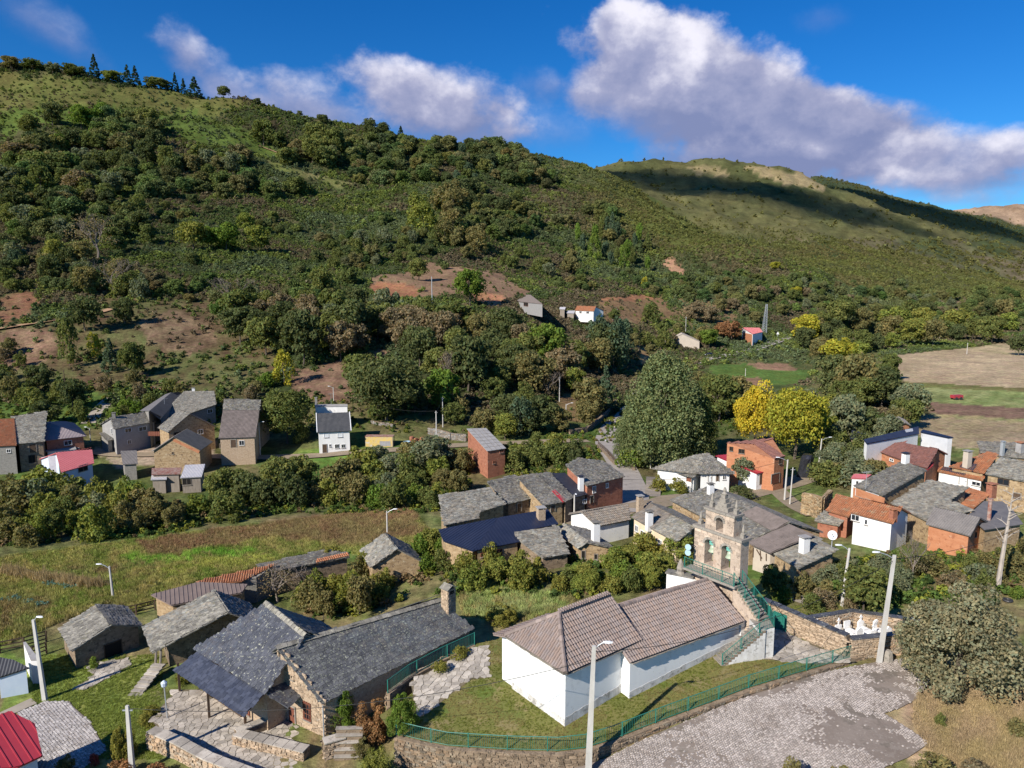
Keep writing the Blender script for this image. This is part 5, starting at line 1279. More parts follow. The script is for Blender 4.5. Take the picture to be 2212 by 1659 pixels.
for sgn,s0 in ((1,11.5),(-1,-.1)):
	a,b,c = nq(s0,o_+.05,3.3),nq(s0,2*NW_-o_-.05,3.3),nq(s0,NW_,NZ-.15);d = nu*(-.3*sgn);MB(church.location).add([a,b,c,a+d,b+d,c+d],[(0,1,2),(5,4,3),(0,3,4,1),(1,4,5,2),(2,5,3,0)]).build('gable',MT['church_white'],church)
a,b,c = cq(7.45,.4,4.0),cq(7.45,2*HW-.4,4.0),cq(7.45,HW,ZR-.15);d = uc*(-.3);MB(church.location).add([a,b,c,a+d,b+d,c+d],[(0,1,2),(5,4,3),(0,3,4,1),(1,4,5,2),(2,5,3,0)]).build('gable',MT['church_white'],church)
# slate drip courses under the eaves (rough slabs) and stained plinths
def drip(a,b,m='granite_trim',dep=.42,out=None,n=None):
	L = (b-a).length;n = n or int(L/.55);d = (b-a)/n;ou = out.normalized();rr = random.Random(int(L*100))
	for k in range(n):
		p = a+d*(k+.5);MB(p).box(p+ou*rr.uniform(-.02,.06),(d.length*.97,dep,.06),ax=(d.normalized(),ou,V3((0,0,1)))).build('eave_slab',vmat(MT[m]),church)
drip(cq(.1,.14,4.06),cq(7.5,.14,4.06),out=-vc);drip(cq(.14,2*HW,4.06),cq(.14,.1,4.06),out=-uc);drip(nq(-.2,.14,3.37),nq(11.6,.14,3.37),out=-nv)
mat('plinth_stain',(.46,.44,.41),(.66,.65,.63),1.6,.95,spots=[((.24,.225,.20),1.8,.55,.75),((.24,.225,.2),5,.6,.6)],stretch=(1,1,.6))
for (a,b,n_,hh) in ((cq(o_,o_),cq(7.4,o_),-vc,.75),(cq(o_,2*HW-o_),cq(o_,o_),-uc,.65),(nq(-.1,o_),nq(11.4,o_),-nv,.6)):
	L = (b-a).length;d = (b-a);d.z = 0;d.normalize();K = 30;V = [];F = []
	for k in range(K+1):
		p = a+d*(L*k/K)+n_*.02;z0 = zy(p.x,p.y)-.1;V += [(p.x,p.y,z0),(p.x,p.y,z0+hh*random.Random(k+int(L*10)).uniform(.94,1.06))]
		if k: F.append((2*k-2,2*k,2*k+1,2*k-1))
	b_ = len(V);V += [(v[0]-n_.x*.018,v[1]-n_.y*.018,v[2]) for v in V];F += [(2*k+1,2*k+3,b_+2*k+3,b_+2*k+1) for k in range(K)]
	link('plinth',mesh_from('plinth',[V3(v)-church.location for v in V],F,MT['plinth_stain']),church)
# ------------------------------------------------------------------ bell gable (belfry)
bd = V3((.574,-.819,0));bn = V3((-.819,-.574,0));BL = V3((16.02,60.0,0));BT = 1.05
def bsz(p):
	d = rayv(*Z7(*p));c = V3((0,0,CAMZ));t = (BL-c).dot(bn)/d.dot(bn);h = c+d*t;return (h-BL).dot(bd),h.z
bel = empty('bell_tower',(17.4,58,1),0,'stone bell gable with two green bells below and a small arch above, crowned by pinnacles','bell tower')
def ext(poly,t0=0.0,t1=BT,m='stone_belfry',name='masonry',parent=None,own=False):
	n = len(poly);f = lambda q,t: BL+bd*q[0]-bn*t+V3((0,0,q[1]));V = [f(q,t0) for q in poly]+[f(q,t1) for q in poly]
	F = [tuple(range(n)),tuple(range(n,2*n))[::-1]]+[(i,n+i,n+(i+1) % n,(i+1) % n) for i in range(n)]
	ar = sum(poly[i][0]*poly[(i+1) % n][1]-poly[(i+1) % n][0]*poly[i][1] for i in range(n))
	if ar < 0: F = [x[::-1] for x in F]
	return V,F
BM = MB(bel.location);BB = []
def bblock(poly,**k): V,F = ext(poly,**k);BB.append((V,F))
w1,ztop = bsz((640,520));_,zl = bsz((255,385));ZT = (ztop+zl)/2;W1 = w1
def arch_part(s0,s1,z0,z1,ac,ar,zsill,k=10):
	"""solid rectangle s0..s1 x z0..z1 with an arched opening centred at ac, radius ar, from the sill up to the springing ac_z"""
	zs = zsill[1];zb = zsill[0]
	bblock([(s0,z0),(s1,z0),(s1,zb),(s0,zb)]);bblock([(s0,zb),(ac-ar,zb),(ac-ar,zs),(s0,zs)]);bblock([(ac+ar,zb),(s1,zb),(s1,zs),(ac+ar,zs)])
	prev = None
	for i in range(k):
		a0,a1 = math.pi*(1-i/k),math.pi*(1-(i+1)/k);x0,y0_,x1,y1_ = ac+ar*math.cos(a0),zs+ar*math.sin(a0),ac+ar*math.cos(a1),zs+ar*math.sin(a1)
		bblock([(x0,y0_),(x1,y1_),(x1,z1),(x0,z1)])
	bblock([(s0,zs),(ac-ar,zs),(ac-ar,z1),(s0,z1)]);bblock([(ac+ar,zs),(s1,zs),(s1,z1),(ac+ar,z1)])
a1c = (bsz((335,600))[0]+bsz((408,640))[0])/2;a1r = (bsz((408,640))[0]-bsz((335,600))[0])/2;a2c = (bsz((475,640))[0]+bsz((550,680))[0])/2;a2r = (bsz((550,680))[0]-bsz((475,640))[0])/2
mid = (a1c+a2c)/2;zsp = (bsz((370,488))[1]+bsz((512,545))[1])/2-a1r;zsl = (bsz((370,705))[1]+bsz((512,765))[1])/2
arch_part(0,mid,.5,ZT,a1c,a1r,(zsl,zsp));arch_part(mid,W1,.5,ZT,a2c,a2r,(zsl,zsp))
u0 = bsz((345,330))[0];u1 = bsz((580,400))[0];ZU = (bsz((350,245))[1]+bsz((580,310))[1])/2;a3c = (bsz((430,380))[0]+bsz((490,400))[0])/2;a3r = (bsz((490,400))[0]-bsz((430,380))[0])/2;z3 = bsz((460,312))[1]-a3r
arch_part(u0,u1,ZT+.22,ZU,a3c,a3r,(ZT+.3,z3))
V = [];F = []
for v,f in BB: b = len(V);V += v;F += [tuple(i+b for i in g) for g in f]
link('masonry',mesh_from('masonry',[p-bel.location for p in V],F,MT['stone_belfry']),bel)
for (s0,s1,z0,z1,ov) in ((-.14,W1+.14,ZT,ZT+.22,.14),(u0-.12,u1+.12,ZU,ZU+.18,.12)):
	V,F = ext([(s0,z0),(s1,z0),(s1,z1),(s0,z1)],t0=-ov,t1=BT+ov);link('cornice',mesh_from('cornice',[p-bel.location for p in V],F,MT['granite_trim']),bel)
# dressed blocks on the face, proud of the core
rr = random.Random(11)
def inarch(s_,z_,m_=.16):
	for (c,r_,zb,zs) in ((a1c,a1r,zsl,zsp),(a2c,a2r,zsl,zsp),(a3c,a3r,ZT+.3,z3)):
		if abs(s_-c) < r_+m_ and zb-.1 < z_ <= zs: return True
		if z_>zs and math.hypot(s_-c,z_-zs)<r_+m_: return True
	return False
for (s0,s1,z0,z1) in ((.02,W1-.02,3.2,ZT),(u0+.02,u1-.02,ZT+.24,ZU)):
	z = z0
	while z<z1-.12:
		h_ = min(rr.uniform(.26,.36),z1-z);s_ = s0
		while s_<s1-.05:
			w_ = min(rr.uniform(.35,.75),s1-s_)
			pts_ = [(s_+w_*f,z+h_*g) for f in (.0,.5,1) for g in (.0,.5,1)]
			if not any(inarch(*q,.05) for q in pts_) and w_>.15:
				V,F = ext([(s_+.012,z+.012),(s_+w_-.012,z+.012),(s_+w_-.012,z+h_-.012),(s_+.012,z+h_-.012)],t0=-rr.uniform(.015,.035),t1=.02);c = V[0]
				link('stone',mesh_from('stone',[p-c for p in V],F,vmat(MT['stone_belfry'])),bel,c-bel.location)
			s_ += w_
		z += h_
for (c,r_,zs) in ((a1c,a1r,zsp),(a2c,a2r,zsp),(a3c,a3r,z3)):
	for i in range(9):
		a0,a1 = math.pi*i/9+.02,math.pi*(i+1)/9-.02;q = [(c+rr_*math.cos(t),zs+rr_*math.sin(t)) for rr_,t in ((r_+.005,a0),(r_+.2,a0),(r_+.2,a1),(r_+.005,a1))]
		V,F = ext(q,t0=-.05,t1=.02);p0 = V[0];link('arch_stone',mesh_from('arch_stone',[p-p0 for p in V],F,vmat(MT['granite_trim'])),bel,p0-bel.location)
def pinnacle(s_,z,h,w=.34,ball=False):
	p = BL+bd*s_-bn*(BT/2)+V3((0,0,z));mb = MB(p);mb.box(p+V3((0,0,h*.14)),(w,w,h*.28),rz=-.96)
	mb.lathe(p+V3((0,0,h*.28)),[(w*.62,0),(w*.62,h*.06),(w*.34,h*.1),(w*.42,h*.25),(w*.3,h*.42),(w*.16,h*.6),(w*.05,h*.72)],8);return mb.build('pinnacle',MT['granite_trim'],bel)
um = (u0+u1)/2
pinnacle(u0+.22,ZU+.18,1.25);pinnacle(u1-.22,ZU+.18,1.25)
p = BL+bd*um-bn*(BT/2)+V3((0,0,ZU+.18));mb = MB(p)
for k,(w_,h_) in enumerate(((1.3,.35),(.95,.35),(.62,.35),(.4,.3))): mb.box(p+V3((0,0,.35*k+h_/2)),(w_,.7-.1*k,h_),rz=-.96)
mb.lathe(p+V3((0,0,1.35)),[(.22,0),(.26,.1),(.12,.25),(.16,.4),(.05,.65)],8);mb.build('crown_stone',MT['granite_trim'],bel)
pinnacle(.22,ZT+.22,1.15);pinnacle(W1-.22,ZT+.22,1.15)
for k,(c,r_) in enumerate(((a1c,a1r),(a2c,a2r))):
	p = BL+bd*c-bn*(BT*.5)+V3((0,0,zsp+r_*.55));lab = ('verdigris church bell in the left arch of the bell gable','verdigris church bell in the right arch of the bell gable')[k]
	be = empty('church_bell',p,0,lab,'bell','bells in the bell gable');q = r_*.82
	MB(p).lathe(p+V3((0,0,-q*2.5)),[(q*1.0,0),(q*.98,.06),(q*.72,q*.5),(q*.62,q*1.1),(q*.45,q*1.45),(q*.1,q*1.55)],14).build('bell_body',MT['bronze_pale'],be)
	yk = MB(p).box(p+V3((0,0,-q*.55)),(q*1.5,.25,q*.85),rz=-.96);yk.lathe(p+V3((0,0,-q*.15)),[(q*.9,0),(q*.75,q*.3),(q*.35,q*.55)],10);yk.build('yoke',MT['verdigris'],be)
	MB(p).tube([p+V3((0,0,-q*2.4)),p+V3((0,0,-q*3.1))],.08,6).build('clapper',MT['verdigris'],be)
# walkway, stairs and their railings
BF = 5.9;wl_,wr_ = V3((15.25,59.1,BF)),V3((18.3,55.1,BF));wdir = (wr_-wl_).normalized();wn = V3((-.819,-.574,0))
walk = MB(wl_);walk.box((wl_+wr_)/2+V3((0,0,-.09))-wn*.1,((wr_-wl_).length+.3,1.15,.18),ax=(wdir,wn,V3((0,0,1))))
tag(walk.build('belfry_walkway',MT['granite_trim']),'stone walkway in front of the two bells','walkway')
bsupp = MB(V3((16.6,57.6,2)));bsupp.prism([tuple((nq(11.55,.2))[:2]),tuple((nq(12.6,.2))[:2]),tuple((nq(12.6,6.6))[:2]),tuple((nq(11.55,6.6))[:2])],-.5,[3.4,3.4,4.6,4.6]);tag(bsupp.build('white_base_block',MT['church_white']),'white rendered base wall between the nave and the bell gable','wall')
railing('green_railing','green railing of the walkway in front of the bells',[wl_+wn*.4,wr_+wn*.4],h=.95,spacing=.16,post=1.9)
S0 = V3((15.95,51.55,1.15));S1 = V3((19.45,52.35,3.75));S2 = V3((19.9,53.3,3.85));S3 = V3((18.55,55.6,BF))
def flight(a,b,w,n,label,m='granite_trim',side=None):
	root = empty('stone_stair',a,0,label,'stairs');d = V3((b.x-a.x,b.y-a.y,0));L = d.length;d.normalize();s_ = V3((-d.y,d.x,0));st = (b.z-a.z)/n
	for k in range(n):
		p = a+d*(L*(k+.5)/n)+V3((0,0,st*(k+1)));MB(p).box(p-V3((0,0,st*.5+.05)),(L/n+.02,w,st-.0),ax=(d,s_,V3((0,0,1)))).build('riser',MT['stone_brown'],root);MB(p).box(p-d*.05-V3((0,0,.035)),(L/n+.10,w+.04,.07),ax=(d,s_,V3((0,0,1)))).build('step',vmat(MT[m]),root)
	return root,d,s_
fr,fd,fs_ = flight(S0,S1,1.25,14,'lower flight of stone steps rising from the lawn to the landing beside the church');
q = [S0-fs_*.62,S1-fs_*.62,S1+fs_*.62,S0+fs_*.62];MB(S0).prism([tuple(p[:2]) for p in q],.2,[S0.z-.1,S1.z-.1,S1.z-.1,S0.z-.1]).build('side_wall',MT['plinth_stain'],fr)
land = MB(S1);land.prism([(19.0,51.75),(20.35,52.0),(20.5,53.7),(18.9,53.5)],.3,3.8,mtop=1);tag(land.build('stair_landing',[MT['plinth_stain'],MT['granite_trim']]),'white stained landing block at the turn of the church stairs','landing')
ur,ud,us_ = flight(S2,S3,1.1,11,'upper flight of stone steps along the end of the nave up to the bells')
q = [S2-us_*.55,S3-us_*.55,S3+us_*.55,S2+us_*.55];MB(S2).prism([tuple(p[:2]) for p in q],.5,[S2.z-.1,S3.z-.1,S3.z-.1,S2.z-.1]).build('side_wall',MT['stone_belfry'],ur)
railing('green_railing','green handrail on the outer side of the lower church steps',[S0-fs_*.6+V3((0,0,.1)),S1-fs_*.6,V3((20.35,52.05,3.8)),V3((20.5,53.6,3.85))],h=.95,spacing=.17,post=1.8)
railing('green_railing','green handrail on the right of the upper church steps',[V3((20.45,53.65,3.9)),S3-us_*.5],h=.95,spacing=.17,post=1.8)
railing('green_railing','green handrail on the left of the upper church steps',[S2+us_*.5,S3+us_*.5],h=.95,spacing=.17,post=1.8)
pb = MB(V3((14.9,60.3,4)));pb.box(V3((15.0,60.4,3.9)),(2.3,.7,1.5),rz=-.5);tag(pb.build('gable_parapet',MT['church_white']),'white parapet block with stone ball left of the walkway','parapet')
pp = bpy.data.objects['gable_parapet'];c0 = V3((15.0,60.4,4.68));MB(c0).box(c0,(2.5,.95,.12),rz=-.5).build('cap',MT['slate'],pp);MB(c0).lathe(c0+V3((0,0,.06)),[(.42,0),(.3,.2),(.36,.45),(.24,.9),(.08,1.3)],8).build('pinnacle',MT['granite_trim'],pp)
for k in range(2):
	p = V3((15.5,59.6,7.05+k*.5));f = empty('floodlight',p,0,('upper','lower')[1-k]+' pale blue round loudspeaker left of the bell gable','loudspeaker','pale blue loudspeakers on the bell gable')
	mb = MB(p);mb.tube([p,p+V3((-.12,-.2,0)),p+V3((-.2,-.34,.02))],[.08,.22,.27],12);mb.build('horn',MT['pale_blue'] if 'pale_blue' in MT else mat('pale_blue',(.34,.48,.54),None,rough=.5),f);MB(p).bar(p,p+V3((.5,.1,0)),.06).build('bracket',MT['dark_metal'],f)
# ------------------------------------------------------------------ cemetery
CP = [(21.7,58.3),(26.2,52.2),(33.6,53.7),(28.8,56.9)]
stone_wall('cemetery_wall','cemetery wall with slate coping and green iron door beside the church','stone wall',[CP[0],CP[1]],.5,[.4,.9],[3.25,3.05],'stone_brown','stone_warm',.55,.13,cap='slate_blue',individual=150,side=1,seed=8)
stone_wall('cemetery_wall','front cemetery wall with slate coping behind the end of the green railing','stone wall',[(26.4,52.3),CP[2]],.5,[.7,.7],[2.75,2.7],'stone_brown','stone_warm',.55,.13,cap='slate_blue',individual=60,side=1,seed=9)
stone_wall('cemetery_wall','rear cemetery wall behind the white graves','stone wall',[(24.0,55.3),CP[3],(34.4,55.2)],.4,[.4,.4,.4],[2.95,2.85,2.7],'stone_brown','stone_warm',.55,.13,cap='slate_blue',individual=60,side=1,seed=10)
gy = patch('cemetery_ground',[(p[0],p[1],1.40) for p in ((24.2,55.2),CP[1],CP[2],(34.3,55),CP[3])],None,mat('grave_gravel',(.55,.53,.50),(.66,.64,.61),3,.95),'pale gravel ground of the cemetery',world=True)
d = V3((CP[1][0]-CP[0][0],CP[1][1]-CP[0][1],0)).normalized();nn = V3((d.y,-d.x,0));p = V3((*CP[0],0))+d*1.9+nn*.33+V3((0,0,1.75));nn2 = nn
o = MB(p).box(p,(1.25,.1,2.1),ax=(d,nn,V3((0,0,1)))).build('iron_door',MT['green_paint']);tag(o,'green iron door in the cemetery wall','door')
for k in range(5): MB(p).box(p+d*(-.5+.25*k)+nn*.06,(.04,.04,2.0),ax=(d,nn,V3((0,0,1)))).build('bar',MT['green_paint'],o)
gl = ['white marble grave with a tall headstone near the coping corner','white marble grave with a cross beside the rear wall','white grave slab with flowers in the middle of the cemetery','white marble grave with a pointed headstone behind the lamp post','white family tomb at the right of the cemetery','small white grave by the left end of the cemetery','white grave with double headstone in the front row','low white grave against the rear cemetery wall','white grave half hidden by the holm oak','narrow white grave beside the cemetery path','white grave with grey vase in the second row']
for k,(x,y) in enumerate(((26.9,53.4),(26.5,55.4),(28.4,53.7),(29.8,54.2),(31.2,54.5),(25.4,54.7),(28.2,55.4),(29.5,55.7),(32.4,54.6),(27.3,55.0),(30.7,55.5))):
	g = empty('grave',(x,y,1.42),.35,gl[k],'grave','white graves in the cemetery');mb = MB();mb.box((0,0,.13),(.75,1.5,.26));mb.box((0,-.05,.31),(.62,1.3,.1));mb.build('slab',MT['marble_white'],g)
	hs_ = random.Random(k).uniform(.6,1.05);m2 = MB();m2.box((0,.7,hs_/2),(.62,.14,hs_));
	if k % 3: m2.add([V3((-.31,.63,hs_)),V3((.31,.63,hs_)),V3((0,.63,hs_+.22)),V3((-.31,.77,hs_)),V3((.31,.77,hs_)),V3((0,.77,hs_+.22))],[(0,1,2),(5,4,3),(1,4,5,2),(2,5,3,0)])
	m2.build('headstone',MT['marble_white'],g)
	if k % 2: MB().box((0,.7,hs_+.3),(.08,.08,.6)).box((0,.7,hs_+.4),(.32,.07,.08)).build('cross',MT['marble_white'],g)
	MB().lathe((.25,.5,.42),[(.08,0),(.11,.1),(.07,.2)],8).build('vase',MT['granite_trim'],g)
# flagstones: path beside the church, forecourt of the cemetery
pth = [tuple(G_[:2]) for G_ in (on_yard(Z10(1650,905)),on_yard(Z10(1690,1150)),on_yard(Z10(1760,1120)),on_yard(Z10(1900,1000)),on_yard(Z10(2060,885)),on_yard(Z10(2170,880)),on_yard(Z10(2150,690)),on_yard(Z10(2060,690)))]
paving('flagstone_path','irregular flagstone path between the slate house and the church',pth,lambda x,y: zy(x,y)+.02,.52,'flag_grey','joint_soil',seed=4,individual=200)
fc = [(19.6,51.7),(23.6,50.9),(26.6,51.4),(23.9,54.6),(21.6,57.6),(20.6,55)]
paving('flagstone_forecourt','flagstone forecourt in front of the cemetery door',fc,lambda x,y: zy(x,y)+.02,.55,'flag_grey','joint_soil',seed=6,individual=90)
# ------------------------------------------------------------------ slate restaurant house at the lower left
ZP = -3.2
h = house('slate_house','long stone house with mossy slate roof, red door and barred window',base=ZP)
h.roof('slate_dark',(2.9,3.8),33,zz(Z10,(1068,1052),(2062,560),(1850,365),(765,680)),'stone_warm',individual=300,ov=.2)
pl = h.planes[0];A_,B_,C_,D_ = pl.P;rd = C_-D_;rd.z = 0;rd.normalize();off = A_-D_;off.z = 0;per = off-rd*off.dot(rd);A2 = D_-per*.85;A2.z = D_.z-(D_.z-A_.z)*.85;B2 = C_-per*.85;B2.z = C_.z-(C_.z-B_.z)*.85
h.roof('slate_dark',0,0,[],'stone_warm',plane=Plane([B2,A2,D_,C_]),ov=.2)
# ridge slabs
for k in range(38):
	p = D_.lerp(C_,(k+.5)/38)+V3((0,0,.1));d = rd;sl = per.normalized();mb = MB(p);q = .2
	for sgn in (1,-1): mb.box(p+sl*(.17*sgn)+V3((0,0,-.06+.02*(k % 2))),(.42,.36,.045),ax=(d,(sl*sgn*.85+V3((0,0,-.5))).normalized(),d.cross((sl*sgn*.85+V3((0,0,-.5))).normalized())))
	mb.build('ridge_slab',vmat(MT['slate_pale']),h.root)
h.win(940,1035,1000,1165,frame='wood_red',Z=Z10);h.win(845,1065,898,1180,'door',frame='wood_red',Z=Z10);h.win(868,862,878,890,'opening','stone_warm','void_shade',Z=Z10,bars=False)
wh = h.wallhit(*Z10(970,1100))
if wh:
	n_ = wh[2];u_ = V3((-n_.y,n_.x,0));p = wh[1]
	for k in range(4): MB(p).box(p+n_*.07+V3((0,0,-.6+.4*k)),(.95,.03,.04),ax=(u_,n_,V3((0,0,1)))).build('window_bar',MT['wood_red'],h.root)
	for k in range(3): MB(p).box(p+n_*.072+u_*(-.25+.25*k),(.04,.03,1.6),ax=(u_,n_,V3((0,0,1)))).build('window_bar',MT['wood_red'],h.root)
	# rubble face of the gable: courses of stones standing proud
	pcs = [];rr = random.Random(21)
	s_ = -5.2
	zc = ZP
	while zc<2.8:
		hh = rr.uniform(.12,.24);s_ = -5.6
		while s_<2.6:
			w_ = rr.uniform(.2,.6);c = V3((p.x,p.y,0))+u_*(s_+w_/2)+V3((0,0,zc+hh/2));pr = proj(c);zx,zy_ = (pr[0]-345.6)*3.0475,(pr[1]-1175.1)*3.0475
			hit = h.wallhit(*pr);okk = hit is not None and (hit[1]-c).length < .35 and hit[2].dot(n_) > .9
			if okk and not (925<zx<1015 and 1015<zy_<1185) and not (830<zx<915 and 1045<zy_<1200): pcs.append((stone_block(c,u_,w_*.95,hh*.9,rr.uniform(.015,.05),n_,rr),rr.random()))
			s_ += w_
		zc += hh
	for Pp,r_ in pcs[:280]:
		c = sum(Pp,V3())/8;link('stone',mesh_from('stone',[q-c for q in Pp],SBF,vmat(MT['stone_warm'])),h.root,c-h.root.location)
	if pcs[280:]: link('stones',pieces_mesh('stones',pcs[280:],SBF,MT['stone_warm'],.6,.1,base=h.root.location),h.root)['kind'] = 'stuff'
	wp = MB(p);wp.tube([A_+V3((.05,-.05,-.1)),V3((A_.x+.05,A_.y-.05,ZP))],.05,6);wp.build('downpipe',MT['galvanised'],h.root)
h.done()
cpos = h.roofhit(*Z10(1900,425));mb = MB(cpos);tag(mb.box(cpos+V3((0,0,.7)),(.95,.85,2.4),rz=.83).build('chimney',MT['stone_warm'],h.root));co = bpy.data.objects['chimney'] if False else h.root.children[-1]
rr = random.Random(5);cz = cpos.z-.3;ca_,sa_ = math.cos(.83),math.sin(.83)
for lev in range(9):
	for (ux,nr,wd,dp) in ((V3((ca_,sa_,0)),V3((sa_,-ca_,0)),.95,.425),(V3((-sa_,ca_,0)),V3((-ca_,-sa_,0)),.85,.475)):
		s_ = -wd/2
		while s_<wd/2-.05:
			w_ = min(rr.uniform(.2,.45),wd/2-s_);c = V3((cpos.x,cpos.y,cz+.1+lev*.235))+ux*(s_+w_/2)+nr*dp;P_ = stone_block(c,ux,w_*.95,.21,.03,nr,rr);c_ = sum(P_,V3())/8;link('stone',mesh_from('stone',[q-c_ for q in P_],SBF,vmat(MT['stone_warm'])),co,c_-world_loc(co));s_ += w_
for sgn in (-1,1):
	mb = MB(cpos);c = cpos+V3((0,0,2.1));sl = V3((ca_,sa_,0))*sgn;dn = (sl*.85+V3((0,0,-.45))).normalized();ax_ = V3((-sa_,ca_,0));mb.box(c+sl*.28,(1.1,.72,.05),ax=(ax_,dn,ax_.cross(dn)));mb.build('cap_slab',vmat(MT['slate_pale']),co)
MB(cpos).box(cpos+V3((0,0,1.62))+V3((sa_,-ca_,0))*.44,(.5,.04,.3),rz=.83).build('smoke_opening',MT['void_shade'],co)  # solid dark plate painted as the shade inside the smoke hole
h = house('slate_wing','wing with bluish lichen spotted slates left of the long mossy roof',base=ZP)
h.roof('slate_blue',3.35,37,zz(Z10,(222,690),(690,985),(962,600),(700,385)),'stone_warm',individual=300,ov=.35)
pl = h.planes[0];A_,B_,C_,D_ = pl.P;rd = C_-D_;rd.z = 0;rd.normalize();off = A_-D_;off.z = 0;per = off-rd*off.dot(rd);A2 = D_-per;A2.z = A_.z;B2 = C_-per;B2.z = B_.z
h.roof('slate',0,0,[],'stone_warm',plane=Plane([B2,A2,D_,C_]),ov=.35)
for k in range(26):
	p = D_.lerp(C_,(k+.5)/26)+V3((0,0,.12));sl = per.normalized();mb = MB(p)
	for sgn in (1,-1): dn = (sl*sgn*.8+V3((0,0,-.6))).normalized();mb.box(p+sl*(.15*sgn)+V3((0,0,-.08+.02*(k % 2))),(.44,.36,.05),ax=(rd,dn,rd.cross(dn)))
	mb.build('ridge_slab',vmat(MT['slate_pale']),h.root)
h.win(1565-1565+575,1095,596,1125,'opening','wood_red','wood_red',Z=Z10,bars=False);h.done()
h = house('porch_roof','low porch of smooth blue slates on wooden posts in front of the slate wing','porch',base=ZP)
h.roof('slate_new',2.3,27,zz(Z10,(90,832),(545,1132),(683,985),(238,712)),None,individual=280)
pl = h.planes[0]
for (zx,zy_) in ((130,970),(325,1145),(562,1185)):
	p = atz(*Z10(zx,zy_),ZP);zt = pl.z(p.x,p.y)-.1;MB(p).box(p+V3((0,0,(zt-ZP)/2)),(.17,.17,zt-ZP),rz=.6).build('post',MT['wood_dark'],h.root)
MB(pl.P[0]).bar(pl.P[0]+V3((.3,.2,-.2)),pl.P[1]+V3((-.2,.3,-.2)),.12,.16).build('beam',MT['wood_dark'],h.root);h.done()
h = house('door_canopy','small slate canopy over the red door','canopy',base=ZP)
h.roof('slate_blue',2.55,20,zz(Z10,(845,1078),(932,995),(770,870),(668,962)),None);h.done()
# patio with flagstones, low walls and steps
zpat = lambda x,y: ZP+.02
pat = [tuple(atz(*Z10(*p),ZP)[:2]) for p in ((-60,1160),(20,1060),(110,960),(270,960),(430,1080),(700,1060),(790,1150),(1062,1310),(1100,1470),(900,1560),(500,1560),(150,1400))]
paving('patio','flagstone patio in front of the slate house',pat,zpat,.50,'flag_grey','joint_soil',seed=9,individual=300,th=.035)
g = lambda p,z: tuple(atz(*Z10(*p),z)[:2])
stone_wall('low_wall','low stone bench wall with flagstone top in the middle of the patio','stone wall',[g((505,1235),-2.35),g((965,1345),-2.35)],.75,[ZP-.1]*2,[-2.45]*2,'stone_brown','stone_warm',.4,.14,cap='flag_grey',individual=70,side=1,seed=12,captop=.09)
stone_wall('low_wall','short stone wall from the porch post to the bench wall on the patio','stone wall',[g((690,1150),-2.35),g((500,1225),-2.35)],.5,[ZP-.1]*2,[-2.45]*2,'stone_brown','stone_warm',.4,.14,cap='flag_grey',individual=40,side=1,seed=13,captop=.09)
stone_wall('low_wall','long stone parapet with pale slab top along the lower edge of the patio','stone wall',[g((-60,1215),-2.3),g((120,1290),-2.3),g((315,1395),-2.3),g((600,1500),-2.3),g((760,1560),-2.3)],.7,[ZP-1.5]*5,[-2.4]*5,'stone_brown','stone_warm',.42,.15,cap='flag_grey',individual=130,side=1,seed=14,captop=.1)
stone_wall('gate_pillar','square stone pillar at the head of the patio steps','stone wall',[g((1075,1290),-1.7),g((1215,1250),-1.7)],.7,[ZP-.8]*2,[-1.85]*2,'stone_brown','stone_warm',.4,.15,cap='flag_grey',individual=60,side=1,both=True,seed=15,captop=.08)
T0 = atz(*Z10(1230,1500),-3.6);T1 = atz(*Z10(1250,1240),-1.1)
flight(V3((T0.x,T0.y,-3.9)),V3((T1.x-.2,T1.y+.9,-1.2)),1.9,7,'worn stone steps climbing between the patio pillar and the retaining wall','flag_grey')
# terrace edge wall under the path (between house and church lawn)
ew = [on_yard(Z10(1500,985)),on_yard(Z10(1640,880)),on_yard(Z10(1850,765)),on_yard(Z10(2070,665))]
stone_wall('terrace_wall','stone edge of the church path above the long slate house','stone wall',[tuple(p[:2]) for p in ew],.4,[-3.4]*4,[p.z+.04 for p in ew],'stone_brown','stone_warm',.45,.16,individual=0,side=-1,seed=17)
railing('green_railing','green railing along the church path above the mossy slate roof',[p+V3((0,0,.04)) for p in ew],h=1.05,spacing=.15,post=3.0)
# ------------------------------------------------------------------ sheds and houses at the left
h = house('stone_barn','square stone barn with thick rough slate roof beside the wooden fence','barn',base=-4.3)
h.gable('slate_pale',Z9(530,795),Z9(1052,607),Z9(826,600),2.25,Q=Z9(716,448),wall='stone_brown',m2='slate',individual=150,ov=.3)
h.win(798,720,878,860,'opening','wood_dark','void_shade',Z=Z9,bars=False);h.done()
h = house('slate_shed','long open shed with pale slate roof on crooked posts in front of the slate wing','shed',base=-4.0)
h.gable('slate_pale',Z9(1125,808),Z9(1960,600),Z9(1690,508),2.4,Q=Z9(1585,345),wall='stone_brown',m2='slate',individual=150,ov=1.5);
for (zx,zy_,zt_) in ((1150,935,0),(1280,905,0),(1185,955,0)):
	p = atz(*Z9(zx,zy_),-4.2);z2 = h.planes[0].z(p.x,p.y+.5);MB(p).tube([p,p+V3((.05,.3,(z2-p.z)*.6)),V3((p.x-.1,p.y+.6,z2-.1))],.1,6).build('post',MT['wood_grey'],h.root)
h.done()
h = house('brown_roof_shed','low shed with smooth brown sheet roof behind the pale slate shed','shed',base=-4.4)
h.roof('brown_sheet',2.5,6,zz(Z9,(1268,455),(1792,362),(1832,300),(1470,285),(1118,377)),'stone_ochre');h.done()
h = house('tile_roof_shed','long low shed with bright orange tile roof beside the field','shed',base=-4.4)
h.roof('tile_orange',2.7,10,zz(Z10,(298,268),(540,245),(775,128),(236,246)),'stone_grey',body=False)
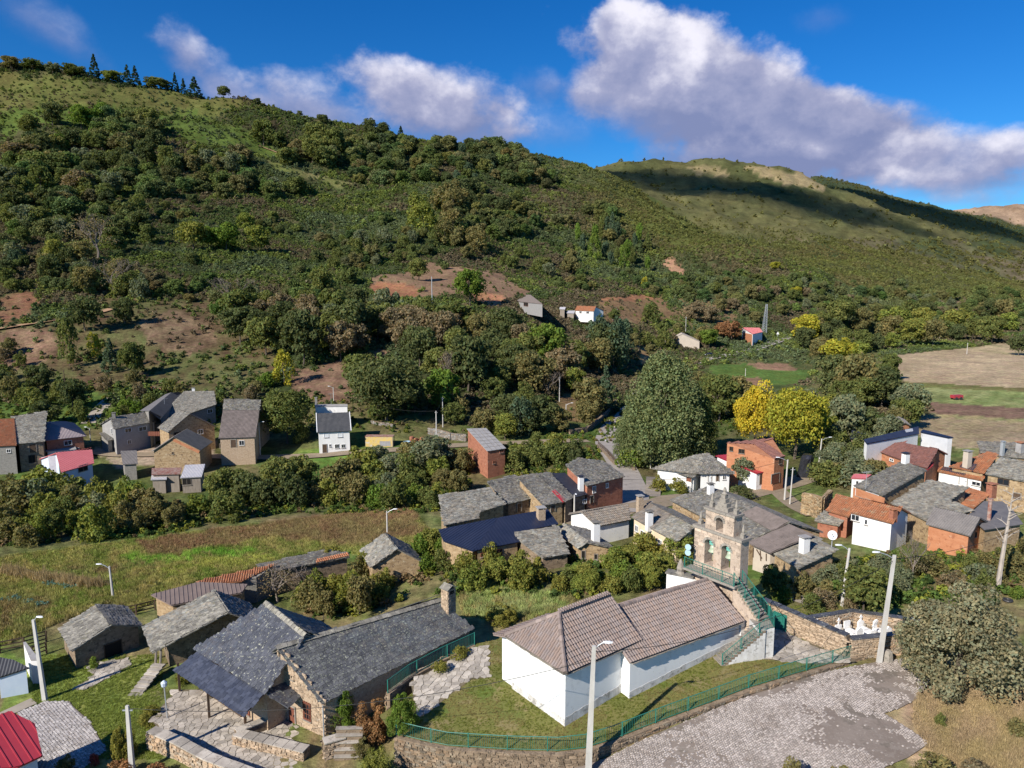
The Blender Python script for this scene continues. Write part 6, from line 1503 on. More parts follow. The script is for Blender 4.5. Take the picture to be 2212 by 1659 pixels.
pl = h.planes[0];full = Plane([pl.hit(*p) for p in zz(Z10,(298,268),(640,222),(775,128),(236,246))]);h.body(full,'stone_grey');h.done()
h = house('slate_shed','long low shed with grey slate roof and an orange tile strip at its end','shed',base=-4.4)
h.roof('slate',2.6,9,zz(Z10,(700,190),(1250,88),(1235,62),(1100,36),(640,140)),'stone_brown')
h.roof('tile_orange',0,0,zz(Z10,(1030,130),(1246,84),(1236,64),(1032,110)),None,same=True,lift=.1);h.done()
h = house('ruined_hut','ruined stone hut with broken slate roof at the end of the field','hut',base=-3.4)
h.gable('slate_pale',(800,1226),(914,1214),(858,1186),2.1,Q=(832,1152),wall='stone_ochre',m2='slate',ov=.3);h.done()
h = house('white_house','pale blue rendered house with dark ribbed roof at the lower left edge',base=-4.0)
h.roof('corr_dark',(1.85,2.25),14,zz(Z17,(-40,495),(378,362),(180,262),(0,228)),'render_blue',ov=.12);h.done()
h = house('white_wall','white gable parapet wall behind the dark ribbed roof','wall',base=-4.2)
h.roof('concrete_roof',2.4,5,zz(Z17,(395,255),(515,252),(330,20),(300,30)),'render_white',ov=.02);h.done()
h = house('red_roof_house','house corner with ribbed crimson sheet roof at the lower left',base=-4.0)
h.roof('red_sheet',3.3,16,zz(Z17,(215,1659),(555,1500),(450,1090),(112,918),(-200,1080),(-200,1659)),'render_blue',ov=.3);h.done()
h = house('corrugated_shed','grey corrugated lean-to roof under the crimson roof','lean-to',base=-4.2)
h.roof('corr_grey',2.2,8,zz(Z17,(330,1720),(720,1680),(640,1580),(520,1560)),'stone_grey');h.done()
# cobbled yard and lawn at the left, stone steps
zl = lambda x,y: gz(x,y)+.06
yc = [tuple(G(Z17(*p))[:2]) for p in ((215,950),(480,850),(560,805),(900,800),(940,860),(1160,1060),(1290,1290),(1380,1420),(1100,1659),(500,1720),(400,1300))]
paving('cobbled_yard','cobbled yard between the crimson roof and the green slope',yc,zl,.6,'cobble','plaza_soil',individual=0,keep=lambda x,y: False)
mat('cobble_grey',(.40,.38,.37),(.50,.48,.46),.8,.9,spots=[((.30,.27,.24),1.2,.58,.7)])
cobbles(bpy.data.objects['cobbled_yard'],yc,lambda x,y: zl(x,y)-.004,lambda x,y: True,size=.19,ang=.3,m='cobble_grey')
kp = [tuple(G(Z17(*p))[:2]) for p in ((-60,980),(0,950),(400,765),(480,830),(215,950),(0,1010))]
sheet('concrete_apron',kp,lambda x,y: gz(x,y)+.08,'concrete_lane','pale concrete apron along the blue rendered house',step=2)
fp = [tuple(G(Z17(*p))[:2]) for p in ((1120,350),(1260,300),(1640,240),(1700,320),(1480,450),(1200,610),(1000,660),(960,620),(1160,520),(1210,460))]
paving('barn_path','rough flagstone path leading to the stone barn door',fp,lambda x,y: gz(x,y)+.05,.45,'flag_grey','joint_soil',seed=19,individual=120)
a = G(Z17(1740,720));b = G(Z17(2080,440));flight(V3((a.x,a.y,a.z-.1)),V3((b.x,b.y,b.z+1.0)),1.1,8,'short stone steps climbing the grass slope to the open slate shed','flag_grey')
# ------------------------------------------------------------------ vegetation
def leaf_mat(name,c1,c2,tr=.34,var=.28,hue=.03,inst=False):
	if name in MATS: return MATS[name]
	m = bpy.data.materials.new(name);m.use_nodes = True;nt = m.node_tree;N = nt.nodes;L = nt.links
	for n in list(N): N.remove(n)
	out = N.new('ShaderNodeOutputMaterial');df = N.new('ShaderNodeBsdfDiffuse');tl = N.new('ShaderNodeBsdfTranslucent');mx = N.new('ShaderNodeMixShader');mx.inputs[0].default_value = tr
	L.new(df.outputs[0],mx.inputs[1]);L.new(tl.outputs[0],mx.inputs[2]);L.new(mx.outputs[0],out.inputs[0])
	at = N.new('ShaderNodeAttribute');at.attribute_name = 'tint'
	if inst:
		ai = N.new('ShaderNodeAttribute');ai.attribute_type = 'INSTANCER';ai.attribute_name = 'col';base = ai.outputs['Color']
	else:
		oi = N.new('ShaderNodeObjectInfo');r = N.new('ShaderNodeMixRGB');L.new(oi.outputs['Random'],r.inputs[0]);r.inputs[1].default_value = (*c1,1);r.inputs[2].default_value = (*c2,1);base = r.outputs[0]
	mu = N.new('ShaderNodeMixRGB');mu.blend_type = 'MULTIPLY';mu.inputs[0].default_value = 1;L.new(base,mu.inputs[1]);L.new(at.outputs['Color'],mu.inputs[2])
	L.new(mu.outputs[0],df.inputs[0])
	g = N.new('ShaderNodeMixRGB');g.blend_type = 'MULTIPLY';g.inputs[0].default_value = 1;L.new(mu.outputs[0],g.inputs[1]);g.inputs[2].default_value = (1.5,1.5,.7,1);L.new(g.outputs[0],tl.inputs[0])
	MATS[name] = m;return m
LM = dict(
 oak=leaf_mat('oak_leaves',(.118,.140,.044),(.165,.178,.056)),dark=leaf_mat('dark_leaves',(.084,.102,.042),(.118,.135,.054)),
 bright=leaf_mat('bright_leaves',(.120,.185,.034),(.155,.205,.042)),lime=leaf_mat('lime_leaves',(.175,.205,.046),(.215,.215,.055)),
 yellow=leaf_mat('yellow_leaves',(.46,.36,.040),(.50,.40,.045)),gold=leaf_mat('yellow_green_leaves',(.30,.29,.042),(.40,.35,.045)),
 olive=leaf_mat('olive_leaves',(.165,.152,.062),(.205,.178,.074)),holm=leaf_mat('holm_oak_leaves',(.235,.220,.135),(.240,.225,.135)),
 brown=leaf_mat('brown_leaves',(.19,.150,.088),(.225,.180,.105)),rust=leaf_mat('rust_leaves',(.26,.125,.065),(.30,.17,.08)),red=leaf_mat('red_leaves',(.32,.06,.06),(.36,.10,.08)),
 pine=leaf_mat('pine_needles',(.082,.118,.068),(.105,.145,.085)),fir=leaf_mat('fir_needles',(0.033,0.063,0.039),(0.048,0.083,0.048)),
 poplar=leaf_mat('poplar_leaves',(.165,.195,.085),(.172,.20,.088)),vine=leaf_mat('vine_leaves',(.185,.195,.045),(.22,.205,.050)),
 grey=leaf_mat('grey_green_leaves',(.150,.172,.098),(.185,.20,.115)))
mat('bark',(.085,.068,.052),(.14,.115,.09),6,.95,stretch=(1,1,.25),bump=.5)
mat('bark_pale',(.42,.37,.32),(.30,.26,.225),4,.9,stretch=(1,1,.3))
mat('twig_grey',(.22,.185,.155),(.16,.13,.11),4,.95)
def leaves_mesh(name,C,Nn,S,seed,tint=None,elong=1.0,var=.55):
	"""one quad per leaf spray: centres C, outward normals Nn, sizes S"""
	g = np.random.default_rng(seed);n = len(C);nr = Nn*1.25+g.normal(size=(n,3))*.7;nr /= np.linalg.norm(nr,axis=1)[:,None]+1e-9
	t = np.cross(nr,g.normal(size=(n,3)));t /= np.linalg.norm(t,axis=1)[:,None]+1e-9;b = np.cross(nr,t);s = S[:,None]
	V = np.stack([C-t*s*elong-b*s*.55,C+t*s*.15*elong-b*s*.75,C+t*s*elong+b*s*.4,C-t*s*.25*elong+b*s*.7],1).reshape(-1,3)
	me = bpy.data.meshes.new(name);me.vertices.add(4*n);me.vertices.foreach_set('co',V.astype(np.float32).ravel())
	me.loops.add(4*n);me.loops.foreach_set('vertex_index',np.arange(4*n,dtype=np.int32));me.polygons.add(n)
	me.polygons.foreach_set('loop_start',np.arange(0,4*n,4,dtype=np.int32));me.polygons.foreach_set('loop_total',np.full(n,4,np.int32));me.update(calc_edges=True)
	ca = me.color_attributes.new('tint','FLOAT_COLOR','CORNER');k = 1-var/2+var*g.random(n) if tint is None else tint*(1-var/2+var*g.random(n));h = (g.random(n)-.5)*.30
	c = np.ones((n,4),np.float32);c[:,0] = k*(1+h);c[:,1] = k;c[:,2] = k*(1-h*.5);ca.data.foreach_set('color',np.repeat(c,4,0).ravel());me.materials.append(LM['oak']);return me
def crown(kind,n,size,seed,nclump=30):
	g = np.random.default_rng(seed);cl = []
	def dirs(k): d = g.normal(size=(k,3));return d/np.linalg.norm(d,axis=1)[:,None]
	if kind == 'round':
		d = dirs(nclump);d[:,2] = np.where(d[:,2] < -.8,-d[:,2],d[:,2]);rad = g.uniform(.5,1.12,nclump)
		cc = np.stack([d[:,0]*.36*rad,d[:,1]*.36*rad,.53+d[:,2]*.34*rad],1);cr = g.uniform(.075,.20,nclump);sq = np.array([1,1,.85])
	elif kind == 'poplar':
		zc = g.uniform(.10,.95,nclump);prof = np.interp(zc,[.05,.25,.5,.8,1],[.30,.42,.40,.24,.05]);a = g.uniform(0,2*np.pi,nclump);rr_ = np.sqrt(g.uniform(.25,1,nclump))
		cc = np.stack([np.cos(a)*prof*rr_,np.sin(a)*prof*rr_,zc],1);cr = g.uniform(.05,.085,nclump);sq = np.array([1,1,2.1])
	elif kind == 'column':
		zc = g.uniform(.08,.93,nclump);prof = np.interp(zc,[0,.3,.7,1],[.28,.40,.30,.08]);a = g.uniform(0,2*np.pi,nclump);cc = np.stack([np.cos(a)*prof*.8,np.sin(a)*prof*.8,zc],1);cr = g.uniform(.10,.17,nclump);sq = np.array([1,1,1.2])
	elif kind == 'fir':
		zc = g.uniform(.06,.98,nclump);prof = np.interp(zc,[.04,.12,1],[.34,.42,.015]);a = g.uniform(0,2*np.pi,nclump);rr_ = g.uniform(.55,1,nclump);cc = np.stack([np.cos(a)*prof*rr_,np.sin(a)*prof*rr_,zc-.06*rr_*prof/.4],1);cr = np.interp(zc,[0,1],[.085,.03]);sq = np.array([1,1,.45])
	elif kind == 'bush':
		d = dirs(nclump);d[:,2] = np.abs(d[:,2]);rad = g.uniform(.55,1.12,nclump);cc = np.stack([d[:,0]*.38*rad,d[:,1]*.38*rad,.12+d[:,2]*.62*rad],1);cr = g.uniform(.09,.24,nclump)*(.72 if nclump > 40 else 1);cc *= (1.08 if nclump > 40 else 1);sq = np.array([1,1,1.0])
	per = n//nclump;C = [];Nn = [];T = []
	for i in range(nclump):
		d = dirs(per);d[:,2] = np.where((d[:,2] < -.5) & (g.random(per) < .7),-d[:,2],d[:,2]);r_ = cr[i]*np.cbrt(g.uniform(.25,1.15,per));C.append(cc[i]+d*r_[:,None]*sq);Nn.append(d);T.append(np.full(per,g.uniform(.82,1.2)))
	C = np.concatenate(C);Nn = np.concatenate(Nn);T = np.concatenate(T);C[:,2] = np.maximum(C[:,2],.01)
	return leaves_mesh('crown',C,Nn,size*g.uniform(.7,1.3,len(C)),seed+1,T)
def branchy(name,seed,h0=.30,depth=4,spread=.55,r0=.028,up=.5,material='bark',top=1.0,n0=5):
	"""trunk with limbs, unit height"""
	rr = random.Random(seed);mb = MB()
	def grow(p,d,l,r,k):
		q = p+d*l;mid_ = p+d*l*.5+V3((rr.uniform(-1,1),rr.uniform(-1,1),0))*l*.08;mb.tube([p,mid_,q],[r,r*.8,r*.62],5 if k > 1 else 3,cap=False)
		if k == 0: return
		for i in range(n0 if k == depth else rr.choice((2,3))):
			a = rr.uniform(0,6.28);s_ = spread*rr.uniform(.6,1.2);dd = (d*(1-s_*.5)+V3((math.cos(a),math.sin(a),0))*s_+V3((0,0,up*.25))).normalized();grow(p+d*l*rr.uniform(.7,1.0),dd,l*rr.uniform(.52,.74),r*.58,k-1)
	grow(V3((0,0,-.04)),V3((rr.uniform(-.05,.05),rr.uniform(-.05,.05),1)).normalized(),h0,r0,depth);
	zm = max(v.z for v in mb.v);mb.v = [V3((v.x/zm*top,v.y/zm*top,v.z/zm*top)) for v in mb.v];return mb.mesh(name,MATS[material])
CR = {}
for k in range(5): CR['round',k] = crown('round',4600,.029,100+k,44)
for k in range(3): CR['column',k] = crown('column',1600,.032,130+k,26)
for k in range(3): CR['fir',k] = crown('fir',4200,.024,140+k,140)
for k in range(5): CR['bush',k] = crown('bush',2000,.034,150+k,24)
for k in range(3): CR['small',k] = crown('round',900,.050,170+k,20)
for k in range(2): CR['sparse',k] = crown('round',700,.016,180+k,40)
CR['poplar',0] = crown('poplar',26000,.0105,160,240)
CR['big',0] = crown('round',12000,.017,161,70);CR['big',1] = crown('round',12000,.017,162,70)
CR['bigbush',0] = crown('bush',9000,.018,163,48);CR['bigbush',1] = crown('bush',9000,.018,164,48)
CR['holm',0] = crown('bush',26000,.0125,165,85)
TRK = [branchy('trunk',200+k,.34,2,.6,.026,top=.72) for k in range(3)];TRUNK_C = [branchy('trunk',210,.5,1,.3,.02,top=.8)]
BARE = [branchy('branches',220+k,.26,6,.50,.012,material='twig_grey',n0=5) for k in range(3)]
NT = {'n': 0}
def tree(kind,col,x,y,h,w,label,group=None,cat='tree',zoff=-.1,name=None,rz=None):
	k = NT['n'];NT['n'] += 1;z = gz(x,y)+zoff
	if abs(x-12) < 30 and 40 < y < 63 and pip2(yard_poly,x,y): z = zy(x,y)-.05
	nm = name or {'fir': 'conifer','bush': 'bush','bigbush': 'bush','bare': 'bare_tree'}.get(kind,'tree');r_ = rz if rz is not None else (k*2.399) % 6.283
	o = empty(nm,(x,y,z),r_,label,cat,group)
	vs = [q for q in CR if q[0] == kind]
	if kind == 'bare':
		c = link('branches',BARE[k % 3],o);c.scale = (w/.75,w/.75,h);c = link('crown',CR['sparse',k % 2],o);c.scale = (w,w,h);c.material_slots[0].link = 'OBJECT';c.material_slots[0].material = LM[col];return o
	c = link('crown',CR[vs[k % len(vs)]],o);sw = {'round': 1.0,'small': 1.,'big': 1.,'bush': 1.1,'bigbush': 1.1,'holm': 1.1}.get(kind,.85);c.scale = (w/sw,w/sw,h)
	c.material_slots[0].link = 'OBJECT';c.material_slots[0].material = LM[col]
	if kind not in ('bush','bigbush'):
		t = link('trunk',TRUNK_C[0] if kind in ('fir','column','poplar') else TRK[k % 3],o);t.scale = (w*.7,w*.7,h)
	return o
def TP(kind,col,px,py,hpx,wpx,label,group=None,cat=None,ymax=1e9,name=None,zy_yard=False,Yf=None):
	g = on_yard((px,py)) if py > 1280 and 860 < px < 1900 else None
	if g is not None and not pip2(yard_poly,g.x,g.y): g = None
	q = py
	while g is None and q<py+90:
		g = ground(px,q);q += 2
		if g is not None and g.y > ymax: g = None
	if g is None: return None
	return tree(kind,col,g.x,g.y,hpx*g.y/FPX*1.02,wpx*g.y/FPX,label,group,cat or ('bush' if kind in ('bush','bigbush') else 'tree'),name=name)
# --- ridge line of the left hill
for i,(k,c,px,py,h_,w_,lb) in enumerate([
 ('round','olive',25,150,26,42,'flat crowned tree at the far left end of the hill ridge'),('round','oak',70,154,24,52,'broad low tree second from the left on the ridge'),('round','grey',115,160,24,36,'thin greyish tree on the ridge before the tall fir'),
 ('round','oak',158,166,26,52,'spreading tree on the ridge just left of the tall fir'),('fir','fir',205,172,50,28,'tallest pointed fir standing on the ridge'),('round','lime',243,175,24,48,'yellowish tree on the ridge between the tall fir and the pair of firs'),
 ('fir','fir',276,180,42,26,'left fir of the pair of dark firs on the ridge'),('fir','fir',293,182,42,24,'right fir of the pair of dark firs on the ridge'),('round','oak',335,192,24,50,'low bushy tree on the ridge right of the pair of firs'),('round','dark',358,194,20,36,'dark low tree on the ridge left of the slim fir'),
 ('fir','fir',379,196,38,17,'slim fir on the ridge'),('fir','fir',397,198,32,17,'small fir next to the slim ridge fir'),('fir','fir',421,204,42,36,'stout dark conifer on the ridge'),('round','dark',483,211,24,30,'lone small tree on the ridge after the conifers'),('small','dark',555,226,14,20,'tiny tree on the bare part of the ridge'),
 ('small','dark',648,252,12,18,'tiny dark shrub tree on the falling ridge'),('round','dark',695,264,16,26,'small round tree on the falling ridge'),('round','dark',797,294,38,32,'tall round tree rising above the ridge wood'),('round','dark',826,298,32,34,'second tall tree of the ridge wood'),('fir','fir',866,300,26,20,'pointed tree at the right of the ridge wood'),
 ('round','dark',700,268,18,20,'ridge tree close to the wood edge'),('fir','fir',1465,352,10,60,'rough rock and scrub knoll on the far summit')]):
	if i<21: TP(k,c,px,py,h_,w_,lb)
# --- individually recognisable trees on the slope and in the valley
for (k,c,px,py,h_,w_,lb) in [
 ('round','lime',418,540,62,66,'leftmost of the bright trees in the grove on the scrub slope'),('round','bright',450,538,50,56,'low bright tree second in the slope grove'),('round','bright',490,544,62,62,'middle tree of the bright grove on the scrub slope'),('round','lime',531,505,46,44,'upper yellow-green tree of the slope grove'),('round','lime',556,545,56,64,'rightmost round tree of the bright slope grove'),
 ('round','lime',120,578,62,44,'yellow-green slender tree on the lower left slope'),('round','oak',85,500,55,60,'green tree on the left slope among dark scrub'),('round','dark',30,470,60,70,'dark tree at the left edge of the slope'),('round','oak',45,440,60,50,'pale green tree at the left edge above the dark tree'),
 ('bare','brown',210,560,100,110,'large leafless brownish tree on the left slope'),('bare','brown',245,640,80,80,'bare greyish tree above the dirt track'),('round','brown',50,350,40,90,'brown leaved clump at the left edge of the upper slope'),('round','brown',175,430,60,70,'brownish olive tree on the left slope'),
 ('round','dark',185,715,78,76,'dark round tree beside the end of the dirt track'),('column','oak',150,790,95,46,'slender tree leaning over the brown meadow'),('column','gold',205,772,54,30,'small yellow tree on the brown meadow'),('fir','pine',240,802,72,44,'greyish pine on the brown meadow'),('round','oak',289,815,78,62,'green tree right of the greyish pine'),
 ('round','dark',270,700,60,56,'dark tree at the top edge of the brown meadow'),('bare','brown',505,690,90,80,'pinkish bare tree above the hamlet'),('round','dark',520,745,84,96,'dark tree below the pinkish bare tree'),('round','oak',575,770,90,86,'green tree left of the tall dark oak'),('round','dark',655,790,122,104,'tall dark oak above the brown bank'),
 ('round','dark',760,752,110,120,'broad dark oak right of the tall dark oak'),('round','oak',715,760,84,76,'green oak between two dark oaks'),('round','dark',815,735,76,74,'dark tree at the end of the oak row'),('column','gold',614,832,72,50,'yellow tree at the foot of the oak wood'),('bush','bright',575,838,42,46,'light green bush left of the yellow tree'),
 ('round','brown',610,700,70,70,'brownish thinning tree behind the oaks'),('round','oak',905,606,48,50,'lone dark tree standing in the bare field'),('round','bright',1015,660,80,72,'bright green tree at the lower edge of the bare field'),('round','oak',985,735,88,116,'mid green tree below the bare field'),('round','dark',1098,745,82,96,'dark green tree before the farm shed'),
 ('round','brown',900,735,70,100,'brown autumn tree left of the mid green tree'),('round','brown',850,740,76,76,'light brown autumn tree beside the oak row'),('round','olive',790,690,40,60,'olive scrub tree by the red soil'),('round','bright',1180,790,96,92,'bright green tree in the middle of the wood'),('round','olive',1150,852,96,104,'olive thinning tree over the meadow'),('round','oak',1243,806,76,72,'green tree left of the tall pines'),
 ('column','pine',1325,795,108,70,'tall bluish pine nearest the road'),('column','pine',1290,778,92,60,'second bluish pine behind the road'),('column','pine',1345,770,74,52,'slim bluish pine by the road bend'),('big','dark',835,908,150,178,'largest dark evergreen oak behind the yellow shelter'),('round','bright',962,895,104,90,'bright lower tree beside the big evergreen oak'),('bare','brown',965,850,96,70,'bare grey branches rising above the bright tree'),
 ('round','dark',1010,850,130,116,'tall dark olive tree in the centre of the wood'),('round','dark',905,800,100,90,'dark tree above the big evergreen oak'),('round','olive',1270,905,92,84,'olive tree at the edge of the road meadow'),('round','lime',1240,850,60,60,'yellow-green tree above the road meadow'),('bare','brown',1185,862,60,56,'pale bare bush on the road meadow'),
 ('column','pine',1125,945,84,62,'bluish conifer behind the brick barn'),('round','olive',1042,940,64,66,'olive bush tree left of the bluish conifer'),('round','lime',1092,950,60,64,'yellow-green tree right behind the brick barn'),('round','olive',1210,935,60,60,'brownish green tree beside the road wall'),('fir','pine',1308,888,100,56,'grey green spruce at the roadside'),('round','olive',1268,925,60,60,'olive green tree beside the road meadow wall'),
 ('big','oak',620,958,130,126,'big round tree between the brown roof and the white house'),('bush','oak',650,955,52,46,'leafy bush at the foot of the big round tree'),('poplar','poplar',1432,1008,232,190,'huge pale green poplar beside the road'),('poplar','poplar',1372,1006,138,96,'shorter poplar at the left side of the huge poplar'),('poplar','oak',1492,1000,160,110,'darker poplar at the right side of the huge poplar'),('bush','bright',1365,1010,70,80,'bushy suckers at the foot of the poplar'),('bush','oak',1500,985,50,60,'dark bush at the right foot of the poplar'),
 ('round','oak',1552,910,106,104,'green tree right of the poplar'),('round','olive',1590,905,96,80,'olive tree beside the orange-yellow tree'),('big','yellow',1630,972,150,112,'orange-yellow tree behind the brick house'),('big','gold',1715,992,170,146,'large yellow tree behind the brick house'),('round','gold',1762,975,110,64,'golden edge tree right of the large yellow tree'),
 ('round','grey',1815,960,116,92,'grey green tree right of the yellow trees'),('round','dark',1800,860,96,92,'dark tree in the middle of the valley grove'),('round','olive',1850,880,122,104,'olive yellow tree in the valley grove'),('round','gold',1812,800,74,80,'mustard tree at the top of the valley grove'),('round','dark',1905,885,96,96,'dark tree at the field edge'),('round','grey',1958,908,86,90,'greyish tree at the lower field edge'),('round','oak',1920,820,56,52,'small green tree at the field corner'),
 ('round','dark',1860,945,70,100,'dark bushy tree under the olive tree'),('round','olive',1640,872,40,56,'olive tree among the garden plots'),('round','oak',1735,880,44,60,'green tree below the garden plots'),('round','gold',1740,740,64,74,'yellowish tree at the river end of the far road'),
 ('round','olive',1520,745,40,46,'bright tree right of the beige barn'),('round','bright',1532,752,42,48,'green tree behind the beige barn'),('round','rust',1580,735,44,60,'rust brown tree left of the red roofed house'),('round','rust',1560,730,34,40,'small rust tree beside the green tree'),('round','gold',1720,640,22,28,'small yellow tree on the slope above the mast'),('column','gold',1392,622,24,16,'tiny yellow tree on the heath slope'),('round','gold',1675,585,20,26,'small yellow tree in the gully of the far hill'),
 ('round','dark',2200,768,44,48,'round tree at the right edge of the tan field'),('round','grey',1608,1052,72,62,'grey green tree in front of the red garage roof'),('bush','dark',1600,1078,36,66,'dark bush at the foot of the garage tree'),('bush','grey',1850,1050,74,104,'big bush beside the smooth slate roof'),('bush','oak',1788,1052,64,84,'green bush at the bend of the village lane'),('bush','olive',1895,1045,70,80,'olive bush left of the maroon roof'),('bush','dark',1790,990,60,70,'dark bush under the yellow trees'),('bush','oak',1850,1000,56,80,'green bush behind the lamp post'),
 ('bush','vine',1422,1062,44,44,'yellow-green grape arbour left of the white cottage steps'),('bush','vine',1462,1066,42,48,'yellow-green grape arbour in front of the white cottage'),('bush','bright',1705,1165,40,50,'small green bush between the bell tower and the lane'),
 ('round','oak',1668,1292,80,70,'green tree at the foot of the timber framed house'),('bush','bright',1690,1300,44,50,'bright bush behind the church stairs'),('bush','olive',1735,1290,70,66,'dry olive bush in front of the stone house'),('round','oak',1862,1330,118,124,'leafy green tree behind the front lamp post'),('bush','grey',1795,1262,60,80,'grey bush under the pale slate roof'),('bush','brown',1780,1310,50,60,'brown scrub beside the cemetery path'),
 ('bare','brown',1968,1262,118,70,'bare whitish tree left of the brick shed'),('bush','olive',2010,1240,56,84,'olive scrub below the brick shed'),('bush','brown',1910,1240,40,70,'pale dry scrub behind the green tree'),('bush','grey',2110,1262,64,80,'grey scrub beside the tall white trunk'),('bush','olive',2190,1250,70,70,'dry bush at the right edge'),('bush','bright',2195,1290,34,44,'spiky bright green plant at the right edge'),('bush','brown',2060,1270,50,70,'brown scrub behind the holm oak'),
 ('bush','olive',2170,1240,80,90,'dry olive tree at the right edge behind the white trunk')]:
	TP(k,c,px,py,h_,w_,lb,ymax=900)
# named near plants
o = TP('holm','holm',2066,1478,262,290,'large grey green holm oak at the right beside the cobbled square');
TP('bigbush','bright',868,1576,96,84,'glossy bright green bush at the corner of the green railing');TP('bigbush','rust',803,1600,124,88,'rust coloured rose bush above the stone steps');TP('bigbush','bright',742,1570,104,76,'green climbing vine on the corner of the slate house')
TP('bigbush','vine',815,1690,104,88,'yellow-brown bush beside the stone steps');TP('bigbush','olive',785,1630,50,60,'low olive shrub between steps and rose bush');TP('bigbush','vine',268,1640,104,62,'yellow creeper spilling over the wall at the patio edge');TP('bigbush','vine',330,1560,44,76,'yellow-green creeper along the upper patio wall');TP('bush','vine',400,1478,54,50,'vine climbing the left porch post')
TP('bush','bright',205,1446,40,28,'green creeper on the stone barn wall');TP('bush','olive',145,1672,62,56,'dark shrub at the bottom left beside the crimson roof');TP('bush','rust',250,1690,60,90,'reddish shrub in the lower left corner');TP('bush','red',205,1650,34,30,'small plant with red leaves by the lower left wall');TP('bush','rust',330,1690,54,80,'rusty creeper over the lower patio wall')
TP('bush','olive',1715,1690,74,62,'broom bush at the bottom edge of the square');TP('bush','olive',1820,1700,62,100,'dry weeds at the bottom edge');TP('bush','olive',2010,1690,84,110,'bramble at the bottom right of the square');TP('bush','brown',2120,1690,60,110,'brown bramble in the bottom right corner');TP('bush','oak',2030,1570,46,30,'small dark shrub on the dry bank under the holm oak');TP('bush','olive',2200,1590,50,60,'shrub at the right edge of the dry bank')
TP('bigbush','vine',1085,1345,54,84,'yellow-green bush behind the left corner of the church');TP('bush','vine',950,1452,34,46,'ivy on the railing above the mossy slate roof');TP('bush','vine',995,1420,30,50,'ivy further along the railing above the mossy slate roof');TP('bush','vine',878,1485,36,36,'ivy at the near end of the railing above the slate roof');TP('bush','vine',1872,1405,40,50,'yellow bush beside the base of the front lamp post')
TP('bare','brown',600,1302,86,120,'grey leafless tree behind the orange tile shed')
# tall whitish trunk at the right
g = G((2155,1272));o = empty('bare_tree',g,0,'tall whitish dead trunk with few branches at the right edge','tree');H = 235*g.y/FPX;rr = random.Random(3);mb = MB(g);mb.tube([g,g+V3((.15,0,H*.3)),g+V3((.45,.1,H*.62)),g+V3((.6,0,H))],[.26,.2,.14,.03],7);mb.build('trunk',MT['bark_pale'],o)
for k in range(16):
	f = rr.uniform(.3,.96);p = g+V3((.55*f,0,H*f));a = rr.uniform(0,6.28);L_ = H*rr.uniform(.08,.2)*(1.2-f*.5);d = V3((math.cos(a),math.sin(a),rr.uniform(.2,.9))).normalized();mb = MB(p);mb.tube([p,p+d*L_*.5+V3((0,0,.1)),p+d*L_],[.06,.04,.012],5);q = p+d*L_*.6;mb.tube([q,q+V3((d.y,-d.x,.6)).normalized()*L_*.5],[.03,.008],4);mb.build('branch',MT['bark_pale'],o)
# --- groups of similar trees scattered in woods and hedges (each wood has its own kind and place)
WOODS = []
ORD = 'first second third fourth fifth sixth seventh eighth ninth tenth eleventh twelfth thirteenth fourteenth fifteenth sixteenth seventeenth eighteenth nineteenth'.split()
def ordinal(i):
	if i<19: return ORD[i]
	t = {2: 'twent',3: 'thirt',4: 'fort'}[(i+1)//10];return t+'ieth' if (i+1) % 10 == 0 else t+'y-'+ORD[(i+1) % 10-1]
CNAME = dict(oak='green',dark='dark green',bright='bright green',lime='yellow-green',yellow='yellow',gold='mustard yellow',olive='olive',brown='brown',pine='bluish green',grey='grey-green',vine='yellowish')
def wood(poly,n,kinds,hpx,label,group,seed,cat=None,mind=.5,wr=(.8,1.15)):
	rr = random.Random(seed);xs = [p[0] for p in poly];ys = [p[1] for p in poly];made = [];tries = 0
	while len(made)<n and tries<n*40:
		tries += 1;x,y = rr.uniform(min(xs),max(xs)),rr.uniform(min(ys),max(ys))
		if not pip2(poly,x,y): continue
		h_ = rr.uniform(*hpx);w_ = h_*rr.uniform(*wr)
		if any(abs(x-a)/(w_*mind+1)+abs(y-b)/(h_*mind*.5+1)<1 for a,b in made): continue
		k,c = rr.choice(kinds);made.append((x,y));WOODS.append([x,y,h_,w_,k,c,group])
wood([(70,285),(120,240),(330,285),(345,320),(250,330),(140,350),(60,330)],20,[('round','oak'),('round','oak'),('round','bright'),('round','dark')],(34,50),'rounded oak in the upper left wood under the open heath','oaks of the upper left wood',1)
wood([(560,310),(650,310),(740,330),(720,365),(650,350),(570,330)],8,[('round','oak')],(40,56),'broad chestnut on the small track high on the slope','chestnuts by the high track',2)
wood([(740,335),(770,300),(900,315),(1060,330),(1190,365),(1180,400),(1000,400),(850,400),(750,370)],40,[('round','dark'),('round','oak'),('round','oak'),('fir','pine')],(24,38),'dark tree of the dense wood under the central ridge','central ridge trees',3)
wood([(130,400),(180,360),(400,350),(660,390),(640,430),(480,410),(300,400),(150,440)],24,[('round','oak'),('round','dark'),('round','dark'),('round','grey')],(34,54),'dark oak in the band across the left slope','oaks across the left slope',4)
wood([(960,420),(1090,400),(1150,470),(1100,520),(980,510)],20,[('round','dark'),('round','dark'),('round','oak')],(28,44),'dark oak in the hollow of the central slope','oaks in the central hollow',5)
wood([(890,440),(960,430),(1050,490),(1060,560),(960,560),(900,500)],12,[('column','olive'),('column','lime'),('column','olive')],(38,62),'slim olive-yellow poplar in the central gully','slim poplars of the central gully',6)
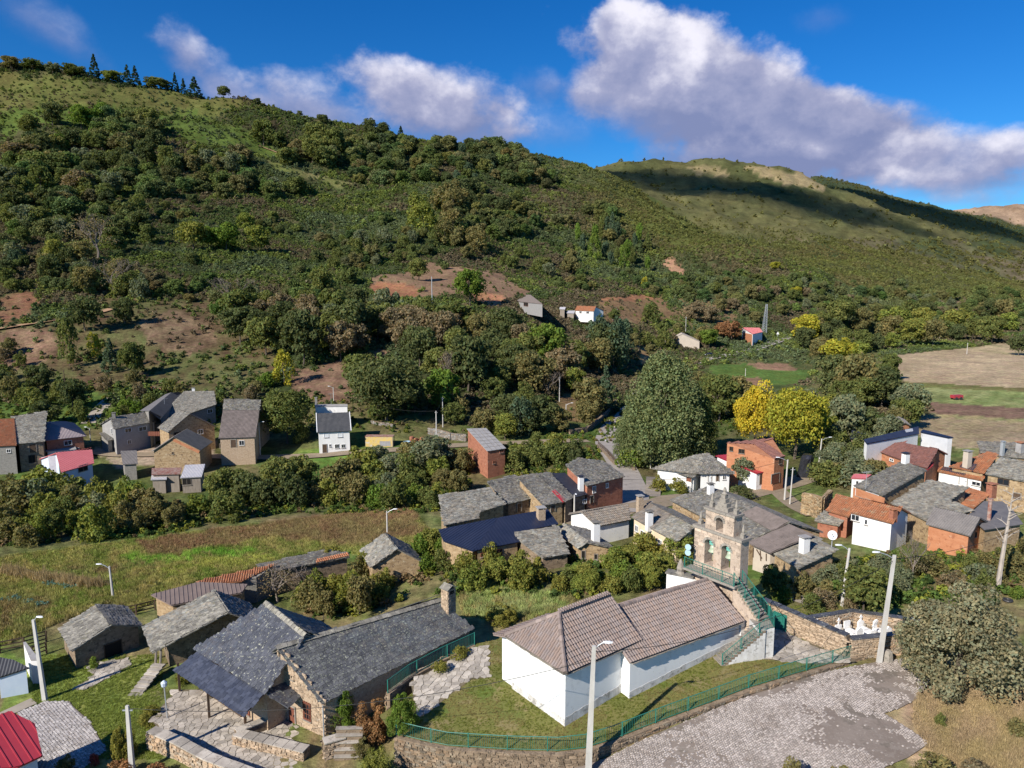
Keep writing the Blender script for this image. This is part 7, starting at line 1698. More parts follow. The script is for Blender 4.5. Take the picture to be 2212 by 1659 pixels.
wood([(1240,520),(1330,500),(1420,540),(1435,600),(1340,590),(1260,560)],18,[('column','pine'),('column','bright'),('column','oak')],(34,56),'light green pine of the plantation on the right slope','right slope plantation',7,wr=(.45,.65))
wood([(1700,760),(1740,700),(1900,705),(2080,710),(2212,680),(2260,720),(2150,742),(2000,752),(1880,775),(1780,800)],34,[('round','dark'),('round','oak'),('round','dark'),('round','oak'),('round','olive'),('round','lime')],(40,64),'riverside tree in the long line beyond the tan field','riverside trees beyond the tan field',8)
wood([(1480,700),(1560,640),(1680,640),(1700,700),(1600,700),(1520,720)],12,[('bare','brown'),('round','brown'),('round','olive')],(26,44),'thin brownish tree on the bank above the far road','thin trees above the far road',9)
wood([(0,1070),(150,1085),(330,1112),(440,1110),(430,1140),(280,1162),(0,1188)],34,[('bush','oak'),('bush','olive'),('round','olive'),('bush','lime'),('round','oak'),('bush','grey'),('bush','lime')],(50,100),'leafy bush of the thick hedge below the hamlet','bushes of the hedge below the hamlet',10)
wood([(450,1085),(560,1060),(650,1050),(650,1100),(480,1130)],10,[('round','oak'),('bush','dark'),('round','lime'),('bush','oak')],(66,104),'garden tree in front of the brown roofed house','garden trees below the hamlet lane',11)
wood([(700,1060),(770,1030),(900,1000),(1000,1005),(1010,1060),(930,1110),(760,1100),(650,1110)],30,[('bush','oak'),('round','olive'),('bush','olive'),('round','grey'),('bush','lime'),('bush','bright')],(52,96),'bushy tree of the thicket between the white house and the terrace','thicket below the white house',12)
wood([(1090,990),(1180,975),(1265,985),(1262,1010),(1200,1015),(1100,1020)],11,[('bush','oak'),('bush','lime'),('bush','dark')],(46,74),'bush by the stream behind the slate terrace','bushes behind the slate terrace',13)
wood([(640,1300),(700,1240),(800,1240),(900,1250),(900,1300),(780,1340),(680,1350)],14,[('bush','vine'),('round','olive'),('bush','olive'),('bush','lime')],(56,96),'yellow-green bush in the orchard behind the slate houses','bushes of the orchard behind the slate houses',14)
wood([(890,1180),(960,1200),(1080,1240),(1220,1250),(1450,1190),(1480,1230),(1430,1275),(1230,1290),(1000,1275),(900,1230)],34,[('bush','vine'),('bush','lime'),('bush','oak'),('round','lime'),('bush','bright')],(46,84),'yellow-green bush of the gardens behind the church','garden bushes behind the church',15)
wood([(0,840),(120,850),(200,900),(130,940),(0,920)],10,[('round','dark'),('bush','oak'),('round','olive')],(50,80),'shaded tree behind the rusty tile roof at the left edge','shaded trees at the left edge',16)
wood([(230,880),(330,865),(330,890),(250,915)],5,[('bush','bright'),('bush','oak')],(30,44),'green garden bush beside the hamlet lane','garden bushes by the hamlet lane',17)
wood([(1640,640),(1800,600),(2200,660),(2200,690),(1900,700),(1720,700)],22,[('round','olive'),('round','oak'),('round','brown'),('bush','grey')],(20,36),'scattered small tree on the foot of the far hill','small trees of the far hill foot',18)
wood([(470,700),(560,660),(700,640),(840,690),(900,740),(840,800),(760,790),(700,770),(600,760),(520,770)],22,[('round','dark'),('round','oak'),('round','oak'),('round','brown'),('bush','grey')],(56,92),'leafy oak of the wood between brown meadow and red soil','oaks by the brown meadow',19)
wood([(850,710),(960,720),(1090,745),(1240,775),(1330,780),(1340,810),(1250,840),(1100,850),(960,850),(880,800)],32,[('round','oak'),('round','dark'),('round','olive'),('round','brown'),('bush','olive'),('round','oak')],(56,88),'tree of the mixed wood below the farm buildings','mixed wood below the farm buildings',20)
wood([(760,820),(900,860),(1060,860),(1160,880),(1180,940),(1040,945),(900,935),(800,915)],18,[('round','dark'),('bush','oak'),('bush','olive'),('round','oak')],(54,90),'shady tree at the foot of the mixed wood','shady trees below the mixed wood',21)
wood([(1490,890),(1600,885),(1700,890),(1760,860),(1900,850),(1980,880),(1990,930),(1880,960),(1790,960),(1780,900),(1640,880),(1560,920)],24,[('round','oak'),('round','dark'),('round','olive'),('bush','grey'),('round','lime')],(44,74),'tree of the valley grove beside the poplar','valley grove beside the poplar',22)
wood([(0,560),(140,560),(300,600),(330,650),(200,640),(60,620),(0,620)],16,[('round','dark'),('bush','oak'),('round','olive'),('column','pine'),('bush','grey')],(40,64),'small tree in the dark scrub above the dirt track','small trees above the dirt track',23)
wood([(0,380),(140,380),(300,440),(350,520),(280,560),(100,540),(0,520)],22,[('round','dark'),('round','oak'),('round','grey'),('bush','oak')],(40,66),'tree of the dark thicket on the left slope','trees of the dark left thicket',24)
wood([(0,745),(120,800),(230,820),(400,850),(560,850),(600,870),(250,860),(0,850)],16,[('bush','olive'),('bush','oak'),('bush','brown'),('round','olive')],(26,46),'shrub at the foot of the brown meadow','shrubs below the brown meadow',25)
wood([(830,500),(960,520),(1240,560),(1250,620),(1120,590),(900,560),(760,620),(700,560)],24,[('round','oak'),('bush','oak'),('round','olive'),('bush','grey')],(26,44),'small oak scattered above the bare field','small oaks above the bare field',26)
wood([(1320,690),(1420,690),(1440,720),(1500,730),(1420,780),(1350,760)],12,[('bush','oak'),('round','olive'),('bush','brown'),('round','oak')],(30,52),'garden tree around the beige barn','garden trees around the beige barn',27)
wood([(1500,840),(1560,845),(1560,880),(1500,880)],5,[('bush','olive'),('round','oak')],(40,60),'bush at the edge of the garden plots','bushes by the garden plots',28)
wood([(1750,960),(1930,940),(1950,985),(1900,1050),(1760,1060)],14,[('bush','oak'),('bush','olive'),('bush','dark'),('round','grey')],(44,76),'bush of the village green between lane and maroon roof','bushes between lane and maroon roof',29)
wood([(1650,1290),(1760,1250),(1960,1200),(2010,1260),(1960,1320),(1760,1330)],18,[('bush','olive'),('bush','grey'),('bush','oak'),('bush','brown')],(40,66),'wild bush between cemetery and village houses','wild bushes behind the cemetery',30)
wood([(2090,1220),(2212,1200),(2260,1300),(2120,1290)],10,[('bush','olive'),('bush','brown'),('bush','oak')],(40,70),'wild bush at the right edge behind the holm oak','wild bushes behind the holm oak',31)
def settle_woods():
	"""the largest 300 trees stay single things; the small far rest becomes one woodland object"""
	own = sum(1 for o in COL.objects if o.get('category') == 'tree');tr = sorted([w for w in WOODS if 'bush' not in w[4]],key=lambda w: -w[2]);keep = tr[:max(0,296-own)];rest = tr[len(keep):]
	keep += [w for w in WOODS if 'bush' in w[4]];byg = {}
	for w in keep: byg.setdefault(w[6],[]).append(w)
	for grp,ws in byg.items():
		ws.sort()
		for i,(x,y,h_,w_,k,c,_) in enumerate(ws): TP(k,c,x,y,h_,w_,CNAME[c]+{'bush': ' bush','bare': ' bare tree','fir': ' pointed tree','column': ' slim tree'}.get(k,' tree')+', '+ordinal(i)+' from left among the '+grp,grp,ymax=900)
	return rest
REST = settle_woods()
# ------------------------------------------------------------------ uncountable scrub, heather and grass (one object each, scattered)
LM['scrub'] = leaf_mat('scrub_leaves',(0,0,0),(0,0,0),.2,inst=True)
def protos(name,specs):
	c = bpy.data.collections.new(name)
	for me in specs: o = bpy.data.objects.new(name,me);c.objects.link(o)
	return c
def shrub_mesh(seed,n,size):
	me = crown('bush',n,size,seed,9);me.materials.clear();me.materials.append(LM['scrub']);return me
def tuft_mesh(seed,n=26):
	g = np.random.default_rng(seed);V = [];F = []
	for k in range(n):
		a = g.uniform(0,6.28);r_ = g.uniform(0,.5);x,y = r_*math.cos(a),r_*math.sin(a);w = g.uniform(.03,.07);h_ = g.uniform(.5,1);t = g.uniform(0,6.28);lx,ly = g.uniform(-.35,.35,2);b = len(V)
		V += [(x-w*math.cos(t),y-w*math.sin(t),0),(x+w*math.cos(t),y+w*math.sin(t),0),(x+lx,y+ly,h_)];F.append((b,b+1,b+2))
	me = mesh_from('tuft',V,F,LM['scrub']);set_tint(me,[(k_,)*3 for k_ in g.uniform(.7,1.3,n)]);return me
def scatter(name,label,P,col,scl,coll,seed=0):
	n = len(P);me = bpy.data.meshes.new(name);me.vertices.add(n);me.vertices.foreach_set('co',np.asarray(P,np.float32).ravel())
	a = me.attributes.new('col','FLOAT_COLOR','POINT');c4 = np.ones((n,4),np.float32);c4[:,:3] = col;a.data.foreach_set('color',c4.ravel())
	a = me.attributes.new('scl','FLOAT_VECTOR','POINT');a.data.foreach_set('vector',np.asarray(scl,np.float32).ravel())
	g = np.random.default_rng(seed);r_ = np.zeros((n,3),np.float32);r_[:,2] = g.uniform(0,6.28,n);r_[:,:2] = g.normal(0,.12,(n,2));a = me.attributes.new('rot','FLOAT_VECTOR','POINT');a.data.foreach_set('vector',r_.ravel());me.update()
	o = link(name,me);tag(o,label,kind='stuff');ng = bpy.data.node_groups.new(name,'GeometryNodeTree');ng.interface.new_socket('Geometry',in_out='INPUT',socket_type='NodeSocketGeometry');ng.interface.new_socket('Geometry',in_out='OUTPUT',socket_type='NodeSocketGeometry')
	N = ng.nodes;L = ng.links;i = N.new('NodeGroupInput');ou = N.new('NodeGroupOutput');m2p = N.new('GeometryNodeMeshToPoints');L.new(i.outputs[0],m2p.inputs['Mesh']);iop = N.new('GeometryNodeInstanceOnPoints');L.new(m2p.outputs[0],iop.inputs['Points'])
	ci = N.new('GeometryNodeCollectionInfo');ci.inputs['Collection'].default_value = coll;ci.inputs['Separate Children'].default_value = True;ci.inputs['Reset Children'].default_value = True;L.new(ci.outputs[0],iop.inputs['Instance']);iop.inputs['Pick Instance'].default_value = True
	def na(nm,dt): q = N.new('GeometryNodeInputNamedAttribute');q.data_type = dt;q.inputs['Name'].default_value = nm;return q.outputs['Attribute']
	L.new(na('rot','FLOAT_VECTOR'),iop.inputs['Rotation']);L.new(na('scl','FLOAT_VECTOR'),iop.inputs['Scale']);L.new(iop.outputs[0],ou.inputs[0])
	md = o.modifiers.new('scatter','NODES');md.node_group = ng;return o
def bil(T,A_,LYq):
	j = np.clip((A_-GA[0])/(GA[1]-GA[0]),0,NA_-1.001);i = np.clip((LYq-LY[0])/(LY[1]-LY[0]),0,NY_-1.001);i0 = i.astype(int);j0 = j.astype(int);fi = i-i0;fj = j-j0
	if T.ndim == 3: fi = fi[:,None];fj = fj[:,None]
	return (T[i0,j0]*(1-fj)+T[i0,j0+1]*fj)*(1-fi)+(T[i0+1,j0]*(1-fj)+T[i0+1,j0+1]*fj)*fi
def ss(a,b,x): t = np.clip((x-a)/(b-a),0,1);return t*t*(3-2*t)
g = np.random.default_rng(99)
def hill_points(n,y0,y1,amin=-.96,amax=.96):
	y = np.sqrt(g.uniform(y0*y0,y1*y1,n));a = g.uniform(amin,amax,n);return a,np.log(y),y
P_ = [];C_l = [];S_l = []
for (n,y0,y1,s0,s1,fl) in ((145000,165,520,.75,1.75,1.0),(145000,480,950,1.3,2.6,.9),(60000,900,2400,2.2,5.0,.45)):
	a,ly,y = hill_points(n,y0,y1);d = bil(SCRUB,a,ly);q1 = bil(n1,a,ly);x = a*y
	q2 = np.clip((fbmn(x/26+300,y/26+300,4,61)-.5)*2.6+.5,0,1);q3 = np.clip((fbmn(x/9+300,y/9+300,3,62)-.5)*2.4+.5,0,1);keep = (g.random(n) < d*(.5+.95*q3))
	a,ly,y,q1,q2,q3,x = (v[keep] for v in (a,ly,y,q1,q2,q3,x));z = bil(TZ,a,ly);n_ = len(a)
	q4 = np.clip((fbmn(x/60+70,y/60+70,4,63)-.5)*2.6+.5,0,1);r_ = g.random((n_,1))
	green = np.array([.122,.158,.046]);grey = np.array([.135,.165,.090]);brn = np.array([.170,.128,.088]);lime = np.array([.170,.205,.050]);dark = np.array([.085,.118,.042]);oliv = np.array([.165,.160,.052])
	c = dark+(green-dark)*ss(.25,.65,q2+.25*g.normal(size=n_))[:,None];c = c+(grey-c)*(ss(.6,.78,q4+.12*g.normal(size=n_))*.75)[:,None];c = c+(brn-c)*(ss(.62,.75,1-q4+.12*g.normal(size=n_))*.85)[:,None];c = c+(lime-c)*(ss(.70,.85,q3*.6+q2*.4+.1*g.normal(size=n_))*.8)[:,None]
	gc = bil(GC,a,ly);far = ss(820,1000,y)[:,None];c = c*(1-far)+(gc*.85+oliv*.15)*far;spur = ss(.05,.14,a)[:,None]*ss(480,620,y)[:,None];c = c*(1-spur*.65)+oliv*spur*.65
	c = c*g.uniform(.7,1.3,(n_,1));s_ = 1.3*g.uniform(s0,s1,n_)*(.75+.5*q3)*(.7+.6*(g.random(n_)**3));P_.append(np.stack([x,y,z-.08*s_],1));C_l.append(c);S_l.append(np.stack([s_*1.15,s_*1.15,s_*g.uniform(.7,1.15,n_)],1))
SHR = protos('scrub_bush',[shrub_mesh(300+k,110,.12) for k in range(4)])
scatter('hillside_scrub','dense heather, broom and scrub covering the hillsides',np.concatenate(P_),np.concatenate(C_l),np.concatenate(S_l),SHR,5)
PR = []
for k in range(4):
	me = CR['round',k].copy();me.materials.clear();me.materials.append(LM['scrub']);PR.append(me)
TREEC = protos('far_tree',PR);P_ = [];C_l = [];S_l = []
for (x,y,h_,w_,k,c,grp) in REST:
	q = ground(x,y)
	if q is None or q.y>900: continue
	f = q.y/FPX;P_.append((q.x,q.y,q.z-.08*h_*f));b_ = LM[c].node_tree.nodes;col = [n for n in b_ if n.type == 'MIX_RGB'][0].inputs[1].default_value[:3];C_l.append(col);wm = w_*f*(.7 if k in ('column','fir') else 1);S_l.append((wm,wm,h_*f))
fill = [((70,270),(330,270),(345,335),(60,345),60,38,50),((740,300),(1130,330),(1190,400),(760,400),150,24,40),((130,360),(660,345),(640,430),(150,440),70,30,48),((0,330),(130,340),(330,520),(0,560),80,34,60),((940,410),(1120,400),(1160,510),(960,530),60,26,42),((560,300),(740,320),(730,380),(560,350),22,36,54),((1150,380),(1320,430),(1420,560),(1180,540),70,18,32),((640,480),(960,470),(960,590),(640,600),70,16,30),((330,440),(640,430),(640,520),(360,500),50,16,28),((1430,600),(1700,590),(1720,690),(1470,650),70,16,30),((1700,600),(2230,640),(2230,710),(1720,690),110,16,32),((0,560),(460,570),(450,660),(0,640),60,22,44),((1160,560),(1420,600),(1420,640),(1180,640),50,14,26),((470,640),(800,620),(840,700),(480,690),50,26,46)]
rr = random.Random(77)
for (q0,q1,q2,q3_,n,h0,h1) in fill:
	for _ in range(n):
		u_,v_ = rr.random(),rr.random();x = (q0[0]*(1-u_)+q1[0]*u_)*(1-v_)+(q3_[0]*(1-u_)+q2[0]*u_)*v_;y = (q0[1]*(1-u_)+q1[1]*u_)*(1-v_)+(q3_[1]*(1-u_)+q2[1]*u_)*v_;q = ground(x,y)
		if q is None or q.y>900 or vnoise(np.array(q.x/30+90),np.array(q.y/30+90),5)<.38: continue
		h_ = rr.uniform(h0,h1)*q.y/FPX;P_.append((q.x,q.y,q.z-.15*h_));b_ = rr.choice(((.10,.128,.044),(.12,.15,.05),(.082,.105,.042),(.14,.148,.06),(.16,.168,.06)));C_l.append([c_*rr.uniform(.85,1.15) for c_ in b_]);S_l.append((h_*rr.uniform(.9,1.3),h_*rr.uniform(.9,1.3),h_))
scatter('far_woodland','small far trees of the hillside woods that read as one mass',P_,C_l,S_l,TREEC,15)
# undergrowth in the valley and around the village, rough grass on the fields
def xy_free(x,y): return True
a,ly,y = hill_points(31000,62,190);x = a*y;q3 = np.clip((fbmn(x/7+300,y/7+300,3,66)-.5)*2.6+.5,0,1);z = bil(TZ,a,ly)
def in_area(pts,a,ly):
	q = [(G(p).x/G(p).y,math.log(G(p).y)) for p in pts];return pip(q,a,ly)
hedge = in_area([(-520,1060),(200,1075),(430,1090),(560,1050),(720,1040),(960,985),(1010,1000),(1020,1060),(940,1110),(760,1112),(600,1112),(300,1168),(-520,1205)],a,ly) | in_area([(1080,975),(1290,965),(1300,1020),(1100,1030)],a,ly) | in_area([(640,1250),(890,1190),(1100,1230),(1460,1180),(1500,1240),(1250,1300),(900,1290),(680,1350)],a,ly) | in_area([(1660,1270),(1900,1200),(2300,1190),(2300,1330),(2000,1330),(1760,1300)],a,ly)
slope = in_area([(-100,850),(560,850),(760,870),(900,930),(1300,930),(1300,880),(1500,830),(1900,900),(1600,930),(1500,960),(1000,940),(700,930),(-100,930)],a,ly)
bl = [(o_.root.location.x,o_.root.location.y) for o_ in HOUSES.values()]
keep = ((hedge & (g.random(len(a)) < .75)) | (slope & (g.random(len(a)) < .35)))
a,ly,y,x,z,q3 = (v[keep] for v in (a,ly,y,x,z,q3));n_ = len(a)
green = np.array([.10,.15,.034]);lime = np.array([.21,.225,.042]);dk = np.array([.058,.09,.028]);br = np.array([.19,.14,.075]);t = g.random((n_,1))
c = dk+(green-dk)*t;m_ = g.random(n_);c[m_ > .72] = lime*.9;c[m_ < .12] = br;c *= g.uniform(.7,1.25,(n_,1));s_ = g.uniform(.5,1.25,n_)
scatter('undergrowth','low bramble and undergrowth between hedges and gardens',np.stack([x,y,z-.1],1),c,np.stack([s_*1.2,s_*1.2,s_],1),SHR,6)
a,ly,y = hill_points(180000,56,118);x = a*y;z = bil(TZ,a,ly)
fld = in_area([(-520,1235),(0,1205),(300,1165),(880,1095),(950,1180),(840,1200),(700,1190),(420,1260),(330,1300),(280,1330),(250,1300),(0,1400),(-520,1450)],a,ly) | in_area([(985,1262),(1240,1290),(1240,1325),(1100,1345),(1000,1330)],a,ly)
bank = in_area([(1975,1500),(2300,1430),(2300,1720),(2000,1720),(2010,1620)],a,ly)
keep = fld;a1,ly1,y1,x1,z1 = (v[keep] for v in (a,ly,y,x,z));n_ = len(a1);gc = bil(GC,a1,ly1);c = gc*g.uniform(1.0,1.8,(n_,1));m_ = g.random(n_);c[m_ > .86] = np.array([.34,.28,.12])*g.uniform(.7,1.2,(int((m_ > .86).sum()),1));s_ = g.uniform(.22,.6,n_)
TUF = protos('grass_tuft',[tuft_mesh(320+k) for k in range(4)])
aa,lyb,yb = hill_points(60000,36,56,.52,.85);xb = aa*yb;zb = bil(TZ,aa,lyb);kb = in_area([(1985,1500),(2400,1430),(2400,1760),(2000,1760),(2020,1640),(1975,1560)],aa,lyb);xb,yb,zb,aa,lyb = (v[kb] for v in (xb,yb,zb,aa,lyb));cb = bil(GC,aa,lyb)*g.uniform(.8,1.5,(len(xb),1));sb = g.uniform(.12,.4,len(xb))
scatter('rough_grass','rough grass and weeds on the fields and the dry bank',np.concatenate([np.stack([x1,y1,z1-.03],1),np.stack([xb,yb,zb-.03],1)]),np.concatenate([c,cb]),np.concatenate([np.stack([s_*1.3,s_*1.3,s_],1),np.stack([sb*1.5,sb*1.5,sb],1)]),TUF,7)
lx = [];lc = [];ls = [];rr = random.Random(31)
for _ in range(42000):
	x,y = rr.uniform(-9,31),rr.uniform(41.5,62)
	if not pip2(yard_poly,x,y) or pip2(pth,x,y) or pip2(fc,x,y): continue
	d_ = float(vnoise(np.array(x*.5+50),np.array(y*.5+50),8));lx.append((x,y,zy(x,y)-.01));q = rr.uniform(.75,1.35);lc.append([c_*q for c_ in ((.17,.19,.045) if d_ > .42 else (.25,.21,.085))]);s_ = rr.uniform(.05,.11);ls.append((s_*1.8,s_*1.8,s_))
for _ in range(9000):
	px,py = rr.uniform(70,350),rr.uniform(1415,1640);q = ground(px,py)
	if q is None or pip2(yc,q.x,q.y) or pip2(fp,q.x,q.y) or pip2(pat,q.x,q.y): continue
	lx.append((q.x,q.y,q.z-.02));k_ = rr.uniform(.8,1.4);lc.append([c_*k_ for c_ in (.21,.25,.06)]);s_ = rr.uniform(.08,.2);ls.append((s_*1.6,s_*1.6,s_))
scatter('lawn_grass','short tufted grass of the church lawn and the left slope',lx,lc,ls,TUF,21)
# ------------------------------------------------------------------ roads, lanes and painted lines
rd_,rp_ = drape('road',[(1352,1108),Z3(1740,720),Z3(1720,610),Z3(1665,470),Z3(1590,360),Z3(1525,275),Z3(1500,215),Z3(1530,130),Z3(1575,60),(1345,905),(1372,870),(1392,838),(1412,812),(1440,796),Z12(250,640),Z12(350,612),Z12(480,590),Z12(600,560),Z12(720,520),Z12(800,488)],5.2,MT['asphalt'],.10,2.0,'grey asphalt road crossing the bridge and winding up the valley')
drape('village_lane',[(1352,1100),(1400,1098),Z4(800,1400),(1500,1085),(1590,1075),Z4(1560,1360),Z4(1780,1310),Z4(1950,1260),Z4(2130,1210),Z4(2300,1150)],4.6,MT['dirt_lane'],.08,2.0,'pale lane through the village')
drape('village_lane',[(1352,1105),(1300,1130),(1250,1140),Z3(1130,830),Z3(800,850)],3.2,MT['dirt_lane'],.06,2.0,'narrow lane between the village houses')
drape('village_lane',[Z4(1800,1320),Z4(1900,1420),Z4(2050,1530),Z4(2212,1600)],3.0,MT['dirt_lane'],.06,2.0,'side lane running past the ochre ruin wall')
drape('hamlet_lane',[(190,915),(212,890),(236,862),(260,848)],3.4,MT['concrete_lane'],.08,2.0,'narrow concrete lane climbing behind the hamlet')
drape('hamlet_lane',[(196,975),(260,985),(330,982),(440,985),(540,990),(620,988),(700,985),(760,978),(860,972),(930,968),(990,962),(1080,958),(1180,955),(1270,952)],3.6,MT['dirt_lane'],.08,2.0,'pale dirt lane linking the hamlet with the road')
drape('dirt_track',[(-60,722),(0,711),(60,702),(110,694),(170,684),(240,668)],3.6,MT['dirt_track'],.10,2.0,'orange dirt track crossing the slope on the left')
drape('hill_track',[(560,316),(600,330),(650,346),(690,356)],3.0,MT['dirt_track'],.2,4.0,'faint track high on the slope below the chestnuts')
drape('cemetery_path',[Z6(220,530),Z6(330,560),Z6(450,610),Z6(560,650)],1.8,MT['concrete_lane'],.06,1.0,'narrow path behind the cemetery')
for k,(a_,b_) in enumerate(((Z3(1498,222),Z3(1500,205)),(Z3(1525,158),Z3(1545,132)),(Z3(1570,105),Z3(1590,80)))):
	a,b = G(a_),G(b_);d = b-a;d.z = 0;d.normalize();s = V3((d.y,-d.x,0))*.12;L = 2.4;V = []
	for f in (0,.5,1): p = a+d*L*f;V += [(p.x+s.x,p.y+s.y,gz(p.x,p.y)+.16),(p.x-s.x,p.y-s.y,gz(p.x,p.y)+.16)]
	tag(link('road_marking',mesh_from('road_marking',V,[(0,2,3,1),(2,4,5,3)],MT['paint_line'])),'white dash painted on the road',kind='structure')
# bridge parapets and road walls
def wallp(name,label,zpts,h,t,**kw):
	P = [G(p) for p in zpts];return stone_wall(name,label,'stone wall',[tuple(p[:2]) for p in P],t,[p.z-.8 for p in P],[p.z+h for p in P],**kw)
wallp('bridge_parapet','stone bridge parapet at the left of the road',[Z3(1580,425),Z3(1500,335),Z3(1425,265)],.55,.4,m_stone='stone_warm',sw=.5,shh=.2,seed=31)
br = [G(p)+V3((0,0,.55)) for p in (Z3(1590,425),Z3(1510,335),Z3(1435,265))]
railing('bridge_railing','rusty brown railing on top of the left bridge parapet',br,h=.7,m='wood_dark',spacing=.45,post=2.4,r=.035)
wallp('road_wall','low pale stone wall along the right side of the road by the poplar',[Z3(1745,475),Z3(1690,400),Z3(1640,330),Z3(1595,265)],.5,.45,m_stone='stone_warm',sw=.5,shh=.2,seed=32)
wallp('road_wall','dark stone wall under the brown road meadow',[Z11(1450,1250),Z11(1560,1235),Z11(1620,1190),Z11(1720,1100)],1.2,.5,m_stone='stone_brown',sw=.6,shh=.25,seed=33)
wallp('garden_wall','long grey rubble wall beside the lane left of the brick barn',[Z2(1490,640),Z2(1580,655),Z2(1700,690),Z2(1815,700)],1.6,.5,m_stone='stone_grey',sw=.6,shh=.25,seed=34)
wallp('garden_wall','pinkish rubble garden wall above the hamlet roofs',[Z1(1085,240),Z1(1200,250),Z1(1330,262),Z1(1450,285)],1.0,.5,m_stone='brick_red',sw=.6,shh=.25,seed=35)
wallp('garden_wall','tumbled pale stones of a wall above the yellow shelter',[Z2(995,545),Z2(1060,560),Z2(1180,575)],.7,.5,m_stone='stone_grey',sw=.7,shh=.25,seed=36)
wallp('ruin_wall','tall ochre stone ruin wall left of the straw-orange roof',[Z5(-60,1330),Z5(40,1350),Z5(130,1385),Z5(215,1300)],3.2,.6,m_core='stone_ochre',m_stone='stone_ochre',sw=.5,shh=.18,seed=37)
# mural shelter
p0,p1 = G(Z2(948,748)),G(Z2(1182,750));sh_ = empty('shelter',(p0+p1)/2,0,'open shelter with a yellow and grey painted front beside the lane','shelter');mid_ = (p0+p1)/2;d = (p1-p0);d.z = 0;L = d.length;d.normalize();nq_ = V3((d.y,-d.x,0))
MB(mid_).box(mid_+V3((0,0,1.15)),(L,.12,2.3),ax=(d,nq_,V3((0,0,1)))).build('painted_panel',MT['mural_yellow'],sh_)
MB(mid_).box(mid_+V3((0,0,2.36))-nq_*.9,(L+.2,2.1,.08),ax=(d,nq_,V3((0,0,1)))).build('roof',MT['corr_rust'],sh_)
MB(mid_).box(mid_+V3((0,0,.75))+d*L*.22+nq_*.075,(L*.4,.02,1.1),ax=(d,nq_,V3((0,0,1)))).build('grey_panel',MT['tarp_grey'],sh_)
for k in (0,1):
	for j in (0,1): q = p0.lerp(p1,k)-nq_*1.8*j;MB(mid_).bar((q.x,q.y,p0.z-.3),(q.x,q.y,p0.z+2.35),.12).build('post',MT['wood_grey'],sh_)
# ------------------------------------------------------------------ lamp posts, poles, cables
def lamp(label,base,top_py,kind='lamp',arm=(1,0),armL=1.4,r=.13,yard=False,m='concrete_pole',square=False,name='lamp_post',lean=0.0):
	p = base if isinstance(base,Vector) else G(base)
	px = proj(p)[0];a,e = ae(px,top_py);H = CAMZ+e*p.y-p.z
	o = empty(name,p,0,label,'lamp post' if kind == 'lamp' else 'pole','street lamps of the village' if kind == 'lamp' else 'utility poles')
	t = p+V3((lean,0,H));mb = MB(p)
	if square:
		w0,w1 = r*1.1,r*.62;V = []
		for (q,w) in ((p-V3((0,0,.5)),w0),(t,w1)): V += [q+V3((i*w,j*w*.8,0)) for i,j in ((-1,-1),(1,-1),(1,1),(-1,1))]
		mb.add(V,[(0,1,2,3)[::-1],(4,5,6,7),(0,1,5,4),(1,2,6,5),(2,3,7,6),(3,0,4,7)])
	else: mb.tube([p-V3((0,0,.5)),p.lerp(t,.5),t],[r,r*.82,r*.66],8)
	mb.build('pole',MT[m],o)
	if kind == 'lamp':
		d = V3((arm[0],arm[1],0)).normalized();s = t-V3((0,0,.3));e1 = s+d*armL*.5+V3((0,0,.35));e2 = s+d*armL+V3((0,0,.55))
		MB(p).tube([s,e1,e2],.035,6).build('arm',MT['galvanised'],o)
		hd = MB(p);q = d;sd = V3((-d.y,d.x,0));V = []
		for (f,w,z) in ((0,.05,0),(.18,.11,.02),(.42,.12,.03),(.6,.04,.02)):
			for (sg,zz_) in ((-1,0),(1,0),(.6,.09),(-.6,.09)): V.append(e2+q*f+sd*w*sg+V3((0,0,z+zz_)))
		F = [(0,1,2,3)[::-1],(12,13,14,15)]+[(i*4+j,i*4+(j+1) % 4,i*4+4+(j+1) % 4,i*4+4+j) for i in range(3) for j in range(4)]
		hd.add(V,F);hd.build('lamp_head',MT['lamp_head'],o)
	else:
		if H>5: MB(p).bar(t-V3((.35,0,.35)),t+V3((.35,0,-.35)),.07).build('crossbar',MT['wood_dark'] if m != 'concrete_pole' else MT['galvanised'],o)
	o['top'] = list(t);return t
def yb(x,y): return V3((x,y,gz(x,y)))
P1 = lamp('tall tapered concrete lamp post in front of the white church',yb(4.87,41.75),1395,arm=(1,-.15),armL=.55,r=.185,square=True,lean=.25)
g6 = G(Z6(955,1100));P2 = lamp('tall concrete lamp post at the end of the green railing by the holm oak',g6,Z6(0,165)[1],arm=(-1,-.1),armL=1.2,r=.165,square=True,lean=.6)
P3 = lamp('concrete lamp post on the green slope at the far left',G(Z9(335,1155)),Z9(0,560)[1],arm=(1,-.2),armL=.35,r=.16,square=True,lean=-.35)
P4 = lamp('lamp post at the edge of the grassy field behind the stone barn',G(Z9(838,395)),Z9(0,165)[1],arm=(-1,-.1),armL=.8,r=.14,lean=-.15)
g5 = V3((*atz(287,1680,-3.9)[:2],-3.9));P5 = lamp('plain concrete pole among red creepers at the bottom left',g5,Z17(0,850)[1],kind='pole',r=.165,square=True)
P6 = lamp('lamp post standing in the brown field left of the navy roof',G(Z2(1135,1505)),Z2(0,1305)[1],arm=(1,0),armL=.9,r=.13)
P7 = lamp('lamp post in front of the white gabled house',V3((*atz(*Z3(1228,930),-3)[:2],-3)),Z3(0,680)[1],arm=(.2,-1),armL=.4,r=.15)
P8 = lamp('lamp post at the corner of the brick house by the junction',V3((*atz(*Z3(1465,780),-3.4)[:2],-3.4)),Z3(0,535)[1],arm=(-.5,-1),armL=.4,r=.16)
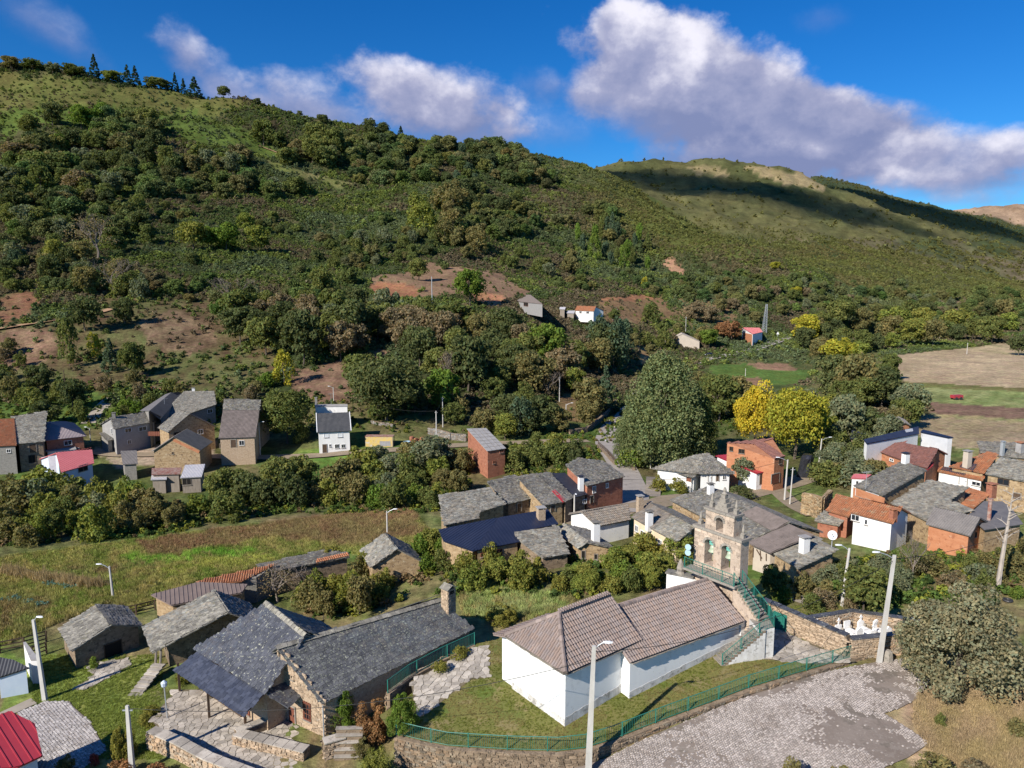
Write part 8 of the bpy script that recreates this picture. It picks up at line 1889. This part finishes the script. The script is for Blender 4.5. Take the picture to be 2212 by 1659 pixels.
P9 = lamp('lamp post behind the cemetery beside the green tree',G(Z6(630,650)),Z6(0,105)[1],arm=(-1,0),armL=.7,r=.16,lean=.4)
P10 = lamp('wooden pole beside the garden wall by the lane',G(Z2(1560,722)),Z2(0,440)[1],kind='pole',r=.16)
P11 = lamp('slim pole behind the garden wall under the trees',G(Z2(1615,580)),Z2(0,320)[1],kind='pole',r=.13)
P12 = lamp('lamp post left of the big round tree',G(Z2(37,822)),Z2(0,545)[1],arm=(1,0),armL=.6,r=.14)
P13 = lamp('lamp post behind the white two-storey house',G((721,872)),Z2(0,236)[1],arm=(-1,0),armL=.8,r=.13)
P14 = lamp('slender pole on the brown road meadow',G(Z11(1385,1040)),Z11(0,880)[1],kind='pole',r=.14)
P15 = lamp('lamp post above the dark road wall',G(Z11(1427,1190)),Z11(0,1055)[1],arm=(1,0),armL=1.2,r=.15)
P16 = lamp('tall pole with bluish top below the bare field',G(Z11(567,440)),Z11(0,235)[1],kind='pole',r=.2,m='galvanised')
lamp('thin pole left of the white cottage',G(Z4(517,1110)),Z4(0,950)[1],kind='pole',r=.10)
lamp('thin pole behind the glazed porch',V3((*atz(*Z4(917,1530),-2)[:2],-2)),Z4(0,1290)[1],kind='pole',r=.09)
P17 = lamp('lamp post beside the lane in front of the red brick wall',G(Z4(1888,1435)),Z4(0,1020)[1],arm=(-1,.2),armL=1.2,r=.16,lean=.2)
lamp('shorter pole right of the lane lamp post',G(Z4(1942,1480)),Z4(0,1100)[1],kind='pole',r=.12,lean=.2)
lamp('lamp post among bushes right of the yellow trees',G(Z5(108,850)),Z5(0,560)[1],arm=(1,0),armL=1.3,r=.16,lean=.3)
lamp('lamp post in front of the dark slate shed at the field edge',G(Z5(570,560)),Z5(0,372)[1],arm=(1,0),armL=1.3,r=.12)
lamp('pole left of the beige barn',G(Z12(178,455)),Z12(0,365)[1],kind='pole',r=.16)
lamp('lamp post in the hamlet left of the tall grey house',V3((*atz(*Z1(785,725),-6.2)[:2],-6.2)),Z1(0,590)[1],arm=(-1,0),armL=.6,r=.12)
lamp('dark wooden pole above the shaded hamlet lane',G(Z1(568,305)),Z1(0,85)[1],kind='pole',r=.14,m='wood_dark')
lamp('lamp post by the far farmhouse',G(Z11(1728,515)),Z11(0,452)[1],arm=(1,0),armL=1.6,r=.16)
lamp('small post in the garden plots',G(Z12(537,722)),Z12(0,675)[1],kind='pole',r=.13)
lamp('pole standing in the tan field',G(Z12(1868,590)),Z12(0,522)[1],kind='pole',r=.16)
lamp('white post behind the riverside trees',G(Z12(1705,500)),Z12(0,400)[1],kind='pole',r=.22,m='bark_pale')
def cable(name,label,a,b,sag=.8,r=.022):
	pts = [a.lerp(b,k/14)-V3((0,0,sag*4*(k/14)*(1-k/14))) for k in range(15)];mb = MB(a);mb.tube(pts,r,4);return tag(mb.build(name,MT['cable_black']),label,'cable')
cable('cable','black cable from the church lamp post to the lamp post by the holm oak',P1-V3((0,0,.4)),P2-V3((0,0,.4)),1.6)
cable('cable','black cable from the bottom left pole to the church lamp post',P5-V3((0,0,.2)),P1-V3((0,0,.9)),1.4)
cable('cable','black cable running right from the lamp post by the holm oak',P2-V3((0,0,.3)),V3((58,70,9.5)),1.5)
cable('cable','cable between the two poles beside the garden wall',P10,P11,.5,.03);cable('cable','cable from the garden wall pole towards the white house',P10,P13,2.0,.03);cable('cable','cable from the garden wall pole to the meadow pole',P10,P14,2.0,.03)
cable('cable','cable from the lane lamp post to the brick house corner',P17,P8,1.4,.025);cable('cable','cable linking the two lamp posts of the terrace',P7,P8,.8,.025)
# lattice mast
b = G(Z12(648,466));a,e = ae(proj(b)[0],Z12(0,290)[1]);H = CAMZ+e*b.y-b.z;o = empty('lattice_mast',b,0,'pale steel lattice mast beside the red roofed house on the far road','mast');w0,w1 = 1.1,.32;cr_ = [(-1,-1),(1,-1),(1,1),(-1,1)]
for (i,j) in cr_: MB(b).bar(b+V3((i*w0,j*w0,-.4)),b+V3((i*w1+.8,j*w1,H)),.16).build('leg',MT['galvanised'],o)
mb = MB(b);n = 12
for k in range(n):
	f0,f1 = k/n,(k+1)/n
	for s in range(4):
		(i0,j0),(i1,j1) = cr_[s],cr_[(s+1) % 4];wa,wb = w0+(w1-w0)*f0,w0+(w1-w0)*f1;mb.bar(b+V3((i0*wa+.8*f0,j0*wa,H*f0)),b+V3((i1*wb+.8*f1,j1*wb,H*f1)),.09);mb.bar(b+V3((i0*wb+.8*f1,j0*wb,H*f1)),b+V3((i1*wb+.8*f1,j1*wb,H*f1)),.07)
mb.build('bracing',MT['galvanised'],o)
# wooden fence around the field
def fence(label,P,h=1.15,n=3):
	o = empty('wooden_fence',P[0],0,label,'fence');pm = MB().box((0,0,h/2-.15),(.12,.12,h+.3)).mesh('post',MT['wood_dark'])
	for a,b in zip(P[:-1],P[1:]):
		k = max(1,round((b-a).length/1.9))
		for i in range(k):
			p,q = a.lerp(b,i/k),a.lerp(b,(i+1)/k);p.z,q.z = gz(p.x,p.y),gz(q.x,q.y);link('post',pm,o,p-P[0])
			for j in range(n): z = V3((0,0,h*(.3+.33*j)));MB(P[0]).bar(p+z,q+z,.05,.11).build('rail',MT['wood_dark'],o)
	link('post',pm,o,V3((P[-1].x,P[-1].y,gz(P[-1].x,P[-1].y)))-P[0]);return o
fence('dark wooden rail fence along the grassy field left of the stone barn',[G(Z9(-150,830)),G(Z9(0,810)),G(Z9(180,775)),G(Z9(345,725))])
fence('dark wooden rail fence between the stone barn and the brown sheet roof',[G(Z9(900,545)),G(Z9(1010,525)),G(Z9(1150,490))])
fence('short dark wooden fence behind the white gable wall',[G(Z9(240,850)),G(Z9(345,810))])
# dry maize row
g_ = np.random.default_rng(17);PP = [];CC = [];SS = []
ln = [G(Z9(*p)) for p in ((25,215),(130,235),(290,265),(440,285),(600,310),(770,320))]
for a,b in zip(ln[:-1],ln[1:]):
	for k in range(70): p = a.lerp(b,g_.random());x,y = p.x+g_.normal(0,.25),p.y+g_.normal(0,.35);PP.append((x,y,gz(x,y)));q = g_.uniform(.8,1.3);CC.append((.36*q,.27*q,.15*q));s = g_.uniform(.9,1.7);SS.append((.55,.55,s))
scatter('dry_maize','row of dry straw-coloured maize stalks in the left field',PP,CC,SS,TUF,8)
PP = [];CC = [];SS = []
for (za,zb,n) in ((Z9(330,290),Z9(560,325),40),(Z9(60,405),Z9(350,460),45)):
	a,b = G(za),G(zb)
	for k in range(n): p = a.lerp(b,g_.random());x,y = p.x+g_.normal(0,.3),p.y+g_.normal(0,.3);PP.append((x,y,gz(x,y)));q = g_.uniform(.8,1.2);CC.append((.13*q,.24*q,.20*q));s = g_.uniform(.3,.55);SS.append((s*1.1,s*1.1,s))
scatter('cabbage_row','rows of bluish cabbages in the left field',PP,CC,SS,SHR,9)
# black plastic covered stack, wooden stairs, satellite dish, street lantern, barrel, cars
p = G(Z4(2085,1200));s_ = MB(p);hgt = 4.2;rr = random.Random(2);V = [];n = 14
for k,(f,r_) in enumerate(((0,1.35),(.25,1.1),(.55,1.0),(.85,1.1),(1,.8))): V += [p+V3((math.cos(6.283*i/n)*r_*rr.uniform(.85,1.15)+.5*f,math.sin(6.283*i/n)*r_*rr.uniform(.85,1.15),hgt*f)) for i in range(n)]
F = [(k*n+i,k*n+(i+1) % n,(k+1)*n+(i+1) % n,(k+1)*n+i) for k in range(4) for i in range(n)]+[tuple(range(4*n,5*n))];s_.add(V,F);tag(s_.build('covered_stack',MT['black_plastic']),'tall stack wrapped in black plastic sheet beside the lane','covered stack')
a,b = G(Z4(540,1395)),G(Z4(545,1270));flight(a,b+V3((0,0,1.3)),2.4,7,'wooden steps in front of the grape arbour of the white cottage','wood_grey')
def dish(label,p,H=1.3):
	o = empty('satellite_dish',p,0,label,'satellite dish');MB(p).tube([p-V3((0,0,.3)),p+V3((0,0,H))],.05,6).build('post',MT['galvanised'],o);ax = V3((-.35,-.75,.45)).normalized();c = p+V3((0,0,H))+ax*.15;x = ax.cross(V3((0,0,1))).normalized();y = x.cross(ax);V = [];n = 16
	for r_,d in ((.05,-.10),(.2,-.06),(.36,.0),(.47,.07)): V += [c+x*math.cos(6.283*i/n)*r_+y*math.sin(6.283*i/n)*r_*1.08+ax*d for i in range(n)]
	F = [tuple(range(n))]+[(k*n+i,k*n+(i+1) % n,(k+1)*n+(i+1) % n,(k+1)*n+i) for k in range(3) for i in range(n)];MB(p).add(V,F).build('reflector',MT['dish_white'],o);MB(p).bar(c-y*.4,c+ax*.4,.03).box(c+ax*.4,(.1,.1,.12)).build('feed_arm',MT['galvanised'],o)
hh = HOUSES['stone house with pale slate roof and white block chimney, right of the bell tower'];dish('white satellite dish on the pale slate roof right of the bell tower',hh.roofhit(*Z7(1390,560)))
def antenna(label,p,H=2.2):
	o = empty('tv_antenna',p,0,label,'antenna');MB(p).tube([p-V3((0,0,.3)),p+V3((0,0,H))],.03,5).build('mast',MT['galvanised'],o);mb = MB(p);mb.bar(p+V3((-.7,-.3,H)),p+V3((.7,.3,H)),.03)
	for k in range(6): q = p+V3((-.6+.24*k,(-.6+.24*k)*.43,H));mb.bar(q+V3((-.13,.3,0)),q+V3((.13,-.3,0)),.022)
	mb.build('elements',MT['galvanised'],o)
antenna('thin television antenna on the long pale slate roof',HOUSES['large house with long pale slate roof sweeping down to the left, in the hamlet'].roofhit(*Z1(1425,440)),3.0)
antenna('television antenna on the front of the smooth grey slate roof',HOUSES['brick fronted house with big smooth grey slate roof and two white shuttered windows'].roofhit(*Z5(590,1080)),2.4);antenna('television antenna on the flat rear roof of the white house',HOUSES['white two-storey house with dark corrugated roof standing alone by the lane'].roofhit(*Z2(650,385)),2.6)
p = atz(*Z9(1240,1290),ZP);o = empty('street_lantern',p,0,'slim blue-grey garden lantern on the patio','lantern');MB(p).tube([p,p+V3((-.1,.05,2.55))],[.05,.04],6).build('post',MT['galvanised'],o);t = p+V3((-.1,.05,2.55));MB(p).lathe(t,[(.1,0),(.2,.1),(.24,.38),(.06,.55)],8).build('lantern_head',MT['render_blue'],o)
p = G(Z1(1682,1085));tag(MB(p).lathe(p,[(.3,0),(.34,.3),(.34,.6),(.3,.95)],12).build('barrel',mat('barrel_blue',(.03,.22,.52),None,rough=.4)),'bright blue plastic barrel beside the hamlet lean-to','barrel')
p = G(Z2(1345,700));tag(MB(p).lathe(p,[(.45,0),(.5,.4),(.5,.8),(.42,1.1)],12).build('barrel',MT['brick_red']),'rust red barrel beside the yellow shelter','barrel');p = G(Z2(1305,715));tag(MB(p).lathe(p,[(.75,0),(.8,.35),(.72,.36),(.7,.1)],14).build('tub',mat('tub_blue',(.30,.42,.50),None,rough=.5)),'pale blue round tub beside the rust red barrel','tub')
p = G(Z2(1430,700));mb = MB(p);rr = random.Random(8)
o = empty('brick_pile',p,0,'pile of orange bricks on the grass beside the lane','bricks')
for k in range(26): MB(p).box(p+V3((rr.uniform(-2.2,2.2),rr.uniform(-.8,.8),.15+.28*(k % 3))),(.7,.4,.28),rz=rr.uniform(0,3)).build('brick',vmat(MT['brick_orange']),o)
def car(label,p,rz,colr):
	m = mat('car_paint_'+colr[0],colr[1],None,rough=.25,spec=.6);o = empty('parked_car',p,rz,label,'car');pr = [(-2.1,.35),(-2.1,.85),(-1.2,.95),(-.6,1.42),(.9,1.45),(1.6,.95),(2.1,.85),(2.1,.35)];V = [V3((x,y,z)) for y in (-.85,.85) for x,z in pr];n = len(pr)
	V = [V3((v.x,v.y*(.82 if v.z > 1.2 else 1),v.z)) for v in V];b = MB();b.add(V,[tuple(range(n)),tuple(range(n,2*n))[::-1]]+[(i,i+n,(i+1) % n+n,(i+1) % n) for i in range(n)]);b.build('body',m,o)
	for sy in (-1,1):
		MB().add([V3((-.95,.872*sy,.98)),V3((1.35,.872*sy,.98)),V3((.8,.735*sy,1.36)),V3((-.5,.735*sy,1.36))],[(0,1,2,3)]).build('side_window',MT['glass_dark'],o)
		for sx in (-1.3,1.3):
			w = MB();w.tube([(sx,.72*sy,.33),(sx,.90*sy,.33)],.33,14);wo = w.build('wheel',MT['dark_metal'],o);MB().tube([(sx,.89*sy,.33),(sx,.92*sy,.33)],.2,10).build('rim',MT['galvanised'],wo)
	for (x,x2,nm) in ((-1.17,-.62,'windscreen'),(1.57,.93,'rear_window')): s = -.02 if x < 0 else .02;MB().add([V3((x+s,-.74,.99)),V3((x+s,.74,.99)),V3((x2+s,.64,1.4)),V3((x2+s,-.64,1.4))],[(0,1,2,3)]).build(nm,MT['glass_dark'],o)
	for sy in (-.6,.6): MB().box((-2.11,sy,.68),(.05,.34,.16)).build('headlight',MT['lamp_head'],o);MB().box((2.11,sy,.72),(.05,.3,.14)).build('tail_light',MT['red_sheet'],o)
p = G(Z12(320,600));car('dark car parked beside the beige barn on the far road',p,.7,('black',(.03,.03,.035)));p = G(Z4(292,520));car('dark blue car on the shaded road behind the poplar',p+V3((0,0,.1)),1.1,('blue',(.03,.05,.12)));p = G(Z3(930,310));car('white car half hidden by bushes beside the hamlet lane',p,.1,('white',(.75,.75,.75)))
p = G(Z5(1520,160));o = empty('farm_trailer',p,.2,'small red farm trailer at the edge of the ploughed strip','trailer');MB().box((0,0,1.0),(3.2,1.6,.9)).build('body',MT['red_sheet'],o)
for sx in (-.8,.8):
	for sy in (-.85,.85): MB().tube([(sx,sy-.1,.45),(sx,sy+.1,.45)],.45,10).build('wheel',MT['dark_metal'],o)
MB().bar((1.6,0,.7),(2.8,0,.5),.12).build('drawbar',MT['dark_metal'],o)
p = G(Z12(730,500));o = empty('road_sign',p,0,'small triangular road sign beside the far road','sign');MB(p).tube([p,p+V3((0,0,3.2))],.09,6).build('post',MT['galvanised'],o);MB(p).add([p+V3((-.8,-.12,2.6)),p+V3((.8,-.12,2.6)),p+V3((0,-.12,4.0)),p+V3((-.8,-.06,2.6)),p+V3((.8,-.06,2.6)),p+V3((0,-.06,4.0))],[(0,1,2),(5,4,3),(0,3,4,1),(1,4,5,2),(2,5,3,0)]).build('plate',MT['white_paint'],o)
# tyre lying at the right edge, stone bollard by the lamp
p = G(Z6(2070,565));V = [];F = []
for i in range(16):
	for j in range(8): a,b = 6.283*i/16,6.283*j/8;V.append(p+V3((math.cos(a)*(.33+.13*math.cos(b)),math.sin(a)*(.33+.13*math.cos(b)),.13+.12*math.sin(b))));F.append((i*8+j,((i+1) % 16)*8+j,((i+1) % 16)*8+(j+1) % 8,i*8+(j+1) % 8))
tag(MB(p).add(V,F).build('tyre',MT['dark_metal']),'old black tyre lying in the grass at the right edge','tyre')
p = G(Z6(1030,1085));tag(MB(p).lathe(p-V3((0,0,.2)),[(.42,0),(.4,.7),(.34,1.05),(.2,1.15)],7).build('stone_block',MT['granite_trim']),'rough stone block at the foot of the lamp post by the holm oak','stone')
# cumulus drifting over the ridge (outside the picture) whose shadow lies on the far hills
def cloud_body(label,c,size,seed):
	bm_ = MB();rr = random.Random(seed);V = [];F = []
	import bmesh
	bm = bmesh.new();bmesh.ops.create_icosphere(bm,subdivisions=4,radius=1.0)
	for v in bm.verts:
		n = mnoise.fractal(v.co*1.6+V3((seed,0,0)),.9,2.1,5);k = 1+.42*n;v.co = V3((v.co.x*size[0]*k,v.co.y*size[1]*k,max(v.co.z,-.35)*size[2]*k))
	me = bpy.data.meshes.new('cloud');bm.to_mesh(me);bm.free()
	if 'cloud_vapour' not in MATS:
		m = bpy.data.materials.new('cloud_vapour');m.use_nodes = True;N = m.node_tree.nodes;N.clear();o_ = N.new('ShaderNodeOutputMaterial');v_ = N.new('ShaderNodeVolumePrincipled');v_.inputs['Density'].default_value = .017;v_.inputs['Color'].default_value = (.97,.97,.97,1);v_.inputs['Anisotropy'].default_value = .3;m.node_tree.links.new(v_.outputs[0],o_.inputs['Volume']);MATS['cloud_vapour'] = m
	me.materials.append(MATS['cloud_vapour']);o = link('cloud',me,None,V3(c));tag(o,label,kind='stuff');return o
def over(px,py,h):
	p = G((px,py),860);return p-LV*(h/abs(LV.z))
for (px,py,sx,sy,lab,s) in ((1420,395,210,120,'cumulus cloud passing over the saddle',1.3),(1720,440,200,110,'cumulus cloud drifting over the far hill',2.7),(1960,455,260,130,'broad cumulus cloud over the dark far slope',4.1)):
	cloud_body(lab,over(px,py,900),(sx,sy,60),s)
